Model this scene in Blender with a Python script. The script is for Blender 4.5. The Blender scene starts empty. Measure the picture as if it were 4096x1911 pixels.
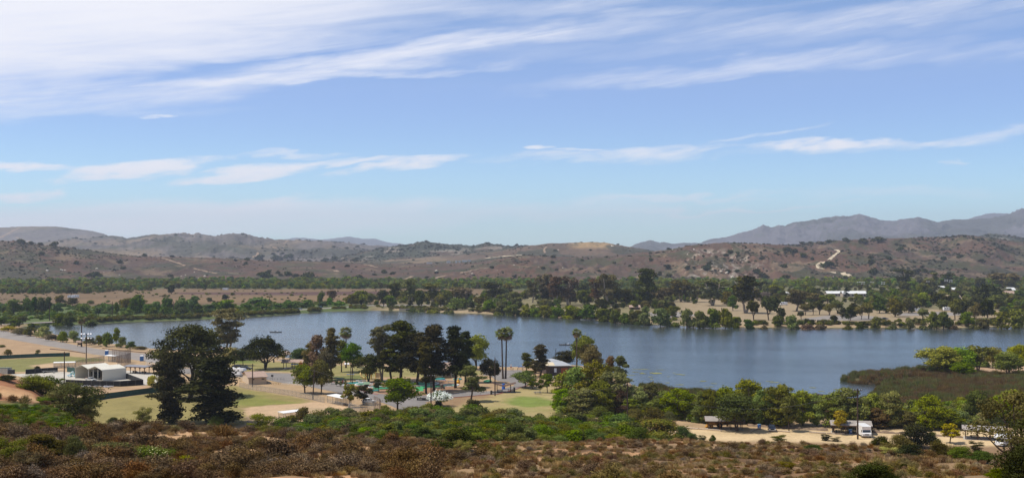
import bpy, math, random
import numpy as np
from mathutils import Vector, Matrix, noise as mnoise

SC = bpy.context.scene
R = math.radians
# ---------------------------------------------------------------- camera
F = 4600.0            # focal length in pixels of the 4096 wide photograph
H = 50.0              # height of the viewpoint above the lake
Y0 = 1020.0           # row of the horizon
cam_d = bpy.data.cameras.new('camera')
cam = bpy.data.objects.new('camera', cam_d)
SC.collection.objects.link(cam)
SC.camera = cam
cam_d.sensor_width = 36.0
cam_d.lens = 36.0 * F / 4096.0
cam_d.clip_start = 0.5
cam_d.clip_end = 60000
cam.location = (0, 0, H)
cam.rotation_euler = (R(90) + math.atan((Y0 - 955.5) / F), 0, 0)

# ---------------------------------------------------------------- light
SUN_AZ = math.atan2(-1.0, -0.12)      # from the left
SUN_EL = R(62)
SKY_STRENGTH = 0.12
SC.view_settings.view_transform = 'Standard'
SC.view_settings.look = 'None'
SC.view_settings.gamma = 1.0
SC.view_settings.use_curve_mapping = False
SC.view_settings.exposure = 0.0
sun_d = bpy.data.lights.new('sun', 'SUN')
sun = bpy.data.objects.new('sun', sun_d)
SC.collection.objects.link(sun)
sun_d.energy = 5.0
sun_d.angle = R(0.53)
sun_d.color = (1.0, 0.945, 0.85)
sv = Vector((math.sin(SUN_AZ) * math.cos(SUN_EL), math.cos(SUN_AZ) * math.cos(SUN_EL), math.sin(SUN_EL)))
sun.rotation_euler = sv.to_track_quat('Z', 'Y').to_euler()

world = bpy.data.worlds.new('World')
SC.world = world
world.use_nodes = True
wt = world.node_tree
wt.nodes.clear()
def wn(t, **kw):
    n = wt.nodes.new(t)
    for k, v in kw.items():
        if k.startswith('i_'): n.inputs[int(k[2:])].default_value = v
        else: setattr(n, k, v)
    return n
def wl(a, b): wt.links.new(a, b)
def wmath(op, a, b=None, c=None, clamp=False):
    n = wt.nodes.new('ShaderNodeMath'); n.operation = op; n.use_clamp = clamp
    for i, v in enumerate((a, b, c)):
        if v is None: continue
        if isinstance(v, (int, float)): n.inputs[i].default_value = v
        else: wl(v, n.inputs[i])
    return n.outputs[0]
out = wn('ShaderNodeOutputWorld'); bg = wn('ShaderNodeBackground')
bg.inputs[1].default_value = SKY_STRENGTH
wl(bg.outputs[0], out.inputs[0])
sky = wn('ShaderNodeTexSky', sky_type='NISHITA')
sky.sun_disc = False
sky.sun_elevation = SUN_EL; sky.sun_rotation = SUN_AZ
sky.altitude = 100; sky.air_density = 1.0; sky.dust_density = 0.4; sky.ozone_density = 2.0
tc = wn('ShaderNodeTexCoord')
sep = wn('ShaderNodeSeparateXYZ'); wl(tc.outputs['Generated'], sep.inputs[0])
AZ = wmath('ARCTAN2', sep.outputs[0], sep.outputs[1])
EL = wmath('ARCSINE', sep.outputs[2])
# grade of the clear sky by elevation (the haze low down, blue above)
mr = wn('ShaderNodeMapRange'); wl(EL, mr.inputs[0]); mr.inputs[1].default_value = 0.0; mr.inputs[2].default_value = 0.5
grade = wn('ShaderNodeValToRGB'); wl(mr.outputs[0], grade.inputs[0])
GRADE = [(0.0, (0.98, 1.36, 1.74)), (0.08, (0.94, 1.27, 1.60)), (0.15, (0.82, 1.07, 1.42)), (0.22, (0.77, 0.92, 1.28)),
         (0.30, (0.85, 0.90, 1.235)), (0.50, (0.86, 0.96, 1.12)), (1.0, (0.98, 0.98, 1.0))]
cr = grade.color_ramp; cr.interpolation = 'B_SPLINE'
while len(cr.elements) < len(GRADE): cr.elements.new(0.5)
for e, (p, c) in zip(cr.elements, GRADE):
    e.position = p; e.color = (c[0] / 2, c[1] / 2, c[2] / 2, 1)
mul = wn('ShaderNodeVectorMath', operation='MULTIPLY'); wl(sky.outputs[0], mul.inputs[0]); wl(grade.outputs[0], mul.inputs[1])
mul2 = wn('ShaderNodeVectorMath', operation='SCALE'); wl(mul.outputs[0], mul2.inputs[0]); mul2.inputs['Scale'].default_value = 2.0
# clouds: long cirrus bands, given by the direction in which they stand
cmb = wn('ShaderNodeCombineXYZ'); wl(AZ, cmb.inputs[0]); wl(EL, cmb.inputs[1])
def noise_of(sx, sy, rot, scale, detail, rough, dist=0.0, off=0.0):
    m = wn('ShaderNodeMapping'); wl(cmb.outputs[0], m.inputs[0])
    m.inputs['Rotation'].default_value = (0, 0, R(rot)); m.inputs['Location'].default_value = (off, off * .7, off)
    m2 = wn('ShaderNodeMapping'); wl(m.outputs[0], m2.inputs[0]); m2.inputs['Scale'].default_value = (sx, sy, 1)
    n = wn('ShaderNodeTexNoise'); wl(m2.outputs[0], n.inputs['Vector'])
    n.inputs['Scale'].default_value = scale; n.inputs['Detail'].default_value = detail
    n.inputs['Roughness'].default_value = rough; n.inputs['Distortion'].default_value = dist
    return n.outputs[0]
warp = noise_of(1, 5, -5, 9, 4, .55, 0.0, 3.1)
warp2 = noise_of(1, 2.5, -5, 26, 5, .6, 0.0, 7.7)
streak = noise_of(1.0, 11.0, -7, 7, 6, .58, 0.6, 1.3)
streak2 = noise_of(1.0, 9.0, -9, 22, 5, .6, 0.5, 5.3)
puff = noise_of(1.0, 3.2, -8, 30, 5, .58, 0.3, 9.3)
wv = wmath('ADD', wmath('MULTIPLY', wmath('SUBTRACT', warp, 0.5), 0.030), wmath('MULTIPLY', wmath('SUBTRACT', warp2, 0.5), 0.013))
ELW = wmath('ADD', EL, wv)
wv3 = wmath('MULTIPLY', wmath('SUBTRACT', warp2, 0.5), 0.10)
AZW = wmath('ADD', AZ, wv3)
def px2az(px): return math.atan((px - 2048) / F)
def row2el(px, row): return math.atan((Y0 - row) / math.hypot(F, px - 2048))
def band(px, row, hw, hh, tilt, soft=1.0):
    """density of a cigar centred on a direction: half length, half height in photo pixels, tilt in px rise per px"""
    a0, e0 = px2az(px), row2el(px, row)
    da = wmath('SUBTRACT', AZW, a0)
    de = wmath('SUBTRACT', wmath('SUBTRACT', ELW, e0), wmath('MULTIPLY', da, tilt))
    q = wmath('ADD', wmath('POWER', wmath('DIVIDE', da, hw / F), 2.0), wmath('POWER', wmath('DIVIDE', de, hh / F), 2.0))
    e_ = wmath('SUBTRACT', 1.0, wmath('MULTIPLY', q, .62), clamp=True)
    return wmath('MULTIPLY', e_, e_)
def total(items):
    s = None
    for g, amp in items:
        v = wmath('MULTIPLY', g, amp)
        s = v if s is None else wmath('ADD', s, v)
    return s
# soft half plane of thick cirrus at the top left: everything above a rising line
line = wmath('SUBTRACT', ELW, wmath('ADD', row2el(0, 420), wmath('MULTIPLY', wmath('SUBTRACT', AZ, px2az(0)), 0.20)))
line = wmath('ADD', line, wmath('MULTIPLY', wmath('SUBTRACT', streak, 0.5), 0.05))
highfade = wmath('SUBTRACT', 1.0, wmath('MULTIPLY', wmath('SUBTRACT', EL, 0.24), 4.0, clamp=True))
veil = wmath('MULTIPLY', wmath('MULTIPLY', wmath('MULTIPLY', line, 15.0, clamp=True), highfade), wmath('MULTIPLY', wmath('SUBTRACT', px2az(2200), AZ), 3.6, clamp=True), clamp=True)
B_STREAK = [(band(1450, 250, 1000, 50, .17), .85), (band(1650, 200, 600, 36, .15), .70), (band(1300, 308, 760, 15, .075), .85),
            (band(250, 400, 700, 60, .12), .45), (band(2950, 272, 850, 34, .08), .62), (band(3800, 225, 700, 34, .03), .30),
            (band(2500, 100, 600, 40, .09), .42), (band(3300, 80, 800, 48, .07), .45), (band(3900, 40, 600, 30, .04), .35),
            (band(2250, 30, 420, 50, .10), .4), (band(2900, 180, 1300, 46, .04), .16),
            (band(300, 450, 600, 26, .06), .25)]
B_PUFF = [(band(60, 668, 180, 20, .03), 1.2), (band(560, 676, 300, 36, .13), 1.5), (band(990, 690, 270, 26, .15), 1.1),
          (band(1600, 662, 270, 22, .13), .95), (band(1400, 640, 250, 14, .05), .5), (band(1150, 620, 200, 12, .05), .25), (band(2160, 602, 110, 11, .05), .6), (band(2360, 604, 90, 8, .03), .5),
          (band(2350, 632, 420, 22, .03), .26), (band(2700, 600, 230, 22, .07), .38), (band(3280, 574, 270, 26, .02), 1.0), (band(3450, 588, 480, 20, .03), .22),
          (band(3960, 535, 300, 20, .15), .26), (band(60, 772, 180, 16, .05), .55), (band(3050, 530, 200, 10, .15), .25),
          (band(3810, 645, 60, 10, .02), .3), (band(630, 463, 60, 8, .0), .3)]
B_LOW = [(band(700, 880, 1100, 75, .01), .80), (band(1000, 830, 500, 34, .06), .35), (band(150, 905, 700, 60, 0), .35),
         (band(2000, 845, 900, 60, .0), .28), (band(2700, 800, 400, 12, .03), .35), (band(2900, 832, 520, 9, .02), .30), (band(3600, 770, 400, 26, .02), .15)]
cs = wmath('MULTIPLY', wmath('SUBTRACT', streak, 0.26), 1.8, clamp=True)
cs2 = wmath('MULTIPLY', wmath('SUBTRACT', streak2, 0.26), 1.7, clamp=True)
cp = wmath('MULTIPLY', wmath('SUBTRACT', puff, 0.33), 3.4, clamp=True)
tS = wmath('MULTIPLY', total(B_STREAK), wmath('ADD', wmath('MULTIPLY', cs, .6), wmath('MULTIPLY', cs2, .7)))
tP = wmath('MULTIPLY', total(B_PUFF), wmath('ADD', 0.45, wmath('MULTIPLY', cp, 1.7)))
tL = wmath('MULTIPLY', total(B_LOW), wmath('ADD', 0.6, wmath('MULTIPLY', cs, 1.0)))
# thin streaks everywhere, more of them high up, so that the rest of the dome carries on
up = wmath('MULTIPLY', wmath('SUBTRACT', EL, 0.13), 5.0, clamp=True)
tA = wmath('MULTIPLY', wmath('MULTIPLY', wmath('MULTIPLY', wmath('SUBTRACT', streak, 0.42), 2.0, clamp=True), up), 0.35)
tV = wmath('MULTIPLY', veil, wmath('ADD', 1.6, wmath('MULTIPLY', cs, .5)))
dens = wmath('ADD', wmath('ADD', tS, tP), wmath('ADD', tL, wmath('ADD', tA, tV)))
dens = wmath('SUBTRACT', 1.0, wmath('EXPONENT', wmath('MULTIPLY', dens, -1.55)), clamp=True)
cmix = wn('ShaderNodeMix', data_type='RGBA'); wl(dens, cmix.inputs[0]); wl(mul2.outputs[0], cmix.inputs[6])
cmix.inputs[7].default_value = (0.97 / SKY_STRENGTH, 0.97 / SKY_STRENGTH, 1.04 / SKY_STRENGTH, 1)
wl(cmix.outputs[2], bg.inputs[0])
# ---------------------------------------------------------------- helpers
COL = SC.collection
rnd = random.Random(7)
nrg = np.random.default_rng(11)
HF = {}
def ray(px, row):
    """world slope of the line of sight of a photo pixel: x = u*y, z = H + v*y (exact for the tilted camera)"""
    th = math.atan((Y0 - 955.5) / F)
    dx, dy, dz = (px - 2048) / F, 1.0, (955.5 - row) / F
    yy = dy * math.cos(th) - dz * math.sin(th); zz = dy * math.sin(th) + dz * math.cos(th)
    return dx / yy, zz / yy
def G(px, row, z=1.5):
    u, v = ray(px, row)
    y = (z - H) / v
    return Vector((u * y, y, z))
def AT(px, row, y):
    u, v = ray(px, row)
    return Vector((u * y, y, H + v * y))
def mesh_np(name, co, faces_flat, loop_tot, mats=(), smooth=False):
    me = bpy.data.meshes.new(name)
    co = np.asarray(co, dtype=np.float32).reshape(-1, 3)
    ff = np.asarray(faces_flat, dtype=np.int32).ravel()
    lt = np.asarray(loop_tot, dtype=np.int32).ravel()
    me.vertices.add(len(co)); me.vertices.foreach_set('co', co.ravel())
    me.loops.add(len(ff)); me.loops.foreach_set('vertex_index', ff)
    me.polygons.add(len(lt))
    st = np.concatenate(([0], np.cumsum(lt)[:-1])).astype(np.int32)
    me.polygons.foreach_set('loop_start', st)
    me.polygons.foreach_set('loop_total', lt)
    if smooth: me.polygons.foreach_set('use_smooth', np.ones(len(lt), dtype=bool))
    for m in mats: me.materials.append(m)
    me.update(calc_edges=True)
    return me
def add(name, me, parent=None, mat=None, **props):
    o = bpy.data.objects.new(name, me)
    COL.objects.link(o)
    if parent is not None: o.parent = parent
    if mat is not None and me is not None:
        if len(me.materials) == 0: me.materials.append(mat)
        elif me.materials[0] != mat:
            o.material_slots[0].link = 'OBJECT'; o.material_slots[0].material = mat
    for k, v in props.items():
        if v is not None: o[k] = v
    return o
def thing(name, label, cat, loc=(0, 0, 0), rz=0.0, group=None, scale=None):
    o = bpy.data.objects.new(name, None)
    COL.objects.link(o); o.location = loc; o.rotation_euler = (0, 0, rz)
    if scale is not None: o.scale = scale if hasattr(scale, '__len__') else (scale,) * 3
    o['label'] = label; o['category'] = cat
    if group: o['group'] = group
    o.empty_display_size = 0.5
    return o
class MB:
    """collects solids, builds one mesh object"""
    def __init__(s): s.v = []; s.f = []
    def poly(s, pts):
        b = len(s.v); s.v += [tuple(p) for p in pts]; s.f.append(tuple(range(b, b + len(pts)))); return s
    def box(s, c, d, rz=0.0, taper=1.0, M=None):
        b = len(s.v); cx, cy, cz = c; hx, hy, hz = d[0] / 2, d[1] / 2, d[2] / 2
        for z, t in ((-hz, 1.0), (hz, taper)):
            for x, y in ((-hx, -hy), (hx, -hy), (hx, hy), (-hx, hy)):
                x2, y2 = x * t, y * t
                p = Vector((x2 * math.cos(rz) - y2 * math.sin(rz), x2 * math.sin(rz) + y2 * math.cos(rz), z))
                if M is not None: p = M @ p
                s.v.append((p.x + cx, p.y + cy, p.z + cz))
        for q in ((0, 3, 2, 1), (4, 5, 6, 7), (0, 1, 5, 4), (1, 2, 6, 5), (2, 3, 7, 6), (3, 0, 4, 7)):
            s.f.append(tuple(b + i for i in q))
        return s
    def beam(s, p, q, w, h=None):
        """square bar between two points"""
        h = h or w
        p, q = Vector(p), Vector(q); d = q - p; L = d.length
        if L < 1e-6: return s
        M = d.to_track_quat('X', 'Z').to_matrix()
        s.box(tuple((p + q) / 2), (L, w, h), M=M); return s
    def tube(s, pts, radii, n=7, cap=True):
        rings = []
        for i, p in enumerate(pts):
            p = Vector(p)
            a = Vector(pts[max(i - 1, 0)]); c = Vector(pts[min(i + 1, len(pts) - 1)])
            t = (c - a); t = t.normalized() if t.length > 1e-9 else Vector((0, 0, 1))
            ref = Vector((0, 1, 0)) if abs(t.y) < .9 else Vector((1, 0, 0))
            x = t.cross(ref).normalized(); y = t.cross(x).normalized()
            b = len(s.v)
            for k in range(n):
                an = 2 * math.pi * k / n
                w = p + x * (math.cos(an) * radii[i]) + y * (math.sin(an) * radii[i])
                s.v.append(tuple(w))
            rings.append(b)
        for r0, r1 in zip(rings[:-1], rings[1:]):
            for k in range(n): s.f.append((r0 + k, r0 + (k + 1) % n, r1 + (k + 1) % n, r1 + k))
        if cap:
            s.f.append(tuple(rings[0] + k for k in reversed(range(n)))); s.f.append(tuple(rings[-1] + k for k in range(n)))
        return s
    def prism(s, prof, x0, x1, axis='x'):
        """profile (list of 2D points) extruded"""
        b = len(s.v); n = len(prof)
        for x in (x0, x1):
            for (a, c) in prof:
                s.v.append((x, a, c) if axis == 'x' else (a, x, c))
        s.f.append(tuple(b + i for i in reversed(range(n)))); s.f.append(tuple(b + n + i for i in range(n)))
        for i in range(n):
            j = (i + 1) % n; s.f.append((b + i, b + j, b + n + j, b + n + i))
        return s
    def mesh(s, name, mat=None, smooth=False):
        me = bpy.data.meshes.new(name); me.from_pydata(s.v, [], s.f)
        if smooth:
            for p in me.polygons: p.use_smooth = True
        if mat: me.materials.append(mat)
        me.update(); return me
    def build(s, name, mat, parent=None, smooth=False, **props):
        return add(name, s.mesh(name, mat, smooth), parent, None, **props)

# ---------------------------------------------------------------- materials
def new_mat(name):
    m = bpy.data.materials.new(name); m.use_nodes = True
    nt = m.node_tree; b = nt.nodes['Principled BSDF']
    return m, nt, b
_mc = {}
def mat(name, col, rough=0.7, var=0.12, scale=2.0, metal=0.0, spec=0.3):
    """plain weathered surface: colour with two octaves of mottling and a little roughness change"""
    if name in _mc: return _mc[name]
    m, nt, b = new_mat(name)
    t = nt.nodes.new('ShaderNodeTexCoord'); n = nt.nodes.new('ShaderNodeTexNoise')
    nt.links.new(t.outputs['Object'], n.inputs['Vector']); n.inputs['Scale'].default_value = scale; n.inputs['Detail'].default_value = 6
    mr_ = nt.nodes.new('ShaderNodeMapRange'); nt.links.new(n.outputs[0], mr_.inputs[0])
    mr_.inputs[1].default_value = 0.25; mr_.inputs[2].default_value = 0.75
    mr_.inputs[3].default_value = 1 - var * 1.6; mr_.inputs[4].default_value = 1 + var
    v = nt.nodes.new('ShaderNodeVectorMath'); v.operation = 'SCALE'; v.inputs[0].default_value = col[:3]
    nt.links.new(mr_.outputs[0], v.inputs['Scale']); nt.links.new(v.outputs[0], b.inputs['Base Color'])
    b.inputs['Roughness'].default_value = rough; b.inputs['Metallic'].default_value = metal
    b.inputs['Specular IOR Level'].default_value = spec
    _mc[name] = m; return m
def leaf_mat(name, c1, c2, trans=0.22, hue=0.035, val=0.32, sat=0.2):
    """foliage: colour differs from leaf clump to leaf clump and from tree to tree"""
    if name in _mc: return _mc[name]
    m, nt, b = new_mat(name); L = nt.links.new
    at = nt.nodes.new('ShaderNodeAttribute'); at.attribute_name = 'tone'
    oi = nt.nodes.new('ShaderNodeObjectInfo')
    mx = nt.nodes.new('ShaderNodeMix'); mx.data_type = 'RGBA'
    mx.inputs[6].default_value = (*c1, 1); mx.inputs[7].default_value = (*c2, 1)
    L(at.outputs['Fac'], mx.inputs[0])
    hs = nt.nodes.new('ShaderNodeHueSaturation')
    def mp(a, b_, k):
        q = nt.nodes.new('ShaderNodeMath'); q.operation = 'MULTIPLY'; L(oi.outputs['Random'], q.inputs[0]); q.inputs[1].default_value = k
        f = nt.nodes.new('ShaderNodeMath'); f.operation = 'FRACT'; L(q.outputs[0], f.inputs[0])
        r = nt.nodes.new('ShaderNodeMapRange'); L(f.outputs[0], r.inputs[0]); r.inputs[3].default_value = a; r.inputs[4].default_value = b_
        return r.outputs[0]
    L(mp(0.5 - hue, 0.5 + hue, 1.0), hs.inputs['Hue']); L(mp(1 - sat, 1 + sat, 7.0), hs.inputs['Saturation']); L(mp(1 - val, 1 + val, 13.0), hs.inputs['Value'])
    L(mx.outputs[2], hs.inputs['Color']); L(hs.outputs[0], b.inputs['Base Color'])
    b.inputs['Roughness'].default_value = 0.8; b.inputs['Specular IOR Level'].default_value = 0.0
    tr = nt.nodes.new('ShaderNodeBsdfTranslucent'); L(hs.outputs[0], tr.inputs[0])
    ms = nt.nodes.new('ShaderNodeMixShader'); ms.inputs[0].default_value = trans
    o = nt.nodes['Material Output']; L(b.outputs[0], ms.inputs[1]); L(tr.outputs[0], ms.inputs[2]); L(ms.outputs[0], o.inputs[0])
    _mc[name] = m; return m
# ---------------------------------------------------------------- noise fields (numpy)
_pg = np.random.default_rng(5).random((256, 256))
def vnoise(x, y, seed=0):
    x = np.asarray(x, float) + seed * 17.31; y = np.asarray(y, float) + seed * 9.77
    xi = np.floor(x).astype(int); yi = np.floor(y).astype(int)
    fx = x - xi; fy = y - yi
    fx = fx * fx * fx * (fx * (fx * 6 - 15) + 10); fy = fy * fy * fy * (fy * (fy * 6 - 15) + 10)
    g = lambda a, b: _pg[(a + seed * 31) % 256, (b + seed * 57) % 256]
    return (g(xi, yi) * (1 - fx) + g(xi + 1, yi) * fx) * (1 - fy) + (g(xi, yi + 1) * (1 - fx) + g(xi + 1, yi + 1) * fx) * fy
def fbm(x, y, oct=5, seed=0, rough=0.5):
    s = 0; a = 1; t = 0
    for i in range(oct):
        s = s + a * (vnoise(x, y, seed + i) * 2 - 1); t += a; a *= rough
        x = np.asarray(x) * 2.03; y = np.asarray(y) * 2.03
    return s / t
def ridged(x, y, oct=5, seed=0, rough=0.5):
    s = 0; a = 1; t = 0
    for i in range(oct):
        n = 1 - np.abs(vnoise(x, y, seed + i) * 2 - 1); s = s + a * n * n; t += a; a *= rough
        x = np.asarray(x) * 2.1; y = np.asarray(y) * 2.1
    return s / t
def smooth(e0, e1, x):
    t = np.clip((np.asarray(x, float) - e0) / (e1 - e0), 0, 1); return t * t * (3 - 2 * t)

# ---------------------------------------------------------------- near hillside, as heights over (direction, distance)
FC = np.array([-1500, -200, 0, 120, 220, 330, 450, 1000, 1250, 1450, 2048, 2450, 2650, 3100, 3500, 3800, 4100, 5500], float)
FY = np.array([0, 20, 40, 70, 100, 130, 160, 200, 240, 280, 320, 360], float)
FZ = np.array([
 [48.3, 45, 42, 36.6, 33, 30, 28.2, 27.2, 28, 26, 20, 12],
 [48.3, 45, 42, 36.4, 32.6, 29.4, 27.0, 25.5, 26.0, 24, 12, 3],
 [48.3, 45, 42, 36.4, 32.6, 29.3, 26.6, 24.8, 25.0, 21.5, 9, 1.5],
 [48.3, 45, 42, 36.4, 32.6, 29.2, 26.3, 24.3, 23.4, 17, 6, 1.5],
 [48.3, 45, 42, 36.4, 32.6, 29.1, 26.2, 23.6, 19.8, 12, 3, 1.5],
 [48.3, 45, 42, 36.4, 32.6, 29.1, 26.1, 21.5, 14, 6, 1.5, 1.5],
 [48.3, 45, 42, 36.4, 32.6, 29.0, 26.1, 19.5, 11, 4, 1.5, 1.5],
 [48.3, 45, 42, 36.4, 32.5, 28.9, 25.8, 19.5, 11, 4, 1.5, 1.5],
 [48.3, 45, 42, 36.4, 32.3, 28.4, 25.0, 19.6, 12.4, 6, 2.2, 1.5],
 [48.3, 45, 42, 36.4, 32.2, 28.0, 24.5, 19.0, 13.4, 8.4, 4.4, 1.5],
 [48.3, 45, 42, 36.4, 32.2, 28.0, 24.4, 18.8, 13.3, 8.3, 4.0, 1.5],
 [48.3, 45, 42, 36.4, 32.0, 27.9, 24.3, 18.2, 12.0, 6.6, 2.5, 1.5],
 [48.3, 45, 42, 36.4, 32.0, 27.8, 24.0, 16.5, 9.0, 3.2, 1.5, 1.5],
 [48.3, 45, 42, 36.4, 31.9, 27.6, 23.6, 15.5, 7.5, 1.8, 1.5, 1.5],
 [48.3, 45, 42, 36.4, 31.8, 27.5, 23.2, 15.0, 7.0, 1.6, 1.5, 1.5],
 [48.3, 45, 42, 36.3, 31.6, 27.0, 22.2, 14.0, 6.5, 1.6, 1.5, 1.5],
 [48.3, 45, 42, 36.0, 31.2, 26.0, 20.6, 13.0, 6.0, 1.6, 1.5, 1.5],
 [48.3, 45, 42, 36.0, 31.2, 26.0, 20.6, 13.0, 6.0, 1.6, 1.5, 1.5]], float)
def bil(c, y):
    c = np.clip(c, FC[0], FC[-1]); y = np.clip(y, 0, 359.99)
    i = np.clip(np.searchsorted(FC, c, side='right') - 1, 0, len(FC) - 2); j = np.clip(np.searchsorted(FY, y, side='right') - 1, 0, len(FY) - 2)
    tc_ = (c - FC[i]) / (FC[i + 1] - FC[i]); ty = (y - FY[j]) / (FY[j + 1] - FY[j])
    tc_ = tc_ * tc_ * (3 - 2 * tc_)
    return (FZ[i, j] * (1 - ty) + FZ[i, j + 1] * ty) * (1 - tc_) + (FZ[i + 1, j] * (1 - ty) + FZ[i + 1, j + 1] * ty) * tc_
# ---------------------------------------------------------------- lake outline, traced where the water meets the land
LAKE_PX = [(60, 1312), (104, 1305), (208, 1298), (374, 1294), (499, 1287), (600, 1283), (707, 1280), (832, 1274), (950, 1270), (1066, 1262), (1274, 1247),
 (1380, 1242), (1462, 1240), (1560, 1241), (1649, 1243), (1732, 1249), (1900, 1253), (2030, 1258), (2133, 1263), (2320, 1274), (2466, 1287), (2590, 1294), (2742, 1301),
 (2991, 1308), (3296, 1309), (3490, 1310), (3837, 1310), (3982, 1305), (4096, 1301), (4500, 1290), (5400, 1280), (5600, 1440), (4700, 1446), (4400, 1446), (4096, 1446),
 (3950, 1450), (3800, 1462), (3712, 1484), (3640, 1494), (3546, 1503), (3440, 1508), (3370, 1512), (3352, 1517), (3380, 1524), (3421, 1530), (3480, 1534), (3546, 1538), (3600, 1535),
 (3614, 1530), (3660, 1527), (3705, 1528), (3718, 1533), (3700, 1538), (3640, 1541), (3590, 1544), (3540, 1555), (3500, 1575), (3480, 1600), (3454, 1616), (3380, 1612), (3296, 1604),
 (3100, 1598), (2980, 1594), (2866, 1590), (2749, 1585), (2620, 1566), (2560, 1556), (2520, 1540), (2500, 1510), (2440, 1490), (2380, 1478), (2300, 1468), (2100, 1468), (2086, 1476), (2000, 1478),
 (1900, 1472), (1700, 1458), (1550, 1450), (1400, 1446), (1240, 1444), (1170, 1440), (1050, 1428), (908, 1418), (700, 1407), (582, 1398), (532, 1388), (395, 1380), (340, 1370), (291, 1359), (208, 1335),
 (120, 1320)]
_lk = np.array([[G(a, b, 0.0).x, G(a, b, 0.0).y] for a, b in LAKE_PX])
def seg_dist(P, poly):
    """signed distance (negative inside) of points (N,2) to a closed polygon"""
    A = poly; B = np.roll(poly, -1, axis=0)
    best = np.full(len(P), 1e18); ins = np.zeros(len(P), bool)
    for a, b in zip(A, B):
        ab = b - a; ap = P - a
        t = np.clip((ap @ ab) / max(ab @ ab, 1e-9), 0, 1)
        d = ((ap - t[:, None] * ab) ** 2).sum(1); best = np.minimum(best, d)
        c = ((a[1] > P[:, 1]) != (b[1] > P[:, 1]))
        with np.errstate(divide='ignore', invalid='ignore'):
            xi = (b[0] - a[0]) * (P[:, 1] - a[1]) / (b[1] - a[1]) + a[0]
        ins ^= c & (P[:, 0] < xi)
    d = np.sqrt(best); return np.where(ins, -d, d)
def ground_z(x, y):
    x = np.atleast_1d(np.asarray(x, float)); y = np.atleast_1d(np.asarray(y, float))
    z = np.full(x.shape, 1.5)
    near = y < 360
    if near.any():
        xn, yn = x[near], y[near]
        ys = np.maximum(yn, 1.0)
        c = 2048 + F * xn / np.maximum(ys, 14.0)
        zz = (bil(c, ys) + bil(c, ys - 7) + bil(c, ys + 7) + bil(c + 40, ys) + bil(c - 40, ys)) / 5
        zz = zz - .75 * smooth(60, 120, yn) * smooth(290, 200, yn) * smooth(100, 330, c) * smooth(2700, 1900, c)
        zz = zz + fbm(xn / 9, yn / 9, 4, 3) * 0.75 * smooth(2, 12, zz) + fbm(xn / 2.2, yn / 2.2, 3, 9) * 0.14 * smooth(2, 8, zz)
        z[near] = zz
    mid = (y >= 280) & (y < 2000)
    if mid.any():
        P = np.stack([x[mid], y[mid]], 1)
        sd = seg_dist(P, _lk) + fbm(P[:, 0] / 14, P[:, 1] / 14, 3, 21) * 1.6
        zc = z[mid]
        z[mid] = np.where(sd < 4, np.minimum(zc, np.clip(sd * 0.5, -2.0, 1.5)), zc)
    far = y > 1150
    if far.any():
        z[far] = z[far] + fbm(x[far] / 160, y[far] / 160, 3, 33) * 1.2 * smooth(1150, 1500, y[far])
    return z
def gz(x, y): return float(ground_z(x, y)[0])
# ---------------------------------------------------------------- ground sheet
rows = np.concatenate([np.linspace(1661, 1062, 400)])
ys_far = np.array([(H - 1.5) * F / (r - Y0) for r in rows])
ys = np.concatenate([np.linspace(-60, 40, 26), np.linspace(41, 345, 190), ys_far[ys_far > 347], np.array([7000, 9500, 14000, 22000, 40000])])
us = np.concatenate([np.linspace(-1.2, -0.64, 12), np.linspace(-0.62, 0.62, 560), np.linspace(0.64, 1.2, 12)])
YY, UU = np.meshgrid(ys, us, indexing='ij')
XX = UU * np.maximum(YY, 60)
ZZ = ground_z(XX.ravel(), YY.ravel()).reshape(XX.shape)
ZZ = np.where(YY < 0, np.where(YY < -10, 48.3 + 0 * YY, 48.3), ZZ)
nr, nc = XX.shape
co = np.stack([XX, YY, ZZ], -1).reshape(-1, 3)
idx = np.arange(nr * nc).reshape(nr, nc)
fq = np.stack([idx[:-1, :-1], idx[:-1, 1:], idx[1:, 1:], idx[1:, :-1]], -1).reshape(-1, 4)
# zones of the soil, painted per vertex
def poly_px(pts, z=1.5):
    return np.array([[G(a, b, z).x, G(a, b, z).y] for a, b in pts])
soil = np.zeros((len(co), 3), np.float32)
Xc, Yc = co[:, 0], co[:, 1]
C_HILL = np.array([.15, .088, .045]); C_PARK = np.array([.34, .235, .135]); C_FIELD = np.array([.13, .088, .050]); C_GREEN = np.array([.075, .088, .034])
base = np.tile(C_PARK, (len(co), 1))
w = smooth(330, 260, Yc)[:, None]; base = base * (1 - w) + C_HILL * w
w = smooth(860, 1000, Yc)[:, None]; base = base * (1 - w) + C_FIELD * w
colpx = 2048 + F * Xc / np.maximum(Yc, 30)
w = (smooth(1450, 1700, Yc) * 1.0)[:, None]; base = base * (1 - w) + C_GREEN * w
def zone(pts, col, soft=6, amt=1.0, z=1.5, nz=0.35, ns=10):
    global base
    P = poly_px(pts, z)
    lo = P.min(0) - 40; hi = P.max(0) + 40
    m = (Xc > lo[0]) & (Xc < hi[0]) & (Yc > lo[1]) & (Yc < hi[1])
    if not m.any(): return
    Q = np.stack([Xc[m], Yc[m]], 1)
    sd = seg_dist(Q, P) + fbm(Q[:, 0] / ns, Q[:, 1] / ns, 4, 40) * soft * nz * 4
    w_ = (smooth(soft, -soft, sd) * amt)[:, None]
    base[m] = base[m] * (1 - w_) + np.array(col) * w_
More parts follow.
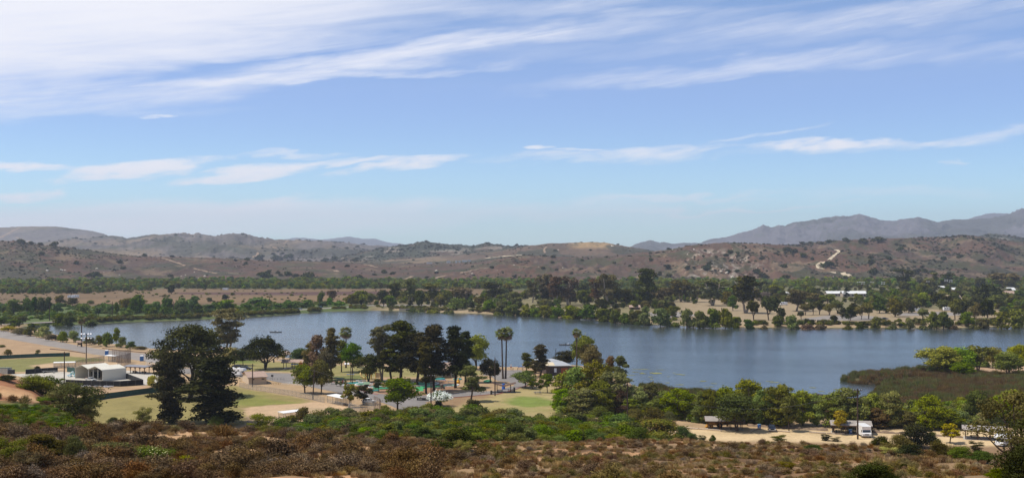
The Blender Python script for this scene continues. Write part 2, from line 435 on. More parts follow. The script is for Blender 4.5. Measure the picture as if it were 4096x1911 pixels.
# far land beyond the lake
zone([(-700, 1195), (1950, 1180), (1950, 1135), (-700, 1150)], (.15, .10, .055), 20, 1)
zone([(-700, 1160), (2200, 1150), (2600, 1120), (-700, 1128)], (.09, .095, .045), 20, 1)
zone([(700, 1170), (1660, 1165), (1690, 1176), (1200, 1180), (720, 1177)], (.088, .048, .038), 6, 1)
zone([(300, 1196), (1700, 1176), (1780, 1195), (1500, 1205), (300, 1215)], (.17, .11, .058), 15, 1)
zone([(-700, 1290), (-700, 1215), (500, 1225), (1500, 1215), (1500, 1236), (900, 1266), (300, 1296)], (.085, .11, .035), 12, 1)
zone([(1480, 1238), (1560, 1200), (1900, 1190), (2400, 1190), (3000, 1185), (5000, 1180), (5000, 1296), (3900, 1304), (2742, 1297), (2320, 1268), (1900, 1249)], (.27, .205, .125), 10, 1)
zone([(1480, 1232), (1900, 1238), (2320, 1262), (2700, 1290), (2700, 1180), (1700, 1180)], (.15, .135, .065), 14, .75)
zone([(3300, 1240), (3600, 1236), (4400, 1240), (5000, 1230), (5000, 1150), (3300, 1150)], (.13, .12, .06), 14, .8)
zone([(2400, 1190), (5200, 1185), (5200, 1120), (2600, 1135)], (.13, .12, .06), 12, .9)
# near side
zone([(3340, 1518), (3440, 1500), (3712, 1478), (3800, 1462), (5200, 1440), (5200, 1560), (3600, 1545)], (.085, .075, .038), 3, 1)
zone([(2480, 1640), (2480, 1540), (2760, 1600), (3440, 1620), (3480, 1590), (3540, 1555), (4400, 1500), (5200, 1500), (5200, 1690), (3700, 1690)], (.095, .085, .040), 5, 1)
zone([(3850, 1510), (3870, 1470), (4000, 1464), (4300, 1466), (4300, 1505), (4000, 1512)], (.36, .24, .15), 2, 1)
zone([(2250, 1650), (2400, 1655), (2600, 1690), (2800, 1715), (5200, 1730), (5200, 1800), (2500, 1760), (2200, 1700)], (.50, .37, .21), 3, 1)
zone([(-600, 1470), (-300, 1300), (60, 1345), (240, 1400), (0, 1420), (-200, 1450)], (.32, .215, .125), 5, 1)
# the near park
zone([(-300, 1452), (0, 1436), (279, 1424), (415, 1434), (416, 1443), (330, 1448), (215, 1450), (130, 1460), (150, 1472), (215, 1480), (60, 1487), (-300, 1492)], (.175, .165, .058), 2, 1, ns=5)
zone([(130, 1461), (215, 1451), (330, 1448), (416, 1443), (560, 1455), (640, 1470), (620, 1492), (440, 1480), (230, 1484), (150, 1472)], (.40, .28, .17), 2, 1, ns=5)
zone([(330, 1640), (366, 1606), (603, 1570), (940, 1540), (965, 1552), (1180, 1586), (1245, 1604), (1190, 1614), (1010, 1625), (985, 1632), (980, 1690), (900, 1720), (330, 1720)], (.225, .185, .068), 1.5, 1, ns=4)
zone([(930, 1590), (1010, 1582), (1150, 1600), (1200, 1610), (1010, 1622), (930, 1618)], (.165, .175, .040), 3, .8, ns=6)
zone([(900, 1570), (1000, 1566), (1090, 1588), (950, 1590)], (.20, .19, .055), 3, .7, ns=6)
zone([(985, 1634), (1010, 1626), (1200, 1613), (1290, 1605), (1420, 1630), (1420, 1665), (1300, 1700), (1010, 1700), (985, 1664)], (.44, .305, .185), 1.2, 1, ns=3)
zone([(1090, 1640), (1200, 1625), (1330, 1628), (1340, 1640), (1220, 1642), (1120, 1655)], (.34, .26, .155), 2, .55, ns=6)
zone([(905, 1438), (1170, 1447), (1400, 1462), (1600, 1468), (1940, 1484), (1940, 1500), (1700, 1508), (1480, 1504), (1300, 1498), (1180, 1488), (920, 1482)], (.215, .195, .070), 3, .9, ns=8)
zone([(905, 1438), (1010, 1440), (1050, 1450), (905, 1455)], (.12, .15, .035), 3, .9, ns=8)
zone([(1390, 1532), (1800, 1518), (1830, 1556), (1700, 1600), (1500, 1575)], (.27, .155, .095), 2, .85, ns=5)
zone([(1330, 1502), (1500, 1500), (1500, 1518), (1330, 1522)], (.13, .15, .045), 2, .9, ns=5)
zone([(1690, 1600), (1800, 1578), (1960, 1574), (2060, 1566), (1900, 1640), (1750, 1650), (1730, 1625)], (.24, .155, .085), 2, .9, ns=5)
zone([(1790, 1636), (1960, 1578), (2060, 1548), (2220, 1545), (2240, 1600), (2330, 1650), (2260, 1700), (1900, 1700), (1750, 1660)], (.31, .245, .11), 3, 1, ns=7)
zone([(2020, 1592), (2060, 1584), (2140, 1586), (2225, 1598), (2240, 1618), (2120, 1628), (2040, 1616)], (.145, .185, .038), 3, .95, ns=7)
zone([(1850, 1640), (2000, 1625), (2250, 1635), (2260, 1650), (2000, 1655)], (.22, .20, .07), 3, .6, ns=7)
zone([(320, 1562), (600, 1542), (640, 1552), (640, 1568), (370, 1600), (330, 1590)], (.36, .24, .145), 1.5, 1, ns=4)
# near hillside: rust soil patches, green low growth
def hill_zone(cx, cy, rx, ry, col, amt, seed):
    global base
    d = ((Xc - cx) / rx) ** 2 + ((Yc - cy) / ry) ** 2 + fbm(Xc / 8, Yc / 8, 4, seed) * .8
    w_ = (smooth(1.1, .6, d) * amt)[:, None]; base[:] = base * (1 - w_) + np.array(col) * w_
hill_zone(-98, 212, 18, 44, (.28, .125, .062), .95, 51)
hill_zone(-80, 236, 16, 20, (.24, .13, .07), .8, 57)
hill_zone(-88, 178, 20, 20, (.085, .12, .03), .9, 52)
m = (Yc < 215)
t = fbm(Xc / 6, Yc / 6, 5, 60)
base[m] *= (1 + t[m] * .45)[:, None]
w = (smooth(.06, .30, fbm(Xc / 7, Yc / 7, 4, 66)) * (Yc < 220))[:, None]
base = base * (1 - w * .85) + np.array([.42, .245, .125]) * w * .85
w = (smooth(.12, .26, fbm(Xc / 13, Yc / 20, 3, 68)) * (Yc < 215))[:, None]
rr_ = smooth(1300, 2100, colpx)[:, None]
base = base * (1 - w * .85) + (np.array([.42, .26, .135]) * (1 - rr_) + np.array([.235, .155, .08]) * rr_) * w * .85
w = (smooth(150, 190, Yc) * smooth(350, 300, Yc) * smooth(1150, 1400, colpx) * smooth(2650, 2400, colpx))[:, None]
base = base * (1 - w * .8) + np.array([.10, .10, .04]) * w * .8
soil[:] = np.clip(base, 0, 1)
def set_color(me, name, cols):
    a = me.color_attributes.new(name, 'FLOAT_COLOR', 'POINT')
    c = np.ones((len(cols), 4), np.float32); c[:, :3] = cols; a.data.foreach_set('color', c.ravel())
def soil_mat(name, attr='soil', s1=0.35, s2=3.0, amt=0.35, bump=0.0, flecks=None, fleck_scale=0.08, fleck_thr=0.60, fine=0.9, rough=0.95):
    m, nt, b = new_mat(name); L = nt.links.new
    g = nt.nodes.new('ShaderNodeNewGeometry')
    at = nt.nodes.new('ShaderNodeAttribute'); at.attribute_name = attr
    col = at.outputs['Color']
    def nz(scale, det=6, rough_=0.6):
        n = nt.nodes.new('ShaderNodeTexNoise'); L(g.outputs['Position'], n.inputs['Vector'])
        n.inputs['Scale'].default_value = scale; n.inputs['Detail'].default_value = det; n.inputs['Roughness'].default_value = rough_
        return n.outputs[0]
    def mr2(x, a, b_, c, d):
        r = nt.nodes.new('ShaderNodeMapRange'); L(x, r.inputs[0])
        for i, v in enumerate((a, b_, c, d)): r.inputs[i + 1].default_value = v
        return r.outputs[0]
    for sc_, am in ((s1, amt), (s2, amt * fine)):
        v = nt.nodes.new('ShaderNodeVectorMath'); v.operation = 'SCALE'; L(col, v.inputs[0])
        L(mr2(nz(sc_), .28, .72, 1 - am, 1 + am), v.inputs['Scale']); col = v.outputs[0]
    for k, (fc, fs, thr, am) in enumerate(flecks or []):
        mx = nt.nodes.new('ShaderNodeMix'); mx.data_type = 'RGBA'; L(col, mx.inputs[6]); mx.inputs[7].default_value = (*fc, 1)
        L(mr2(nz(fs, 5, .62), thr, thr + .035, 0, am), mx.inputs[0]); col = mx.outputs[2]
    L(col, b.inputs['Base Color']); b.inputs['Roughness'].default_value = rough; b.inputs['Specular IOR Level'].default_value = 0.1
    if bump:
        bp = nt.nodes.new('ShaderNodeBump'); L(nz(s2, 8), bp.inputs['Height']); bp.inputs['Distance'].default_value = bump; bp.inputs['Strength'].default_value = .8
        L(bp.outputs[0], b.inputs['Normal'])
    return m
M_ground = soil_mat('soil', s1=.12, s2=1.1, amt=.16, bump=.15)
me = mesh_np('ground', co, fq, np.full(len(fq), 4), [M_ground], True)
set_color(me, 'soil', soil)
add('ground', me, kind='structure')

# ---------------------------------------------------------------- lake
mw, nt, b = new_mat('lake_water'); L = nt.links.new
g = nt.nodes.new('ShaderNodeNewGeometry')
def wmap(sx, sy, rz=0):
    mp = nt.nodes.new('ShaderNodeMapping'); L(g.outputs['Position'], mp.inputs[0]); mp.inputs['Scale'].default_value = (sx, sy, 1); mp.inputs['Rotation'].default_value = (0, 0, R(rz)); return mp
n1 = nt.nodes.new('ShaderNodeTexNoise'); L(wmap(.55, 1.3, 12).outputs[0], n1.inputs['Vector']); n1.inputs['Scale'].default_value = 1.0; n1.inputs['Detail'].default_value = 3
n2 = nt.nodes.new('ShaderNodeTexNoise'); L(wmap(.008, .030, 6).outputs[0], n2.inputs['Vector']); n2.inputs['Scale'].default_value = 1.0; n2.inputs['Detail'].default_value = 4
bp = nt.nodes.new('ShaderNodeBump'); L(n1.outputs[0], bp.inputs['Height']); bp.inputs['Distance'].default_value = .30
wr = nt.nodes.new('ShaderNodeMapRange'); L(n2.outputs[0], wr.inputs[0]); wr.inputs[1].default_value = .35; wr.inputs[2].default_value = .65; wr.inputs[3].default_value = .36; wr.inputs[4].default_value = .62
sx_ = nt.nodes.new('ShaderNodeSeparateXYZ'); L(g.outputs['Position'], sx_.inputs[0]); yr = nt.nodes.new('ShaderNodeMapRange'); L(sx_.outputs[1], yr.inputs[0]); yr.inputs[1].default_value = 620; yr.inputs[2].default_value = 980; yr.inputs[3].default_value = 1.0; yr.inputs[4].default_value = .42
yr2 = nt.nodes.new('ShaderNodeMapRange'); L(sx_.outputs[1], yr2.inputs[0]); yr2.inputs[1].default_value = 400; yr2.inputs[2].default_value = 500; yr2.inputs[3].default_value = .35; yr2.inputs[4].default_value = 1
wm = nt.nodes.new('ShaderNodeMath'); wm.operation = 'MULTIPLY'; L(wr.outputs[0], wm.inputs[0]); L(yr.outputs[0], wm.inputs[1]); wm2 = nt.nodes.new('ShaderNodeMath'); wm2.operation = 'MULTIPLY'; L(wm.outputs[0], wm2.inputs[0]); L(yr2.outputs[0], wm2.inputs[1]); L(wm2.outputs[0], bp.inputs['Strength']); L(bp.outputs[0], b.inputs['Normal'])
b.inputs['Base Color'].default_value = (.034, .042, .042, 1); b.inputs['Roughness'].default_value = .16; b.inputs['IOR'].default_value = 1.33
b.inputs['Specular IOR Level'].default_value = .5
lp = _lk
cx_, cy_ = lp.mean(0)
me = MB().poly([(-900, 280, 0), (1100, 280, 0), (1100, 1250, 0), (-900, 1250, 0)]).mesh('lake', mw)
add('lake', me, kind='structure')

# ---------------------------------------------------------------- hills beyond the valley
HILLS = []
class Hill:
    def __init__(s, name, crest, Db, Dc, Dk, zb, seed, fold=.22, fs=(260, 420), prof=1.0, ncol=420, nrow=70, px_range=None, rough_amp=0.0, back=0.25, base_row=None):
        s.cp = np.array([c[0] for c in crest], float); s.cr = np.array([c[1] for c in crest], float)
        s.Db, s.Dc, s.Dk, s.zb, s.seed, s.fold, s.fs, s.prof, s.back, s.ra = Db, Dc, Dk, zb, seed, fold, fs, prof, back, rough_amp
        s.px = px_range or (s.cp[0], s.cp[-1]); s.name = name; HILLS.append(s)
        s.ncol, s.nrow = ncol, nrow
    def z(s, x, y):
        x = np.asarray(x, float); y = np.asarray(y, float)
        u = x / y
        px = 2048 + F * u
        c = np.interp(px, s.cp, s.cr)
        zc = H + (Y0 - c) / F * s.Dc
        zc = zc + fbm(px / 14, px * 0 + s.seed, 4, s.seed + 3, .6) * s.Dc / F * 2.2
        t = (y - s.Db) / (s.Dc - s.Db); tb = (y - s.Dc) / (s.Dk - s.Dc)
        tt = np.clip(t, 0, 1)
        p = tt ** s.prof; p = p * p * (3 - 2 * p) * .55 + p * .45
        hgt = zc - s.zb
        zf = s.zb + hgt * p
        r_ = ridged(x / s.fs[0] + fbm(x / 300, y / 300, 3, s.seed + 50) * .7, y / s.fs[1] + s.seed, 5, s.seed, .52) - .45
        env = np.sin(np.clip(t, 0, 1) * np.pi) ** .8
        zf = zf + hgt * s.fold * r_ * env
        zf = zf + fbm(x / 28, y / 28, 4, s.seed + 9) * s.ra * (0.25 + env)
        zbk = zc - hgt * s.back * smooth(0, 1, np.clip(tb, 0, 1)) + fbm(x / 200, y / 200, 4, s.seed + 7) * hgt * .10 * np.clip(tb * 3, 0, 1) * (tb > 0)
        return np.where(t < 1, zf, np.minimum(zbk, zc))
    def build(s, m, colfn=None):
        t = np.concatenate([np.linspace(0, 1, s.nrow) ** .9, 1 + np.linspace(.02, 1, 14)])
        yy = np.where(t <= 1, s.Db + (s.Dc - s.Db) * t, s.Dc + (s.Dk - s.Dc) * (t - 1))
        uu = np.linspace((s.px[0] - 2048) / F, (s.px[1] - 2048) / F, s.ncol)
        Y, U = np.meshgrid(yy, uu, indexing='ij'); X = U * Y
        Z = s.z(X, Y); Z[0] -= 6; Z[-1] -= 60
        n_r, n_c = X.shape
        c = np.stack([X, Y, Z], -1).reshape(-1, 3); ix = np.arange(n_r * n_c).reshape(n_r, n_c)
        q = np.stack([ix[:-1, :-1], ix[:-1, 1:], ix[1:, 1:], ix[1:, :-1]], -1).reshape(-1, 4)
        me = mesh_np(s.name, c, q, np.full(len(q), 4), [m], True)
        cols = colfn(c[:, 0], c[:, 1], c[:, 2], 2048 + F * c[:, 0] / c[:, 1], Y0 - F * (c[:, 2] - H) / c[:, 1])
        set_color(me, 'soil', np.clip(cols, 0, 1)); s.obj = add(s.name, me, kind='structure'); return s
def hit(px, row, hills=None, ymax=12000, ymin=1900):
    """where the line of sight of a pixel first meets the hills"""
    u, v = ray(px, row)
    yy = np.arange(ymin, ymax, 6.0)
    zl = H + v * yy
    best = None
    for h in (hills or HILLS):
        m = (yy >= h.Db) & (yy <= h.Dk)
        if not m.any() or not (h.px[0] <= px <= h.px[1]): continue
        zz = h.z(u * yy[m], yy[m]); k = np.nonzero(zl[m] <= zz)[0]
        if len(k):
            y = yy[m][k[0]]
            if best is None or y < best[0]: best = (y, h)
    if best is None: return None
    y = best[0]; return Vector((u * y, y, float(best[1].z(u * y, y)))), best[1]
def hitg(px, row, ymin=60):
    """same for the near hillside and valley floor"""
    u, v = ray(px, row)
    yy = np.arange(ymin, 1000, 0.7); zz = ground_z(u * yy, yy); zl = H + v * yy
    k = np.nonzero(zl <= zz)[0]
    y = yy[k[0]] if len(k) else (1.5 - H) / v
    return Vector((u * y, y, gz(u * y, y)))
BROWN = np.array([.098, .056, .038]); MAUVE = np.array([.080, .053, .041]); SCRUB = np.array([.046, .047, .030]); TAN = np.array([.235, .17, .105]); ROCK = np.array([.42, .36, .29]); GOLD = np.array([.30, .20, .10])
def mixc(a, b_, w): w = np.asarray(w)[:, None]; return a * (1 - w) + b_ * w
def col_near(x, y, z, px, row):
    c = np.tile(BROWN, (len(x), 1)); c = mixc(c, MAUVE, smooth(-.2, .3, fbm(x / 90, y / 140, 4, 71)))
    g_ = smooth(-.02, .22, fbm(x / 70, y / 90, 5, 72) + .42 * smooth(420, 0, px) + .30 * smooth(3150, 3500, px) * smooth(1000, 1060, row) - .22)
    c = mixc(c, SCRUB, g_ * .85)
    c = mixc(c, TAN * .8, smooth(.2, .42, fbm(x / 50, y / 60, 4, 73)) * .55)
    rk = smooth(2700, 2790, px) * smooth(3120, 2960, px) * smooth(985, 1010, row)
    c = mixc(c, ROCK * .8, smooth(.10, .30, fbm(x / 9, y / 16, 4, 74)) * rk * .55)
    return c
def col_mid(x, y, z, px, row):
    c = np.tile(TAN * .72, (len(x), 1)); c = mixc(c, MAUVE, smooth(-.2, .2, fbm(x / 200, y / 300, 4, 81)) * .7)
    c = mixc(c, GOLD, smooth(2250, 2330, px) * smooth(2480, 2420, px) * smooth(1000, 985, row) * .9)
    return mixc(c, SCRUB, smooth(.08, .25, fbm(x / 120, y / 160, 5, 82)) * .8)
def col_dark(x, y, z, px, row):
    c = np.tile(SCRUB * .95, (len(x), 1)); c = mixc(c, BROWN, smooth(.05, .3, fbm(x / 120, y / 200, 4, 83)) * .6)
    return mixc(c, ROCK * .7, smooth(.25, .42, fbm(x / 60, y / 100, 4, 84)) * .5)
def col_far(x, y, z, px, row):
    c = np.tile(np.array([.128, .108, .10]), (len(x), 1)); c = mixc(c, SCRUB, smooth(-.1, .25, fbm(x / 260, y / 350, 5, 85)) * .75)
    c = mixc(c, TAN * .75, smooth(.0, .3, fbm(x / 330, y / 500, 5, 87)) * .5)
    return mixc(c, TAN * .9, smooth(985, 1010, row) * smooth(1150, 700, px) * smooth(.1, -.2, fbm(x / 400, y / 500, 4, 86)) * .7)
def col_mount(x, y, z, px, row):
    c = np.tile(np.array([.115, .105, .115]), (len(x), 1)); return mixc(c, SCRUB, smooth(-.2, .3, fbm(x / 500, y / 600, 5, 88)) * .6)  # bluish grey base: part of the distance haze is put into the colour
FL_NEAR = [((.055, .044, .032), .11, .55, .45), ((.17, .115, .075), .16, .60, .40), ((.050, .052, .026), .016, .54, .70), ((.045, .045, .024), .045, .60, .6), ((.62, .56, .48), .22, .72, .7)]
M_near = soil_mat('hill_soil_near', s1=.02, s2=.15, amt=.22, bump=2.2, flecks=FL_NEAR)
M_mid = soil_mat('hill_soil_mid', s1=.012, s2=.09, amt=.20, bump=3, flecks=[((.055, .06, .035), .03, .60, .7), ((.055, .06, .035), .08, .63, .6)])
M_far = soil_mat('hill_soil_far', s1=.006, s2=.04, amt=.28, bump=8, flecks=[((.06, .065, .045), .012, .58, .6), ((.06, .06, .045), .035, .62, .5)])
M_mount = soil_mat('mountain_soil', s1=.003, s2=.015, amt=.18, bump=18, flecks=[((.06, .065, .05), .006, .58, .5)])
g1 = Hill('hill', [(-1400, 1000), (-300, 960), (0, 964), (62, 963), (125, 975), (229, 985), (333, 998), (416, 1008), (499, 1020), (582, 1025), (707, 1028), (832, 1031), (1000, 1037), (1025, 1042),
 (1224, 1045), (1441, 1050), (1566, 1056), (1690, 1054), (1878, 1052), (1946, 1054), (2100, 1066), (2300, 1085), (2500, 1110)], 1980, 2650, 3000, 1, 1, .34, (110, 260), .9, 620, 90, rough_amp=1.6, back=.15).build(M_near, col_near)
g2 = Hill('hill', [(1300, 1108), (1600, 1090), (1800, 1068), (1946, 1043), (2091, 1022), (2199, 1023), (2341, 1031), (2507, 1016), (2611, 1006), (2715, 991), (2783, 979), (2879, 971), (3008, 974),
 (3116, 979), (3250, 992), (3400, 1005), (3600, 1035), (3800, 1062), (4200, 1090), (4600, 1100)], 1990, 2500, 2900, 1, 2, .46, (80, 170), .85, 620, 100, rough_amp=2.4, back=.2).build(M_near, col_near)
g3 = Hill('hill', [(2600, 1010), (2900, 1000), (3116, 982), (3199, 975), (3282, 966), (3386, 960), (3504, 953), (3670, 951), (3795, 946), (3849, 938), (3920, 946), (4003, 958), (4096, 971),
 (4400, 990), (5400, 960)], 2150, 3150, 3700, 1, 3, .48, (170, 280), .95, 560, 110, rough_amp=3.0, back=.2).build(M_near, col_near)
g4 = Hill('hill', [(3500, 975), (3750, 960), (3850, 950), (3910, 945), (3960, 932), (4040, 943), (4096, 954), (4400, 950), (5200, 940)], 3400, 4200, 4800, 20, 4, .2, (260, 400), 1, 240, 50, rough_amp=3).build(M_mid, col_dark)
f1 = Hill('hill', [(1150, 1050), (1350, 1046), (1600, 1036), (1800, 1020), (1950, 1005), (2108, 984), (2195, 974), (2332, 969), (2424, 970), (2465, 979), (2549, 991), (2632, 1006), (2760, 1020), (3000, 1020)],
 2700, 3500, 4300, 20, 5, .22, (260, 300), 1.0, 420, 80, rough_amp=2.0, back=.2).build(M_mid, col_mid)
e1 = Hill('hill', [(1150, 1060), (1350, 1032), (1430, 1012), (1524, 990), (1649, 978), (1682, 966), (1715, 968), (1774, 975), (1898, 983), (1941, 973), (1987, 977), (2033, 983), (2108, 982), (2300, 1000), (2500, 1020)],
 3500, 4300, 5000, 20, 6, .25, (240, 380), .8, 360, 70, rough_amp=3).build(M_mid, col_dark)
d1 = Hill('hill', [(-600, 1000), (0, 985), (187, 972), (266, 959), (350, 960), (387, 950), (441, 945), (491, 948), (505, 953), (541, 948), (582, 941), (620, 937), (649, 939), (715, 934), (769, 945), (790, 941),
 (832, 944), (861, 948), (919, 937), (925, 937), (1000, 942), (1016, 948), (1100, 961), (1158, 961), (1320, 966), (1399, 975), (1461, 983), (1503, 985), (1700, 1000), (2000, 1010)],
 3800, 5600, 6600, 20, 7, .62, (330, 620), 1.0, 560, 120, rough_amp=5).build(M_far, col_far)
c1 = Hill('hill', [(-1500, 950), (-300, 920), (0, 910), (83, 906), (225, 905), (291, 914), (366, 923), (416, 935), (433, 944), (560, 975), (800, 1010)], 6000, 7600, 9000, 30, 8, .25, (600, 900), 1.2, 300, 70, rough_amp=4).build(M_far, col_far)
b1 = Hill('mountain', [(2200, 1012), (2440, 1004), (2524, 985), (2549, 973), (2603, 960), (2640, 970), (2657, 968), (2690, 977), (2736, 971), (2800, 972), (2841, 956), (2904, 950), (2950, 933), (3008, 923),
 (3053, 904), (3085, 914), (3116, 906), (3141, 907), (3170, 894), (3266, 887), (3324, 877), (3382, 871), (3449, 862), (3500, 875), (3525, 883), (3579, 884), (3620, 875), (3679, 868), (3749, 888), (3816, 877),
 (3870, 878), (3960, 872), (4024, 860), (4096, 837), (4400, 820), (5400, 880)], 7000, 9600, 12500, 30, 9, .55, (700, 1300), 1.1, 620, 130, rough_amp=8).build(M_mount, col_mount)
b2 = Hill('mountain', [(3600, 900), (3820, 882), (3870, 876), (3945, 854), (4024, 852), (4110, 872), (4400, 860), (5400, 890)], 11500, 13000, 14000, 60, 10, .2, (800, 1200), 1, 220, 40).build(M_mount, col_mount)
a1 = Hill('mountain', [(950, 1000), (1125, 960), (1187, 949), (1287, 959), (1395, 945), (1449, 954), (1499, 954), (1549, 968), (1603, 975), (1800, 1000)], 13500, 15000, 16000, 60, 11, .2, (800, 1200), 1, 260, 40).build(M_mount, col_mount)

# ---------------------------------------------------------------- the air
mh = bpy.data.materials.new('haze'); mh.use_nodes = True; nt = mh.node_tree; nt.nodes.clear()
o_ = nt.nodes.new('ShaderNodeOutputMaterial'); pv = nt.nodes.new('ShaderNodeVolumePrincipled'); nt.links.new(pv.outputs[0], o_.inputs['Volume'])
HAZE = 6.4e-5
pv.inputs['Density'].default_value = HAZE; pv.inputs['Color'].default_value = (.76, .85, 1.0, 1); pv.inputs['Anisotropy'].default_value = 0.2
hb = MB().box((0, 8150, 289), (36000, 16500, 680)).build('haze', mh); hb['kind'] = 'stuff'
# ---------------------------------------------------------------- foliage
def tone_attr(me, vals):
    a = me.attributes.new('tone', 'FLOAT', 'FACE'); a.data.foreach_set('value', np.asarray(vals, np.float32))
def leaf_cloud(lobes, n, size, seed, flat=0.0, droop=0.0, fill=0.25, aspect=1.6, jitter=.55, name='crown', rag=.10):
    """leaf sized faces on and in a set of lobes (x,y,z,rx,ry,rz); every lobe keeps its own tone"""
    g = np.random.default_rng(seed)
    lob = np.array(lobes, float); w = (lob[:, 3] * lob[:, 4] + lob[:, 4] * lob[:, 5]); w = w / w.sum()
    k = g.choice(len(lob), n, p=w)
    d = g.normal(size=(n, 3)); d /= np.linalg.norm(d, axis=1)[:, None]
    d[:, 2] = np.where(d[:, 2] < -.3, d[:, 2] * g.uniform(-1, 1, n), d[:, 2])
    rr = np.where(g.random(n) < fill, g.random(n) ** .5, 1 + g.normal(size=n) * rag)
    # ragged surface
    bump = 1 + .16 * np.sin(d[:, 0] * 7 + lob[k, 0] * 3) * np.sin(d[:, 1] * 6 + lob[k, 1]) + .10 * np.sin(d[:, 2] * 11 + lob[k, 2])
    P = lob[k, :3] + d * lob[k, 3:6] * (rr * bump)[:, None]
    nrm = d / lob[k, 3:6] * lob[k, 3:6].mean(1)[:, None] + g.normal(size=(n, 3)) * jitter; nrm /= np.linalg.norm(nrm, axis=1)[:, None]
    nrm[:, 2] += flat; nrm /= np.linalg.norm(nrm, axis=1)[:, None]
    t = np.cross(nrm, g.normal(size=(n, 3))); t[:, 2] -= droop * 2; t /= np.linalg.norm(t, axis=1)[:, None]
    b_ = np.cross(nrm, t); b_ /= np.linalg.norm(b_, axis=1)[:, None]; t = np.cross(b_, nrm)
    s = size * g.uniform(.6, 1.35, n)[:, None]
    v = np.stack([P - t * s * aspect * .5, P + b_ * s * .5 + nrm * s * .1, P + t * s * aspect * .5, P - b_ * s * .5 + nrm * s * .1], 1).reshape(-1, 3)
    lt = g.random(len(lob)); tn = np.clip(lt[k] * .6 + g.random(n) * .55 - .05, 0, 1)
    return v, tn
def crown_mesh(name, lobes, n, size, seed, **kw):
    v, tn = leaf_cloud(lobes, n, size, seed, **kw)
    me = mesh_np(name, v, np.arange(len(v)), np.full(n, 4)); tone_attr(me, tn); return me
def rand_lobes(seed, n, W, z0, z1, size, shape='round', gap=.0):
    """lobe centres scattered inside a crown envelope of half width W between z0 and z1"""
    g = random.Random(seed); L = []
    for i in range(n):
        t = (i + g.random()) / n
        z = z0 + (z1 - z0) * t
        if shape == 'round': r = W * math.sqrt(max(0, 1 - (2 * t - 1) ** 2 * .95))
        elif shape == 'cone': r = W * (1 - t) ** .75 * (1 if t > .12 else .6) + .05 * W
        elif shape == 'dome': r = W * math.sqrt(max(0.02, 1 - t * t))
        elif shape == 'column': r = W * (.70 + .30 * math.sin(t * 11 + seed)) * (1.0 if t < .7 else 1.0 - (t - .7) * 2.3)
        elif shape == 'spindle': r = W * (.62 + .38 * math.sin(math.pi * min(1, t * 1.05) ** .85)) * (1 + .22 * math.sin(t * 13 + seed)) * (1 if t < .85 else .6)
        elif shape == 'vase': r = W * (.35 + .65 * t) * (1 if t < .8 else .7)
        a = g.uniform(0, 2 * math.pi); rho = r * (g.random() ** .45) * .78
        s = size * g.uniform(.7, 1.25)
        L.append((rho * math.cos(a), rho * math.sin(a), z, s * g.uniform(.75, 1.35), s * g.uniform(.75, 1.35), s * g.uniform(.5, .95)))
    return L
M_bark = mat('bark_brown', (.085, .058, .040), .9, .3, 3)
M_bark_pale = mat('bark_pale', (.30, .25, .20), .85, .3, 3)
M_bark_dark = mat('bark_dark', (.045, .032, .024), .9, .3, 3)
def trunk_mesh(name, h, r, lobes, seed, split=1, lean=.04, nl=6, z_split=.35):
    g = random.Random(seed); mb = MB()
    for s in range(split):
        a = g.uniform(0, 6.28); sp = 0 if split == 1 else h * .13
        top = Vector((math.cos(a) * (h * lean + sp), math.sin(a) * (h * lean + sp), h * .82))
        pts = [Vector((0, 0, -.4)), Vector((math.cos(a) * sp * .15, math.sin(a) * sp * .15, h * .06))]
        for t in (.2, .4, .6, .8, 1.0):
            pts.append(Vector((top.x * t ** .9, top.y * t ** .9, h * .06 + (top.z - h * .06) * t)) + Vector((g.uniform(-1, 1), g.uniform(-1, 1), 0)) * h * .012)
        rs = [r * 1.35, r * 1.05] + [r * q for q in (.92, .8, .62, .42, .18)]
        mb.tube(pts, [x / (split ** .45) for x in rs], 7)
        L2 = sorted(lobes, key=lambda q: g.random())[:nl]
        for q in L2:
            c = Vector(q[:3]); z = max(h * z_split * .7, c.z - abs(c.xy.length) * .9 - h * .05)
            z = min(z, h * .78); t = (z - h * .06) / (top.z - h * .06); t = max(0, min(1, t))
            st = Vector((top.x * t ** .9, top.y * t ** .9, z))
            mid = st.lerp(c, .5) + Vector((0, 0, (c - st).length * -.06))
            mb.tube([st, mid, c], [r * .38 * (1 - t * .5), r * .24 * (1 - t * .4), r * .07], 5)
    return mb.mesh(name, None, True)
TREES = {}
def proto(kind, crowns): TREES[kind] = crowns
def mk(kind, nvar, H0, W, z0, nl, ls, n, leaf, shape, tr=.3, split=1, zs=.35, limbs=6, trunk=True, extra=None, **kw):
    v = []
    for i in range(nvar):
        sd = sum(map(ord, kind)) * 7 + i * 131
        lobes = rand_lobes(sd, nl, W, z0 + ls * .5, H0 - ls * .7, ls, shape)
        if extra: lobes = extra(lobes, sd)
        cm = crown_mesh('crown', lobes, n, leaf, sd, **kw)
        tm = trunk_mesh('trunk', H0, tr, lobes, sd, split, nl=limbs, z_split=zs) if trunk else None
        cc = np.empty(len(cm.vertices) * 3, np.float32); cm.vertices.foreach_get('co', cc); cc = cc.reshape(-1, 3)
        Wm = (np.percentile(np.abs(cc[:, 0]), 98) + np.percentile(np.abs(cc[:, 1]), 98)) / 2 * 1.0; Hm = np.percentile(cc[:, 2], 99.7)
        v.append((cm, tm, Hm, Wm))
    TREES[kind] = v
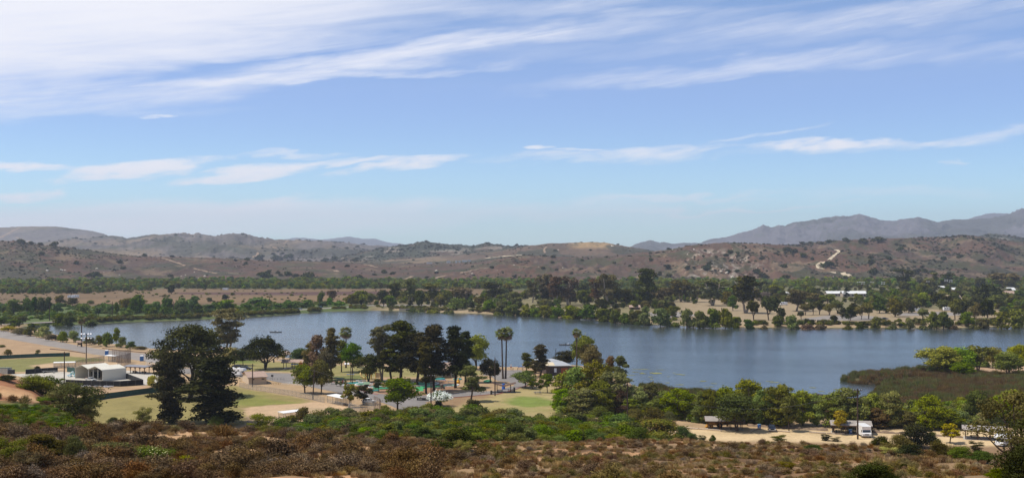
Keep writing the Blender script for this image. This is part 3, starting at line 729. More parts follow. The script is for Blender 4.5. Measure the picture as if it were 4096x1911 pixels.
# every kind: height H0, half width W, lowest leaf z0
mk('willow', 6, 10, 4.8, .3, 40, 1.15, 6800, .30, 'round', .22, 2, .25, 8, droop=.35, fill=.3)
mk('round', 3, 10, 5.0, 2.6, 24, 1.7, 5600, .34, 'round', .28, 2, .28, 7, fill=.25)
mk('broad', 3, 12, 8.0, 3.4, 30, 2.2, 8000, .36, 'dome', .42, 2, .25, 9, fill=.25)
mk('stonepine', 2, 21, 11.0, 8.5, 120, 1.6, 15000, .36, 'dome', .6, 2, .3, 12, fill=.2, rag=.24)
mk('pine', 4, 22, 5.6, 5.0, 70, 1.15, 9500, .36, 'column', .36, 1, .2, 14, fill=.22, aspect=2.0, rag=.24)
mk('leader', 3, 22, 3.4, 4.5, 50, 1.1, 8000, .36, 'column', .34, 1, .2, 12, fill=.25, aspect=2.0, rag=.24)
mk('lowpine', 2, 19, 4.6, .3, 90, 1.15, 13000, .35, 'spindle', .34, 1, .2, 12, fill=.22, aspect=1.9, rag=.24)
mk('euca', 4, 22, 6.0, 6.5, 40, 1.35, 6500, .36, 'vase', .40, 2, .3, 12, fill=.35, droop=.8, aspect=2.2)
mk('tufted', 2, 14, 3.6, 3.2, 18, 1.25, 4200, .34, 'column', .22, 1, .25, 8, fill=.25)
mk('small', 3, 5.5, 2.3, 1.4, 12, .85, 1900, .26, 'round', .11, 1, .3, 5, fill=.3)
mk('umbrella', 1, 5.6, 4.2, 1.9, 20, 1.1, 3600, .28, 'dome', .15, 3, .2, 8, fill=.25)
mk('shrub', 4, 2.6, 1.7, .0, 12, .75, 1700, .20, 'dome', .06, 1, .2, 3, fill=.35)
mk('nshrub', 3, 2.6, 1.7, .0, 22, .55, 9000, .085, 'dome', .06, 1, .2, 3, fill=.3, rag=.16)
mk('nfine', 2, 2.6, 1.6, .0, 26, .42, 7000, .065, 'vase', .05, 3, .2, 6, fill=.4, rag=.22)
mk('fine', 3, 2.6, 1.7, .0, 12, .75, 3200, .12, 'dome', .06, 1, .2, 3, fill=.35)
mk('fartree', 6, 9, 4.3, .8, 12, 1.9, 1100, .75, 'dome', .3, 2, .25, 5, fill=.3)
mk('fareuca', 4, 20, 6.0, 5.0, 18, 2.1, 1700, .80, 'vase', .5, 2, .3, 9, fill=.4, droop=.5)
mk('farpepper', 4, 8, 4.3, 2.8, 12, 1.5, 1000, .65, 'round', .28, 2, .3, 6, fill=.3)
mk('farpine', 2, 30, 6.5, 3.0, 40, 2.6, 3600, .9, 'column', .5, 1, .2, 9, fill=.3)
mk('farcypress', 1, 20, 2.2, .5, 14, 1.3, 900, .7, 'column', .3, 1, .2, 3, fill=.3)
mk('farbush', 4, 3.4, 2.8, .0, 7, 1.4, 420, .60, 'dome', .2, 1, .2, 0, trunk=False, fill=.3)
LEAF = {
 'willow': leaf_mat('foliage_willow', (.130, .160, .022), (.275, .305, .045)),
 'shore': leaf_mat('foliage_shore', (.085, .105, .018), (.215, .235, .036)),
 'olive': leaf_mat('foliage_olive', (.080, .078, .018), (.175, .162, .034)),
 'dark': leaf_mat('foliage_dark', (.014, .018, .004), (.072, .074, .017), trans=.1),
 'pine': leaf_mat('foliage_pine', (.010, .012, .003), (.085, .078, .017), trans=.1),
 'euca': leaf_mat('foliage_eucalyptus', (0.086, 0.090, 0.036), (0.189, 0.173, 0.068)),
 'brown': leaf_mat('foliage_brown', (0.099, 0.070, 0.036), (0.183, 0.132, 0.061)),
 'rust': leaf_mat('foliage_rust', (0.112, 0.067, 0.029), (0.239, 0.141, 0.055)),
 'vine': leaf_mat('foliage_vine', (.060, .100, .018), (.150, .205, .040)),
 'wolive': leaf_mat('foliage_willow_dull', (.115, .115, .022), (.235, .225, .040)),
 'wshore': leaf_mat('foliage_willow_green', (.110, .135, .020), (.260, .285, .040)),
 'ochre': leaf_mat('blossom_ochre', (.15, .125, .025), (.32, .26, .06)),
 'scrub': leaf_mat('foliage_scrub', (.045, .046, .026), (.085, .082, .046)),
 'green': leaf_mat('foliage_green', (.048, .072, .010), (.140, .170, .022)),
 'yellow': leaf_mat('foliage_yellow', (0.213, 0.205, 0.032), (0.403, 0.356, 0.065)),
 'bloom': leaf_mat('blossom_cream', (.55, .47, .22), (.72, .64, .36), trans=.1),
 'white': leaf_mat('blossom_white', (.62, .66, .60), (.80, .82, .76), trans=.1, sat=.02),
 'grey': leaf_mat('foliage_grey', (0.183, 0.156, 0.081), (0.336, 0.284, 0.153)),
 'lilac': leaf_mat('foliage_lilac', (0.140, 0.114, 0.099), (0.239, 0.203, 0.162)),
}
KN = {'willow': 'willow_tree', 'round': 'broadleaf_tree', 'broad': 'broadleaf_tree', 'stonepine': 'pine_tree', 'pine': 'pine_tree', 'leader': 'pine_tree', 'lowpine': 'pine_tree',
      'euca': 'eucalyptus_tree', 'tufted': 'broadleaf_tree', 'small': 'young_tree', 'umbrella': 'umbrella_tree', 'shrub': 'shrub', 'fine': 'shrub', 'nshrub': 'shrub', 'nfine': 'shrub', 'fartree': 'broadleaf_tree', 'fareuca': 'eucalyptus_tree',
      'farpepper': 'pepper_tree', 'farpine': 'pine_tree', 'farcypress': 'cypress_tree', 'farbush': 'shrub'}
_vc = {}
def plant(kind, leaf, loc, hgt, wid, label, group=None, name=None, bark=None, var=None, rz=None):
    """one tree or shrub: an Empty at its foot with trunk and crown"""
    V = TREES[kind]; i = _vc.get(kind, 0) if var is None else var; _vc[kind] = i + 1
    cm, tm, H0, W = V[i % len(V)]
    nm = name or KN[kind]
    root = thing(nm, label, 'shrub' if 'shrub' in nm else 'tree', loc, rnd.uniform(0, 6.28) if rz is None else rz, group, (wid / (2.0 * W), wid / (2.0 * W), hgt / H0))
    if tm is not None: add('stem' if 'shrub' in nm else 'trunk', tm, root, bark or (M_bark_pale if 'euca' in kind else M_bark))
    add('foliage' if 'shrub' in nm else 'crown', cm, root, LEAF[leaf])
    return root
def plant_px(kind, leaf, px, base, top, wpx, label, group=None, y=None, **kw):
    p = G(px, base) if y is None else AT(px, base, y)
    if y is None: p.z = gz(p.x, p.y); 
    k = p.y / F
    return plant(kind, leaf, p, (base - top) * k, wpx * k, label, group, **kw)
# a fan palm: trunk, skirt of dead fronds and a head of fans, each fan a part
def frond_mesh(L, seed, sag):
    g = random.Random(seed); v = []; f = []
    stem = L * .45
    v += [(0, -.04, 0), (stem, -.03, -sag * .12), (stem, .03, -sag * .12), (0, .04, 0)]; f.append((0, 1, 2, 3))
    for k in range(9):
        a = (k - 4) / 4 * 1.25; l2 = L * .62 * (1 - .12 * abs(k - 4) / 4)
        b_ = len(v); c = (stem, 0, -sag * .12)
        w = .13
        m_ = (stem + math.cos(a) * l2 * .6, math.sin(a) * l2 * .6, -sag * .25)
        e = (stem + math.cos(a) * l2, math.sin(a) * l2, -sag * .7 - g.random() * .25)
        pa = (m_[0] - math.sin(a) * w, m_[1] + math.cos(a) * w, m_[2]); pb = (m_[0] + math.sin(a) * w, m_[1] - math.cos(a) * w, m_[2])
        v += [c, pa, e, pb]; f.append((b_, b_ + 1, b_ + 2, b_ + 3))
    me = bpy.data.meshes.new('frond'); me.from_pydata(v, [], f); tone_attr(me, [g.random() for _ in f]); me.update(); return me
FR_G = [frond_mesh(2.1, i, .5 + i * .25) for i in range(4)]
M_frond = leaf_mat('palm_frond', (.085, .105, .030), (.22, .23, .075)); M_dead = leaf_mat('palm_skirt', (.16, .11, .06), (.30, .21, .12))
def palm(px, base, top, label, wpx=48, trunks=((0, 0, 1.0),), lean=0.0, ragged=False):
    p = G(px, base); p.z = gz(p.x, p.y); k = p.y / F; hh = (base - top) * k; rr = wpx * k / 2
    root = thing('palm_tree', label, 'palm tree', p)
    g = random.Random(px)
    for (dx, dy, hs) in trunks:
        ht = (hh - rr * .9) * hs
        pts = [(dx * .5 + 0, dy, -.3), (dx * .55, dy, .5)] + [(dx * (.6 + .4 * t) + lean * t * t, dy, ht * t) for t in (.25, .5, .75, 1)]
        MB().tube(pts, [.52, .42, .33, .29, .27, .27], 9).build('trunk', M_bark, root, True)
        hx, hy, hz = pts[-1]
        sc = rr / 1.75
        for i in range(34):
            el = (i / 34) * 2.1 - .85 + g.uniform(-.15, .15)     # from hanging to upright
            o = add('frond', FR_G[i % 4], root, M_dead if (el < -.25 or (ragged and g.random() < .3)) else M_frond)
            o.location = (hx, hy, hz + .1); o.rotation_euler = (g.uniform(-.4, .4), -el, i * 2.4 + g.uniform(-.3, .3)); s = sc * g.uniform(.85, 1.1); o.scale = (s, s, s)
        sk = leaf_cloud([(hx, hy, hz - .9, .75 * sc, .75 * sc, 1.1)], 160, .5, px, droop=2, fill=.3)
        me = mesh_np('skirt', sk[0], np.arange(len(sk[0])), np.full(160, 4)); tone_attr(me, sk[1]); add('skirt', me, root, M_dead)
    return root
# ---------------------------------------------------------------- trees of the near park
T = [  # kind, foliage, column, base row, top row, width px, label
('stonepine', 'pine', 760, 1590, 1303, 275, 'broad spreading dark pine, the widest crown beside the white sheds'),
('lowpine', 'dark', 680, 1690, 1412, 132, 'dark ragged conifer, left one of the pair rising behind the brown brush'),
('lowpine', 'dark', 856, 1698, 1428, 200, 'dark ragged conifer, right and wider one of the pair rising behind the brown brush'),
('euca', 'euca', 903, 1436, 1234, 118, 'tall thin eucalyptus with airy grey brown crown and forked pale trunk at the lake edge'),
('broad', 'dark', 1061, 1476, 1344, 150, 'round dark green shade tree alone on the lawn with symmetric dome crown'),
('small', 'dark', 938, 1459, 1400, 52, 'small dark tree with thin trunk directly right of the tall thin eucalyptus'),
('small', 'dark', 972, 1461, 1400, 56, 'small dark tree with spreading stems just left of the round shade tree'),
('shrub', 'yellow', 930, 1440, 1388, 80, 'yellow green bush at the water edge right of the tall thin eucalyptus'),
('shrub', 'yellow', 978, 1432, 1390, 66, 'yellow green bush behind the left side of the round shade tree'),
('shrub', 'yellow', 1128, 1424, 1405, 40, 'small yellow bush on the shore right of the round shade tree'),
('round', 'vine', 1204, 1462, 1392, 78, 'bright green bushy tree over the picnic roof by the water'),
('tufted', 'rust', 1268, 1512, 1340, 76, 'reddish brown patchy tree, tallest rust coloured one in the clump left of the single palm'),
('tufted', 'olive', 1238, 1508, 1372, 58, 'olive brown tree at the left end of the rust coloured clump'),
('leader', 'olive', 1326, 1518, 1313, 60, 'tall narrow olive conifer at the right of the rust coloured clump'),
('tufted', 'olive', 1366, 1486, 1360, 56, 'loose dark olive tree between the narrow olive conifer and the single palm'),
('round', 'brown', 1298, 1522, 1400, 62, 'brownish tree filling the middle of the rust coloured clump'),
('round', 'olive', 1220, 1573, 1458, 92, 'olive brown tree with bare trunk standing on sand beside the asphalt, left of the two'),
('round', 'olive', 1284, 1575, 1440, 78, 'olive brown tree with bare trunk standing on sand beside the asphalt, right of the two'),
('round', 'green', 1412, 1490, 1370, 82, 'deep green leafy tree under and right of the single palm'),
('round', 'dark', 1474, 1526, 1418, 100, 'dark tree with forked trunk shading the yellow slide'),
('small', 'olive', 1398, 1628, 1536, 56, 'small grey green tree with thin trunk left of the white car'),
('small', 'dark', 1452, 1618, 1540, 70, 'small dark tree hanging over the white car'),
('small', 'dark', 1514, 1566, 1514, 42, 'tiny clipped round tree on a thin stem by the golf greens'),
('euca', 'euca', 1528, 1520, 1302, 96, 'grey green rounded eucalyptus at the left of the tallest pines'),
('pine', 'pine', 1603, 1530, 1284, 130, 'tallest dark pine with many spires in the centre of the park'),
('pine', 'pine', 1668, 1540, 1330, 110, 'dark pine joined to the right side of the tallest pine'),
('pine', 'dark', 1566, 1528, 1366, 90, 'dark lower pine in front of the rounded eucalyptus'),
('pine', 'pine', 1735, 1564, 1300, 112, 'dark pine with open branches and bare lower trunk right of the tallest pines'),
('leader', 'pine', 1704, 1574, 1370, 66, 'slim dark pine trunk and crown just left of the open branched pine'),
('leader', 'pine', 1822, 1551, 1306, 72, 'slender dark pine with straight bare trunk at the right of the pine group'),
('leader', 'dark', 1862, 1530, 1326, 66, 'dark pine close behind the slender straight one'),
('round', 'shore', 1906, 1478, 1340, 92, 'lighter green broadleaf tree leaning over the water behind the dark pines'),
('small', 'olive', 1757, 1508, 1456, 40, 'small olive tree in front of the tan building with the pink roof'),
('tufted', 'olive', 1884, 1606, 1462, 96, 'drooping olive green tree with bare stem standing alone before the asphalt lane'),
('shrub', 'dark', 1896, 1644, 1598, 62, 'dark bush around the foot of the drooping olive green tree'),
('round', 'shore', 1590, 1646, 1516, 160, 'large round fresh green tree in front, with two dark stems, right of the white car'),
('round', 'dark', 1962, 1530, 1434, 76, 'round dark tree beside the double palm with twisted stems'),
('umbrella', 'green', 2100, 1549, 1482, 92, 'umbrella shaped green tree right of the asphalt lane'),
('small', 'green', 2130, 1556, 1514, 42, 'small clipped green tree beside the umbrella shaped tree'),
('small', 'green', 2160, 1570, 1516, 42, 'small clipped green tree over the stone picnic table'),
('small', 'green', 2190, 1571, 1494, 50, 'small leafy tree with thin straight trunk at the right of the lawn'),
('tufted', 'olive', 2106, 1492, 1410, 52, 'yellow olive tree on the shore at the left of the boathouse'),
('leader', 'olive', 2162, 1508, 1378, 56, 'narrow grey olive tree in front of the boathouse left end'),
('tufted', 'olive', 2140, 1505, 1440, 46, 'bushy olive tree at the foot of the narrow grey olive one'),
('round', 'dark', 2262, 1468, 1402, 84, 'dark green shrub like tree behind the boathouse roof'),
('round', 'shore', 2340, 1484, 1340, 100, 'light green loose tree behind the palm by the boathouse'),
('round', 'brown', 2364, 1500, 1378, 92, 'brown grey leaved tree directly right of the palm by the boathouse'),
('tufted', 'rust', 2440, 1560, 1424, 46, 'brown tipped tree standing out of the willow mass, left one'),
('tufted', 'olive', 2482, 1570, 1424, 66, 'brown olive tree leaning right out of the willow mass over the water'),
('willow', 'olive', 2262, 1622, 1490, 96, 'olive willow at the left end of the willow mass beside the lawn'),
('willow', 'willow', 2322, 1632, 1468, 110, 'yellow green willow in the left part of the willow mass'),
('willow', 'olive', 2385, 1640, 1446, 120, 'tallest dull willow in the middle of the willow mass'),
('willow', 'willow', 2398, 1664, 1524, 90, 'bright yellow green willow in front of the willow mass'),
('willow', 'olive', 2452, 1654, 1490, 110, 'dull olive willow in the right part of the willow mass'),
('willow', 'shore', 2250, 1655, 1560, 70, 'low green willow at the lawn edge before the willow mass'),
('willow', 'olive', 2320, 1668, 1560, 100, 'shaded willow before the centre of the willow mass'),
('willow', 'brown', 2484, 1660, 1560, 60, 'brownish bare twigged willow beside the wooden pole'),
('willow', 'willow', 2538, 1655, 1546, 88, 'pale willow right behind the wooden pole at the lake edge'),
('willow', 'olive', 2600, 1650, 1530, 84, 'wispy topped olive willow above the reeds'),
('willow', 'shore', 2655, 1668, 1562, 92, 'green willow between the wispy topped one and the round bright one'),
('willow', 'willow', 2712, 1676, 1554, 100, 'round bright willow before the gap in the shoreline trees'),
('willow', 'willow', 2516, 1660, 1592, 64, 'low yellow green willow at the foot of the wooden pole'),
('willow', 'willow', 2808, 1692, 1566, 56, 'slim pale willow just left of the first picnic roof'),
('willow', 'olive', 2838, 1694, 1560, 60, 'slim olive willow directly behind the left end of the first picnic roof'),
('round', 'green', 2948, 1724, 1575, 150, 'dense green tree standing before the first picnic roof'),
('willow', 'willow', 2900, 1690, 1546, 90, 'yellow willow behind the first picnic roof, left of the tallest'),
('willow', 'willow', 2992, 1690, 1520, 96, 'tallest yellow willow, above the first picnic roof'),
('willow', 'shore', 3050, 1700, 1560, 74, 'green willow behind the dark pickup, left one'),
('willow', 'shore', 3108, 1706, 1540, 110, 'large green willow directly behind the dark pickup'),
('small', 'olive', 3156, 1725, 1586, 76, 'thin leaved young tree with straight trunk right of the dark pickup'),
('willow', 'willow', 3212, 1700, 1560, 84, 'yellow green willow right of the thin leaved young tree'),
('willow', 'willow', 3268, 1702, 1578, 64, 'pale willow halfway between the pickup and the second picnic roof'),
('willow', 'shore', 3336, 1708, 1566, 98, 'green willow over the left end of the second picnic roof'),
('willow', 'willow', 3402, 1712, 1552, 110, 'bright tall willow above the second picnic roof'),
('small', 'yellow', 3366, 1736, 1642, 66, 'thin young tree with pale stem before the second picnic roof'),
('willow', 'willow', 3494, 1700, 1574, 74, 'willow just right of the wooden pole by the white van'),
('willow', 'olive', 3560, 1708, 1566, 78, 'yellow topped willow at the edge of the brown reeds'),
('willow', 'brown', 3510, 1712, 1632, 70, 'low brownish willow behind the white van'),
('willow', 'olive', 3625, 1712, 1640, 60, 'dark low willow before the brown reeds'),
('willow', 'willow', 3715, 1716, 1580, 104, 'golden green willow alone before the brown reeds'),
('willow', 'shore', 3790, 1714, 1634, 84, 'pale green low willow right of the golden green one'),
('small', 'yellow', 3800, 1772, 1694, 74, 'small yellowing young tree before the roadside left of the third picnic roof'),
('round', 'green', 3904, 1700, 1560, 110, 'vivid green tree behind the third picnic roof'),
('willow', 'willow', 3990, 1700, 1588, 100, 'yellow willow behind the right end of the third picnic roof'),
('willow', 'olive', 4066, 1696, 1560, 100, 'olive willow at the right edge behind the third picnic roof'),
('round', 'shore', 3757, 1496, 1392, 100, 'leftmost tree on the reedy point'),
('round', 'willow', 3838, 1492, 1396, 92, 'second tree from the left on the reedy point'),
('farpepper', 'olive', 3912, 1490, 1388, 84, 'tree with two crooked stems over bare sand on the reedy point'),
('round', 'olive', 3970, 1470, 1394, 66, 'grey green tree at the back of the reedy point'),
('round', 'shore', 3852, 1506, 1456, 74, 'low light green tree at the front of the reedy point'),
('round', 'green', 4034, 1510, 1412, 72, 'dark leafy tree reaching to the ground on the reedy point'),
('round', 'willow', 4072, 1484, 1384, 72, 'tree at the right edge of the picture on the reedy point'),
]
for (k, lf, px, b_, t_, w_, lab) in T:
    if k == 'willow': w_ *= 1.22
    if 'reedy point' in lab: w_ *= 1.35; t_ -= 6; lf = {'shore': 'wshore', 'olive': 'wolive', 'green': 'wshore'}.get(lf, lf)
    if k == 'willow' and lf == 'olive': lf = 'wolive'
    if k == 'willow' and lf == 'shore': lf = 'wshore'
    o = plant_px(k, lf, px, b_, t_, w_, lab, bark=M_bark_dark if lf in ('dark', 'pine') else None)
palm(1384, 1470, 1308, 'single fan palm with dense green head behind the middle of the park', 50)
palm(2018, 1514, 1311, 'double fan palm, two tall trunks with a shared green head by the boat ramp', 52, ((-1.1, 0, .985), (.8, .3, 1.0)))
palm(2307, 1500, 1316, 'fan palm with thin tall trunk beside the boathouse', 36)
palm(326, 1386, 1262, 'old fan palm with ragged brown head on the left shore by the kiosk', 36, ragged=True)
# shoreline bushes on the left bank, one by one
for (px, b_, t_, w_, lf, lab) in [(34, 1322, 1304, 60, 'yellow', 'yellow green low bush at the far left of the near shore'), (80, 1338, 1310, 60, 'brown', 'brown low bush second from the left on the near shore'),
  (122, 1344, 1308, 50, 'olive', 'olive bush third from the left on the near shore'), (172, 1350, 1304, 58, 'yellow', 'pale bush with light top above the left shore road'), (208, 1362, 1336, 50, 'brown', 'brown twiggy bush by the left shore road'),
  (250, 1368, 1324, 40, 'willow', 'tall yellow green bush left of the ragged palm'), (294, 1368, 1322, 44, 'willow', 'tall green bush touching the ragged palm on its left'), (360, 1378, 1346, 44, 'olive', 'low olive bush right of the ragged palm'),
  (394, 1382, 1340, 36, 'olive', 'grey olive bush with bare twigs right of the ragged palm'), (428, 1386, 1330, 46, 'green', 'rounded green bush in the middle of the left bank'), (466, 1388, 1310, 30, 'willow', 'tall slim young tree on the left bank'),
  (488, 1390, 1346, 40, 'olive', 'bush at the foot of the slim young tree on the left bank'), (522, 1394, 1364, 34, 'green', 'dark green bush near the right end of the left bank'), (560, 1398, 1384, 50, 'olive', 'low reedy bush at the right end of the left bank'),
  (30, 1420, 1396, 30, 'olive', 'lone round bush on the sandy slope above the green outfield fence, left one'), (152, 1416, 1398, 20, 'olive', 'lone round bush on the sandy slope above the green outfield fence, right one'), (8, 1388, 1378, 26, 'green', 'dark bush at the left edge below the shore road')]:
    plant_px('small' if t_ == 1310 and px > 400 else 'shrub', lf, px, b_, t_, w_, lab)
plant_px('shrub', 'yellow', 612, 1548, 1500, 44, 'pale feathery bush between the white yard and the dark pines')
plant_px('shrub', 'dark', 148, 1476, 1463, 22, 'small green bush on the infield of the far left ball field')
plant_px('shrub', 'olive', 645, 1560, 1500, 44, 'olive bush touching the left dark pine')
# oleander: dark leaves under white flowers
o = plant_px('umbrella', 'green', 1758, 1624, 1563, 68, 'white flowering oleander bush in a round bed beside the asphalt')
w_ = leaf_cloud([(0, 0, 3.4, 4.1, 4.1, 2.1)], 1500, .30, 5, fill=.1)
w_[0][:, 2] = np.maximum(w_[0][:, 2], 2.0 + 0 * w_[0][:, 2])
me = mesh_np('blossom', w_[0], np.arange(len(w_[0])), np.full(1500, 4)); tone_attr(me, w_[1]); add('blossom', me, o, LEAF['white'])
plant_px('shrub', 'dark', 1752, 1624, 1600, 30, 'dark clump under the white flowering oleander')
# ---------------------------------------------------------------- far trees; each gets the landmark it stands by
LAND = [(-60, 'the left edge of the photo'), (298, 'the white trailers'), (610, 'the white shore car'), (1000, 'the ploughed field'), (1290, 'the lone vine covered tree'), (1690, 'the far shore culvert'), (2350, 'the white floating dock'),
        (2583, 'the tall dark pine'), (2983, 'the white stemmed tree'), (3390, 'the long white roofs'), (3800, 'the far field lights'), (4240, 'the right edge of the photo')]
ORD = ['closest', '2nd', '3rd', '4th', '5th', '6th', '7th', '8th', '9th', '10th', '11th', '12th', '13th', '14th', '15th', '16th']
_ORD0 = ['nearest', 'second nearest', 'third nearest', 'fourth nearest', 'fifth nearest', 'sixth nearest', 'seventh nearest', 'eighth nearest', 'ninth nearest', 'tenth nearest', 'eleventh nearest', 'twelfth nearest', 'thirteenth nearest', 'fourteenth nearest', 'fifteenth nearest', 'sixteenth nearest']
_pending = []
def far_plant(kind, leaf, px, base, top, w, zone, desc): _pending.append((kind, leaf, px, base, top, w, zone, desc))
def flush_far():
    groups = {}
    for q in _pending:
        px = q[2]; lx, ln = min(LAND, key=lambda l: abs(l[0] - px)); side = 'left' if px < lx else 'right'
        groups.setdefault((q[7], q[6], ln, side), []).append((abs(px - lx), q))
    for (desc, zone, ln, side), L in groups.items():
        L.sort(key=lambda t: t[0])
        for i, (_, q) in enumerate(L):
            k, lf, px, b_, t_, w_, z_, d_ = q
            o_ = '' if len(L) == 1 else (ORD[i] + ' ' if i < 16 else f'{i + 1}th ')
            if ln.endswith('photo'): lab = f'{o_}{desc} {zone} from {ln}'
            else: lab = f'{o_}{desc} {zone}, {side} of {ln}'
            plant_px(k, lf, px, b_, t_, w_, lab, zone_group.get(zone))
zone_group = {'on the far shore': 'trees on the far shore', 'in the far park': 'trees in the far park', 'beside the shore road': 'trees beside the shore road', 'in the dry field': 'trees in the dry field'}
S_, P_, B_, D_ = 'on the far shore', 'in the far park', 'beside the shore road', 'in the dry field'
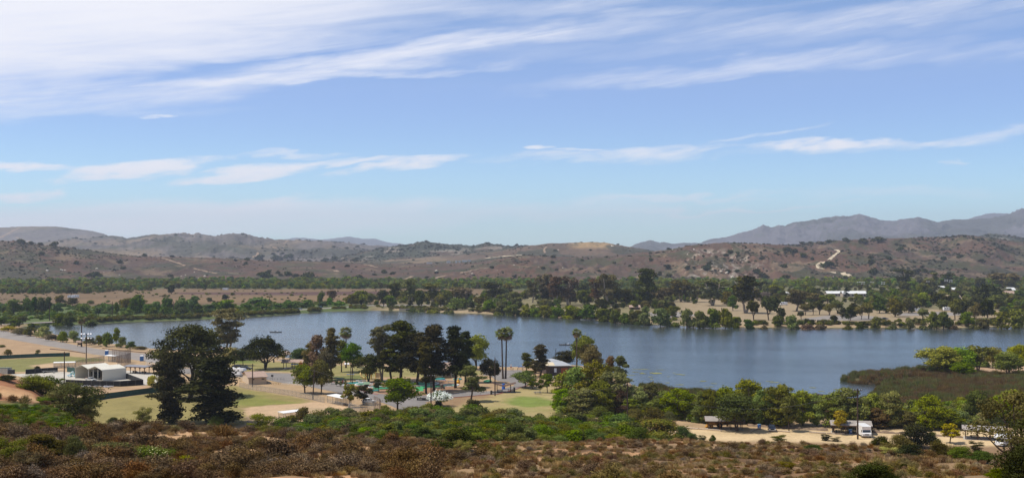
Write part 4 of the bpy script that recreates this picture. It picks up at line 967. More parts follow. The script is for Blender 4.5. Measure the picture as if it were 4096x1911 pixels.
FT = [
# left belt by the road
*[('fartree', 'vine', a, b_, c, d, B_, 'vine covered green tree') for a, b_, c, d in [(58, 1258, 1197, 66), (108, 1256, 1190, 38), (140, 1253, 1187, 38), (165, 1253, 1190, 38), (230, 1252, 1210, 40), (330, 1262, 1215, 44), (20, 1256, 1222, 40), (-25, 1258, 1210, 50),
   (440, 1252, 1220, 40), (550, 1254, 1178, 58), (590, 1256, 1215, 42), (630, 1255, 1205, 48), (668, 1257, 1190, 52), (728, 1255, 1190, 56), (775, 1247, 1183, 60), (513, 1268, 1236, 50), (655, 1262, 1228, 50), (725, 1260, 1228, 40), (395, 1262, 1226, 40),
   (910, 1246, 1198, 88), (1050, 1238, 1205, 60), (1033, 1221, 1188, 78), (1160, 1234, 1205, 64), (1225, 1230, 1198, 66), (1360, 1226, 1205, 60), (985, 1240, 1212, 40), (1110, 1234, 1212, 46), (1290, 1228, 1206, 40), (840, 1248, 1216, 50), (860, 1236, 1208, 40)]],
*[('fartree', 'green', a, b_, c, d, B_, 'dark green tree') for a, b_, c, d in [(195, 1252, 1186, 34), (280, 1293, 1228, 58), (235, 1293, 1235, 46), (790, 1256, 1215, 42), (612, 1262, 1228, 40), (467, 1260, 1208, 20), (368, 1293, 1260, 56), (180, 1300, 1274, 40), (130, 1300, 1272, 60), (60, 1306, 1274, 60), (5, 1302, 1268, 60), (90, 1292, 1262, 40)]],
*[('fartree', 'olive', a, b_, c, d, B_, 'dull olive tree') for a, b_, c, d in [(510, 1240, 1193, 54), (362, 1215, 1200, 26), (290, 1222, 1190, 46), (240, 1216, 1180, 40), (560, 1222, 1190, 44), (1445, 1218, 1162, 84), (1405, 1222, 1178, 50), (1480, 1216, 1172, 44)]],
('fartree', 'vine', 1287, 1216, 1168, 36, D_, 'vine covered tree'), ('fartree', 'vine', 1320, 1224, 1190, 30, D_, 'green tree'), ('fartree', 'brown', 1330, 1195, 1160, 38, D_, 'brown round tree'),
('fartree', 'dark', 285, 1180, 1152, 42, D_, 'dark round tree'), ('fareuca', 'brown', 206, 1152, 1134, 28, D_, 'brown tree'), ('fartree', 'dark', 686, 1176, 1140, 34, D_, 'dark pointed tree'), ('fartree', 'olive', 360, 1216, 1202, 24, D_, 'olive bush like tree'),
('fartree', 'olive', 905, 1198, 1178, 30, D_, 'olive tree'), ('fartree', 'olive', 930, 1182, 1170, 20, D_, 'small olive tree'), ('fartree', 'green', 840, 1208, 1190, 24, D_, 'green bush like tree'), ('fartree', 'dark', 898, 1200, 1176, 20, D_, 'slim dark tree'),
# far park: tall ones
*[('fareuca', lf, a, b_, c, d, P_, ds) for a, b_, c, d, lf, ds in [(1580, 1218, 1132, 48, 'dark', 'tall dark eucalyptus'), (1640, 1222, 1114, 62, 'euca', 'tallest grey green tree'), (1728, 1218, 1132, 68, 'olive', 'broad olive eucalyptus'), (1828, 1205, 1148, 62, 'brown', 'brownish tree'),
   (1862, 1206, 1150, 52, 'brown', 'brownish tree'), (1975, 1208, 1128, 78, 'dark', 'tall dark eucalyptus'), (2180, 1218, 1096, 62, 'brown', 'brown topped tall tree'), (2130, 1210, 1120, 50, 'euca', 'tall grey green tree'), (2220, 1222, 1107, 62, 'brown', 'brown topped tall tree'),
   (2272, 1222, 1105, 74, 'brown', 'brown topped tall tree'), (2383, 1222, 1112, 52, 'brown', 'brown topped tall tree'), (2430, 1224, 1097, 70, 'brown', 'brown topped tall tree'), (2725, 1207, 1119, 78, 'olive', 'broad olive eucalyptus'), (2785, 1208, 1134, 64, 'olive', 'broad olive eucalyptus'),
   (2850, 1222, 1114, 104, 'euca', 'grey brown eucalyptus with pale limbs'), (2983, 1252, 1104, 106, 'dark', 'big dark eucalyptus with white stems'), (3185, 1244, 1158, 88, 'brown', 'brown grey sparse tree'), (3617, 1152, 1076, 68, 'dark', 'tall dark eucalyptus'),
   (3792, 1150, 1093, 52, 'dark', 'tall dark eucalyptus'), (3675, 1148, 1105, 34, 'euca', 'tall grey green tree'), (4025, 1154, 1091, 112, 'brown', 'wide brownish tree'), (3835, 1148, 1103, 44, 'green', 'tall green tree')]],
('farpine', 'dark', 2583, 1226, 1075, 78, P_, 'tallest dark green conifer'), ('farpine', 'dark', 2178, 1218, 1130, 42, P_, 'dark column shaped conifer'), ('farcypress', 'olive', 3740, 1178, 1089, 34, P_, 'slim cypress'), ('farcypress', 'dark', 3385, 1190, 1146, 22, P_, 'slim dark conifer'),
*[('fartree', lf, a, b_, c, d, P_, ds) for a, b_, c, d, lf, ds in [(1535, 1226, 1160, 42, 'dark', 'dark leafy tree'), (1562, 1230, 1182, 50, 'shore', 'green leafy tree'), (1675, 1226, 1160, 44, 'dark', 'dark leafy tree'), (1790, 1212, 1160, 50, 'olive', 'olive leafy tree'), (2055, 1215, 1165, 60, 'olive', 'olive leafy tree'), (2465, 1217, 1150, 48, 'dark', 'dark leafy tree'),
   (2507, 1224, 1155, 58, 'dark', 'dark leafy tree'), (2632, 1216, 1153, 92, 'brown', 'brown leafy tree'), (2670, 1205, 1150, 60, 'brown', 'brown leafy tree'), (2280, 1217, 1155, 62, 'olive', 'olive leafy tree'), (2233, 1217, 1182, 36, 'yellow', 'yellow green tree'), (2340, 1220, 1160, 56, 'olive', 'olive leafy tree'), (2560, 1222, 1170, 40, 'green', 'green leafy tree'),
   (2932, 1242, 1182, 44, 'green', 'green leafy tree'), (2905, 1216, 1165, 50, 'olive', 'olive leafy tree'), (3060, 1210, 1166, 50, 'lilac', 'lilac flowering tree'), (3015, 1200, 1150, 50, 'olive', 'olive leafy tree'), (3127, 1277, 1232, 40, 'dark', 'dark leafy tree'), (3370, 1274, 1228, 38, 'dark', 'dark leafy tree'), (3403, 1282, 1225, 44, 'dark', 'black round tree'),
   (3508, 1303, 1246, 44, 'olive', 'olive leafy tree'), (3517, 1252, 1183, 62, 'green', 'green leafy tree'), (3580, 1266, 1193, 72, 'olive', 'broad olive shade tree'), (3635, 1252, 1190, 54, 'olive', 'olive leafy tree'), (3858, 1264, 1200, 64, 'dark', 'dark leafy tree'), (3950, 1272, 1198, 60, 'dark', 'dark leafy tree'), (3950, 1212, 1138, 108, 'dark', 'broad dark tree'),
   (3905, 1272, 1210, 46, 'olive', 'olive leafy tree'), (3485, 1182, 1156, 40, 'dark', 'dark leafy tree'), (3920, 1150, 1110, 48, 'dark', 'dark leafy tree'), (4035, 1158, 1117, 52, 'olive', 'olive leafy tree'), (3440, 1196, 1176, 30, 'green', 'green leafy tree'), (4080, 1200, 1160, 70, 'green', 'green leafy tree'), (4010, 1210, 1168, 70, 'olive', 'olive leafy tree'), (3860, 1200, 1162, 50, 'green', 'green leafy tree'),
   (3180, 1212, 1168, 60, 'green', 'green leafy tree'), (3240, 1214, 1172, 50, 'dark', 'dark leafy tree'), (2990, 1195, 1155, 60, 'shore', 'green leafy tree'), (3100, 1188, 1140, 70, 'shore', 'green leafy tree')]],
*[('farpepper', lf, a, b_, c, d, P_, ds) for a, b_, c, d, lf, ds in [(1763, 1226, 1183, 44, 'olive', 'bare trunked pepper tree'), (1915, 1230, 1185, 48, 'olive', 'bare trunked pepper tree'), (1877, 1228, 1198, 34, 'green', 'small pepper tree'), (2692, 1280, 1222, 48, 'green', 'bare trunked pepper tree'), (3015, 1280, 1202, 50, 'dark', 'dark bare trunked pepper tree'),
   (3075, 1280, 1184, 80, 'dark', 'dark bare trunked pepper tree'), (3222, 1260, 1212, 40, 'olive', 'bare trunked pepper tree'), (3252, 1259, 1205, 40, 'olive', 'bare trunked pepper tree'), (3278, 1258, 1203, 40, 'dark', 'dark bare trunked pepper tree'), (3318, 1260, 1215, 44, 'olive', 'bare trunked pepper tree'), (3350, 1254, 1198, 56, 'olive', 'bare trunked pepper tree'),
   (3445, 1277, 1222, 46, 'brown', 'brown pepper tree with bare trunk'), (3475, 1276, 1208, 50, 'olive', 'bare trunked pepper tree'), (3205, 1276, 1245, 30, 'dark', 'dark bare trunked pepper tree'), (3820, 1280, 1196, 52, 'olive', 'bare trunked pepper tree'), (3690, 1280, 1234, 46, 'olive', 'bare trunked pepper tree'), (3260, 1216, 1172, 64, 'olive', 'bare trunked pepper tree'), (3310, 1218, 1176, 64, 'green', 'green pepper tree')]],
# far shore line
*[('fartree', lf, a, b_, c, d, S_, ds) for a, b_, c, d, lf, ds in [(1822, 1240, 1190, 60, 'shore', 'light green tree'), (1850, 1236, 1196, 50, 'shore', 'light green tree'), (1957, 1246, 1198, 54, 'shore', 'light green tree'), (2000, 1250, 1196, 50, 'olive', 'olive tree'), (2052, 1254, 1200, 66, 'shore', 'light green tree'), (2105, 1256, 1204, 60, 'olive', 'olive tree'),
   (2178, 1260, 1203, 70, 'shore', 'light green tree'), (2140, 1258, 1214, 50, 'shore', 'light green tree'), (2228, 1263, 1210, 56, 'green', 'dark green tree'), (2282, 1266, 1204, 70, 'shore', 'light green tree'), (2353, 1270, 1208, 80, 'green', 'dark green tree'), (2318, 1268, 1218, 50, 'olive', 'olive tree'), (2415, 1277, 1215, 56, 'shore', 'light green tree'), (2460, 1284, 1220, 54, 'green', 'dark green tree'),
   (2500, 1286, 1232, 46, 'shore', 'light green tree'), (2534, 1288, 1224, 56, 'olive', 'olive tree'), (2584, 1291, 1230, 50, 'shore', 'light green tree'), (2640, 1296, 1212, 76, 'shore', 'light green tree'), (2748, 1300, 1216, 60, 'green', 'dark green tree'), (2798, 1303, 1222, 62, 'shore', 'light green tree'), (2848, 1303, 1213, 58, 'green', 'dark green tree'), (2900, 1304, 1212, 58, 'shore', 'light green tree'),
   (2945, 1300, 1246, 46, 'shore', 'light green tree'), (2990, 1305, 1256, 52, 'green', 'dark green tree'), (3165, 1306, 1240, 54, 'shore', 'light green tree'), (3110, 1300, 1254, 44, 'olive', 'olive tree'), (3728, 1304, 1225, 54, 'shore', 'light green tree'), (3775, 1305, 1224, 60, 'shore', 'light green tree'), (3875, 1300, 1240, 54, 'green', 'dark green tree'), (4003, 1304, 1225, 76, 'shore', 'light green tree'),
   (4065, 1302, 1214, 70, 'shore', 'light green tree'), (4120, 1300, 1220, 70, 'shore', 'light green tree'), (3440, 1304, 1264, 40, 'green', 'dark green tree'), (3940, 1304, 1254, 50, 'olive', 'olive tree'), (3640, 1305, 1254, 34, 'willow', 'yellow green tree')]],
*[('farbush', lf, a, b_, c, d, S_, ds) for a, b_, c, d, lf, ds in [(3230, 1307, 1276, 60, 'brown', 'brown green bush'), (3282, 1307, 1274, 56, 'brown', 'brown green bush'), (3339, 1286, 1260, 34, 'dark', 'dark round bush'), (3390, 1307, 1280, 44, 'olive', 'olive bush'), (3570, 1305, 1274, 54, 'olive', 'olive bush'), (3690, 1306, 1280, 40, 'olive', 'olive bush'), (3820, 1307, 1280, 44, 'brown', 'brown green bush'), (3900, 1306, 1276, 50, 'olive', 'olive bush'),
   (3056, 1306, 1278, 40, 'olive', 'olive bush'), (2700, 1297, 1268, 40, 'green', 'dark green bush'), (2560, 1290, 1266, 40, 'green', 'dark green bush'), (1990, 1252, 1228, 40, 'green', 'dark green bush'), (1680, 1240, 1222, 50, 'green', 'dark green bush'), (1735, 1244, 1222, 50, 'olive', 'olive bush'), (1790, 1246, 1224, 46, 'green', 'dark green bush'), (1655, 1240, 1215, 40, 'green', 'dark green bush')]],
]
for q in FT: far_plant(*q)
# the rest of the far park fills up with trees of middling size, one object each
fr = random.Random(21)
for i in range(78):
    px = fr.choice([fr.uniform(1950, 2900), fr.uniform(2900, 4180), fr.uniform(3380, 4180)])
    b_ = fr.uniform(1168, 1196) if px < 3380 else fr.uniform(1156, 1248)
    if 3280 < px < 3490: px += 230
    hh = fr.uniform(26, 52); lf, ds = fr.choice([('shore', 'light green park tree'), ('olive', 'olive park tree'), ('green', 'green park tree'), ('dark', 'dark park tree'), ('olive', 'olive park tree')])
    far_plant('fartree', lf, px, b_, b_ - hh, hh * fr.uniform(.9, 1.3), P_, ds)
flush_far()
# ---------------------------------------------------------------- shrubs of the near slope: what stands where
NR = [('nshrub', 'dark', 24, 1548, 1502, 56, 'dark round bush on the rust slope at the left edge'), ('nshrub', 'olive', 135, 1580, 1512, 100, 'wide dark green bush on the shoulder at the left'), ('nfine', 'dark', 172, 1600, 1528, 60, 'dark bush behind the tall feathery shrub at the left'),
 ('nfine', 'green', 215, 1600, 1524, 60, 'tall narrow dark bush beside the first power pole'), ('nfine', 'green', 308, 1668, 1560, 150, 'tall feathery green shrub, largest of the left thicket'), ('nfine', 'olive', 215, 1672, 1590, 130, 'olive shrub at the left side of the left thicket'), ('nfine', 'green', 160, 1668, 1596, 100, 'green shrub at the left end of the thicket by the grass'),
 ('nfine', 'willow', 352, 1672, 1610, 70, 'pale edge shrub at the right end of the left thicket'), ('nfine', 'olive', 262, 1640, 1560, 90, 'shrub in the centre of the left thicket'),
 ('nfine', 'shore', 578, 1698, 1632, 62, 'fresh green bush sticking out of the brown brush left of the dark conifers'), ('nshrub', 'olive', 452, 1700, 1668, 50, 'low olive bush on the rim left of the dark conifers'), ('nshrub', 'willow', 862, 1712, 1664, 60, 'yellow green bush at the foot of the right dark conifer'),
 ('nfine', 'shore', 1040, 1725, 1655, 90, 'wispy green bush below the infield'), ('nshrub', 'green', 1110, 1718, 1684, 60, 'bright green bush right of the wispy one below the infield'), ('nfine', 'olive', 1075, 1742, 1700, 80, 'olive bush below the wispy one'),
 ('nshrub', 'olive', 152, 1812, 1736, 160, 'low spreading olive green bush in the left foreground'), ('nshrub', 'olive', 290, 1838, 1742, 86, 'upright olive bush in the left foreground right of the low spreading one'), ('nfine', 'olive', 462, 1842, 1764, 140, 'olive bush left of the cream flowering one'),
 ('nshrub', 'green', 600, 1866, 1782, 168, 'green bush dotted with cream flowers in the left foreground'), ('nfine', 'yellow', 734, 1880, 1828, 118, 'yellowish flowering bush right of the cream flowering one'),
 ('nfine', 'olive', 40, 1880, 1752, 110, 'spindly olive bush with bare twigs at the left edge'), ('nfine', 'brown', 110, 1900, 1800, 110, 'leafless brown twiggy bush at the lower left corner'),
 ('nshrub', 'dark', 1818, 1806, 1716, 158, 'dark green dome shaped bush in the centre foreground'), ('nfine', 'yellow', 1858, 1830, 1760, 52, 'tall thin yellow flowered weed before the dark dome bush'), ('nfine', 'yellow', 1835, 1815, 1762, 36, 'smaller yellow flowered weed left of the tall one'),
 ('nshrub', 'green', 1420, 1764, 1726, 84, 'bright green bush alone on the brown slope'), ('nshrub', 'green', 1525, 1758, 1722, 58, 'yellow green bush right of the lone bright one'), ('nshrub', 'green', 1690, 1758, 1706, 100, 'green bush left of the dark dome bush'),
 ('nshrub', 'green', 3255, 1806, 1774, 72, 'bright green bush on the brown slope left of the white van'), ('nshrub', 'dark', 3492, 1930, 1842, 164, 'dark bush cut by the lower edge right of centre'), ('nshrub', 'dark', 3614, 1880, 1850, 40, 'small dark green bush right of the dark cut one'),
 ('nfine', 'yellow', 3560, 1822, 1786, 70, 'pale yellow flowering weed below the white van'), ('nshrub', 'yellow', 3040, 1890, 1860, 40, 'tiny yellow green bush near the lower edge'), ('nfine', 'olive', 3140, 1880, 1840, 60, 'greyish bush near the lower edge'),
 ('nshrub', 'dark', 3668, 1790, 1696, 120, 'tallest dark bush of the cluster on the right slope'), ('nshrub', 'olive', 3590, 1812, 1738, 110, 'olive bush left of the tallest dark one on the right slope'), ('nshrub', 'dark', 3530, 1790, 1742, 70, 'dark spiky bush right under the white van'),
 ('nshrub', 'olive', 3756, 1828, 1762, 70, 'olive brown bush right of the tallest dark one'), ('nshrub', 'olive', 3730, 1776, 1728, 60, 'rounded bush behind the olive brown one on the right slope'), ('nshrub', 'dark', 3640, 1836, 1776, 110, 'low dark bush in front of the right slope cluster'),
 ('nshrub', 'green', 3840, 1838, 1782, 90, 'green bush before the third picnic shelter'), ('nshrub', 'green', 3930, 1850, 1800, 110, 'fresh green bush under the near right tree'), ('nshrub', 'green', 4000, 1915, 1868, 110, 'bright green bush in the lower right corner'),
 ('nfine', 'dark', 3905, 1806, 1764, 50, 'spiky agave like bush before the third picnic shelter'), ('nfine', 'dark', 3300, 1762, 1734, 36, 'spiky dark bush left of the second blue bin'), ('nfine', 'brown', 3344, 1764, 1746, 34, 'round brown bush left of the white van'),
 ('nshrub', 'dark', 4080, 1960, 1770, 150, 'dark bush mass at the right edge in the foreground'), ('nshrub', 'olive', 2620, 1752, 1680, 210, 'wide bush with yellow flowers beneath the crossarm pole'), ('nshrub', 'olive', 2545, 1700, 1634, 90, 'grey green round bush behind the yellow flowered bush, left one'),
 ('nshrub', 'olive', 2620, 1700, 1632, 90, 'grey green round bush behind the yellow flowered bush, right one'), ('nshrub', 'olive', 2678, 1712, 1646, 56, 'twiggy olive bush right of the grey green round ones'), ('nshrub', 'green', 2728, 1760, 1706, 60, 'dark green bush at the right end of the yellow flowered bush'), ('nshrub', 'green', 2768, 1764, 1730, 44, 'low green bush by the sandy road'),
 ('nfine', 'olive', 2808, 1764, 1738, 30, 'small thin bush at the road edge before the first picnic roof'), ('nshrub', 'green', 2850, 1766, 1738, 24, 'tiny round bush at the road edge before the first picnic roof'), ('nfine', 'olive', 3118, 1768, 1738, 50, 'low bush in front of the dark pickup')]
YD = {24: 232, 135: 226, 172: 232, 215: 236, 308: 206, 160: 216, 352: 206, 262: 216}
CLEAR = []; NP = []
def near_point(px, base, top, ymin=60, y=None):
    if y is None: p = hitg(px, base, ymin)
    else: u, v = ray(px, base); p = Vector((u * y, y, gz(u * y, y)))
    u, v = ray(px, top); return p, max(.5, H + v * p.y - p.z)
for (k, lf, px, b_, t_, w_, lab) in NR:
    p, hh = near_point(px, b_, t_, 40 if b_ > 1840 else 60, YD.get(px)); hh *= 1.22 if px in YD else 1; NP.append((p, hh))
    if p.y < 200: CLEAR.append((p.x, p.y, w_ * p.y / F * .5))
# ---------------------------------------------------------------- roads and yards: thin sheets on the ground
def sheet(name, pts, m, z=1.53, kind='structure', wob=.35, seed=1, step=2.0, px=True, **props):
    P = [G(a, b, z).xy for a, b in pts] if px else [Vector(p) for p in pts]
    out_ = []
    for i, a in enumerate(P):
        b_ = P[(i + 1) % len(P)]; n = max(1, int((b_ - a).length / step))
        nm = Vector((-(b_ - a).y, (b_ - a).x)); nm = nm.normalized() if nm.length > 0 else nm
        for k in range(n):
            q = a.lerp(b_, k / n); w = float(fbm([q.x / 5], [q.y / 5], 3, seed)[0]) * wob * (1 if k else .3)
            out_.append(q + nm * w)
    from mathutils.geometry import tessellate_polygon
    tri = tessellate_polygon([[Vector((q.x, q.y, 0)) for q in out_]])
    me = bpy.data.meshes.new(name); me.from_pydata([(q.x, q.y, z) for q in out_], [], [tuple(t) for t in tri]); me.materials.append(m)
    me.update()
    if me.polygons and me.polygons[0].normal.z < 0: me.flip_normals()
    return add(name, me, kind=kind, **props)
def ribbon_pts(line, widths):
    """outline of a road from its middle line (world points) and widths"""
    L, Rr = [], []
    for i, p in enumerate(line):
        a = Vector(line[max(i - 1, 0)]); c = Vector(line[min(i + 1, len(line) - 1)]); t = (c - a).normalized(); n = Vector((-t.y, t.x)); w = widths[i] / 2 if hasattr(widths, '__len__') else widths / 2
        L.append(Vector(p) + n * w); Rr.append(Vector(p) - n * w)
    return L + Rr[::-1]
M_asphalt = mat('asphalt', (.195, .175, .160), .9, .10, .25)
M_asph2 = mat('asphalt_pale', (.235, .205, .180), .9, .12, .2)
M_gravel = mat('white_gravel', (.44, .405, .345), .95, .10, .4)
M_sand = mat('road_sand', (.47, .38, .27), .95, .12, .3)
M_line = mat('road_paint', (.70, .69, .65), .7, .2, 1)
M_redcurb = mat('red_curb_paint', (.38, .10, .07), .7, .2, 1)
M_conc = mat('concrete', (.42, .39, .34), .85, .14, 1)
sheet('road', [(-500, 1290), (-100, 1310), (0, 1320), (96, 1338), (208, 1360), (312, 1381), (416, 1398), (590, 1414), (760, 1440), (900, 1470), (900, 1490), (760, 1470), (590, 1446), (500, 1433), (374, 1416), (250, 1393), (125, 1371), (0, 1349), (-120, 1332), (-500, 1312)], M_asph2)
sheet('road', [(700, 1470), (905, 1478), (1062, 1490), (1170, 1494), (1182, 1514), (1230, 1524), (1310, 1523), (1385, 1530), (1430, 1554), (1510, 1572), (1620, 1584), (1760, 1576), (1880, 1566), (1985, 1562), (2060, 1540), (2036, 1526), (1990, 1522), (1960, 1500), (1930, 1500), (1940, 1482), (2000, 1480), (2086, 1478), (2098, 1500), (2070, 1520), (2120, 1535), (2040, 1566),
  (1985, 1574), (1880, 1582), (1780, 1590), (1700, 1608), (1760, 1640), (1800, 1660), (1640, 1668), (1600, 1636), (1500, 1598), (1366, 1572), (1190, 1534), (1130, 1530), (1062, 1516), (905, 1502), (700, 1492)], M_asphalt, 1.54)
sheet('yard', [(40, 1496), (240, 1486), (300, 1488), (490, 1479), (560, 1484), (640, 1502), (640, 1532), (575, 1540), (270, 1540), (180, 1527)], M_gravel)
sheet('road', [(2440, 1712), (2560, 1700), (2700, 1712), (3000, 1728), (3420, 1742), (3700, 1752), (4100, 1772), (4700, 1790), (4700, 1850), (4000, 1815), (3500, 1785), (3000, 1765), (2560, 1738)], M_sand, 1.53)
sheet('road', [(-700, 1302), (-300, 1302), (100, 1290), (380, 1277), (500, 1272), (707, 1266), (950, 1256), (1200, 1236), (1480, 1219), (1700, 1217), (1900, 1222), (1900, 1225), (1700, 1221), (1480, 1223), (1200, 1240), (950, 1260), (707, 1270), (500, 1276), (380, 1281), (100, 1294), (-300, 1307), (-700, 1308)], M_asph2, 1.56, wob=.1)
for q in ([(3200, 1275), (3300, 1262), (3470, 1262), (3560, 1272), (3540, 1280), (3300, 1282)], [(3560, 1252), (3760, 1246), (3900, 1256), (3800, 1262), (3600, 1262)], [(2560, 1252), (2700, 1244), (2800, 1262), (2640, 1272)]):
    sheet('parking_lot', q, M_asph2, 1.56)
# painted lines on the asphalt
for i in range(7):
    a = G(1122 + i * 13, 1534 + i * 1.2, 1.56); b_ = G(1168 + i * 13, 1526 + i * 1.2, 1.56)
    n = Vector((-(b_ - a).y, (b_ - a).x, 0)).normalized() * .12
    MB().poly([a - n, b_ - n, b_ + n, a + n]).build('parking_line', M_line, kind='structure')
def strip_thing(name, label, cat, pts, w, h, m, z=1.5, part=None, group=None, px=True):
    P = [G(a, b, z) for a, b in pts] if px else pts
    mb = MB()
    for a, b_ in zip(P[:-1], P[1:]):
        d = b_ - a; mb.box(((a.x + b_.x) / 2, (a.y + b_.y) / 2, z + h / 2), (d.length + w * .3, w, h), math.atan2(d.y, d.x))
    return mb.build(name, m, label=label, category=cat, group=group)
strip_thing('kerb', 'red painted kerb along the front edge of the asphalt lane', 'kerb', [(1782, 1592), (1880, 1585), (1960, 1577), (1988, 1577), (2050, 1560), (2110, 1540)], .3, .15, M_redcurb)
strip_thing('kerb', 'red painted kerb between the asphalt and the golf course', 'kerb', [(1320, 1526), (1390, 1534), (1430, 1558), (1512, 1578)], .3, .15, M_redcurb)
strip_thing('kerb', 'pale kerb at the far edge of the parking area below the picnic roof', 'kerb', [(1050, 1489), (1175, 1493), (1186, 1514)], .3, .14, M_conc)
M_log = mat('log_wood', (.42, .33, .24), .9, .2, 3)
def log_line(pts, label, group=None):
    for i, (a, b_) in enumerate(zip(pts[:-1], pts[1:])):
        p, q = G(*a), G(*b_); d = (q - p); 
        MB().tube([p + d * .02 + Vector((0, 0, .22)), q - d * .02 + Vector((0, 0, .22))], [.24, .22], 8).build('parking_log', M_log, label=label[i] if isinstance(label, list) else label, category='log', group='parking logs beside the sandy road')
log_line([(2728, 1711), (2795, 1717), (2890, 1724)], ['pale log at the left before the first picnic roof', 'pale log before the middle of the first picnic roof'])
log_line([(3000, 1727), (3040, 1714)], ['short slanting pale log leading to the left blue bin'])
log_line([(3110, 1725), (3160, 1729)], ['pale log beside the dark pickup at the thin young tree'])
log_line([(3236, 1730), (3306, 1734), (3380, 1737)], ['pale log left of the second picnic roof', 'pale log before the second picnic roof'])

# ---------------------------------------------------------------- poles and fences
M_pole = mat('pole_wood', (.060, .038, .028), .9, .3, 2)
M_steel = mat('galvanized_steel', (.34, .34, .33), .5, .1, 3, metal=.5)
M_rust = mat('rusty_brown_steel', (.12, .075, .055), .7, .2, 3)
M_lampglass = mat('lamp_reflector', (.85, .85, .88), .2, .05, 3)
def pole(px, base, top, label, arms=0, lights=0, w=.30, y=None, name='utility_pole', group=None, m=None):
    p = G(px, base) if y is None else AT(px, base, y)
    if y is None: p.z = gz(p.x, p.y)
    h = (base - top) * p.y / F
    r = thing(name, label, 'pole', p, group=group); pm = m or M_pole; w *= 1.25
    MB().tube([(0, 0, -.3), (0, 0, h * .5), (0, 0, h)], [w / 2 * 1.15, w / 2, w / 2 * .8], 8).build('pole', pm, r)
    for k in range(arms):
        z = h - .5 - k * .9; MB().box((0, -.2, z), (2.4, .12, .14)).build('crossarm', pm, r)
        for x in (-1.05, -.45, .45, 1.05): MB().tube([(x, -.2, z + .07), (x, -.2, z + .28)], [.05, .04], 6).build('insulator', M_lampglass, r)
    for k in range(lights):
        row_, ci = divmod(k, 4); z = h - .2 - row_ * 1.9; x = (ci - 1.5) * 1.15 + (-.35 if ci < 2 else .35)
        if ci == 0: MB().box((0, -.1, z - .35), (5.0, .12, .12)).build('crossarm', pm, r)
        MB().tube([(x, -.15, z - .30), (x, -.35, z + .1)], [.20, .42], 8).build('floodlight', M_lampglass, r)
    return r, p, h
POLES = {}
POLES['a'] = pole(257, 1537, 1406, 'dark wooden power pole standing before the left end of the white sheds', 1, w=.34)
pole(345, 1452, 1333, 'tall brown light pole with two rows of white floodlights behind the white sheds', 0, 8, w=.34)
pole(637, 1510, 1405, 'grey pole with floodlights half hidden in the big dark pine', 0, 4, w=.25, m=M_rust)
POLES['b'] = pole(1010, 1546, 1454, 'dark short pole against the front of the small tan building')
POLES['c'] = pole(1251, 1596, 1475, 'leaning dark pole between the two bare trunked trees on sand')
POLES['c'][0].rotation_euler = (0, R(3.5), 0)
pole(1409, 1534, 1456, 'thin dark lamp post with white heads by the golf course', 0, 0, w=.22)
pole(1403, 1530, 1452, 'second dark post just left of the lamp post by the golf course', 0, 2, w=.22)
POLES['d'] = pole(1724, 1636, 1496, 'dark wooden pole standing directly left of the white flowering bush', 1, w=.30)
POLES['e'] = pole(1980, 1582, 1429, 'tall plain dark pole beside the round dark tree and picnic table', w=.30)
POLES['f'] = pole(2510, 1714, 1543, 'wooden power pole with single crossarm in front of the lake', 1, w=.32)
pole(2223, 1462, 1392, 'slim dark lamp pole rising behind the white boathouse roof', w=.2)
POLES['g'] = pole(3431, 1756, 1554, 'wooden power pole with crossarm touching the left side of the white van', 1, w=.34)
for px, b_, t_, lab in [(198, 1282, 1212, 'thin dark pole by the far left shore'), (449, 1272, 1206, 'thin dark pole on the far shore road over the culvert'), (694, 1260, 1204, 'thin dark pole beside the shore road left of the white car'.replace('left', 'right')), (1079, 1228, 1181, 'thin dark pole in the green strip before the ploughed field'),
                        (1277, 1228, 1190, 'thin dark pole beside the lone vine covered tree'), (1455, 1218, 1158, 'thin dark pole in the olive tree at the road bend')]:
    pole(px, b_, t_, lab, 0, w=.45)
for px, b_, t_, lab, nl in [(3435, 1165, 1127, 'first far light pole with white floodlights, left of the far ball field', 4), (3452, 1170, 1128, 'second far light pole with white floodlights', 8), (3488, 1172, 1128, 'third far light pole with white floodlights', 4), (3532, 1172, 1128, 'fourth far light pole with white floodlights', 8),
                            (3712, 1160, 1124, 'far light pole with pale floodlights beside the cypress', 4), (3785, 1160, 1117, 'left far light pole with big white floodlights before the dark eucalyptus', 8), (3803, 1160, 1119, 'right far light pole with big white floodlights before the dark eucalyptus', 8)]:
    r_, p_, h_ = pole(px, b_, t_, lab, 0, nl, w=.4)
M_wire = mat('cable', (.05, .045, .045), .6, .1, 1)
def wire(a, b_, label, sag=1.5, r=.03):
    P = []
    for i in range(13):
        t = i / 12; q = a.lerp(b_, t); q.z -= sag * 4 * t * (1 - t); P.append(q)
    MB().tube(P, [r] * 13, 4).build('power_line', M_wire, label=label, category='cable')
def topof(k): r_, p, h = POLES[k]; return p + Vector((0, 0, h - .4))
wire(topof('e'), topof('f'), 'sagging cable from the tall plain pole to the crossarm pole by the lake', 5.5)
wire(topof('c'), topof('d'), 'sagging cable from the leaning pole to the pole by the white flowering bush', 3)
wire(topof('b'), topof('c'), 'cable from the pole at the small building to the leaning pole', 1)
wire(topof('f'), topof('g'), 'long cable between the two crossarm poles before the willows', 6)
def mesh_panel_mat(name, col, dens):
    if name in _mc: return _mc[name]
    m, nt, b = new_mat(name); b.inputs['Base Color'].default_value = (*col, 1); b.inputs['Roughness'].default_value = .8; b.inputs['Alpha'].default_value = dens
    _mc[name] = m; return m
M_chain = mesh_panel_mat('chain_link', (.26, .25, .23), .22)
M_chain2 = mesh_panel_mat('chain_link_dense', (.20, .16, .13), .30)
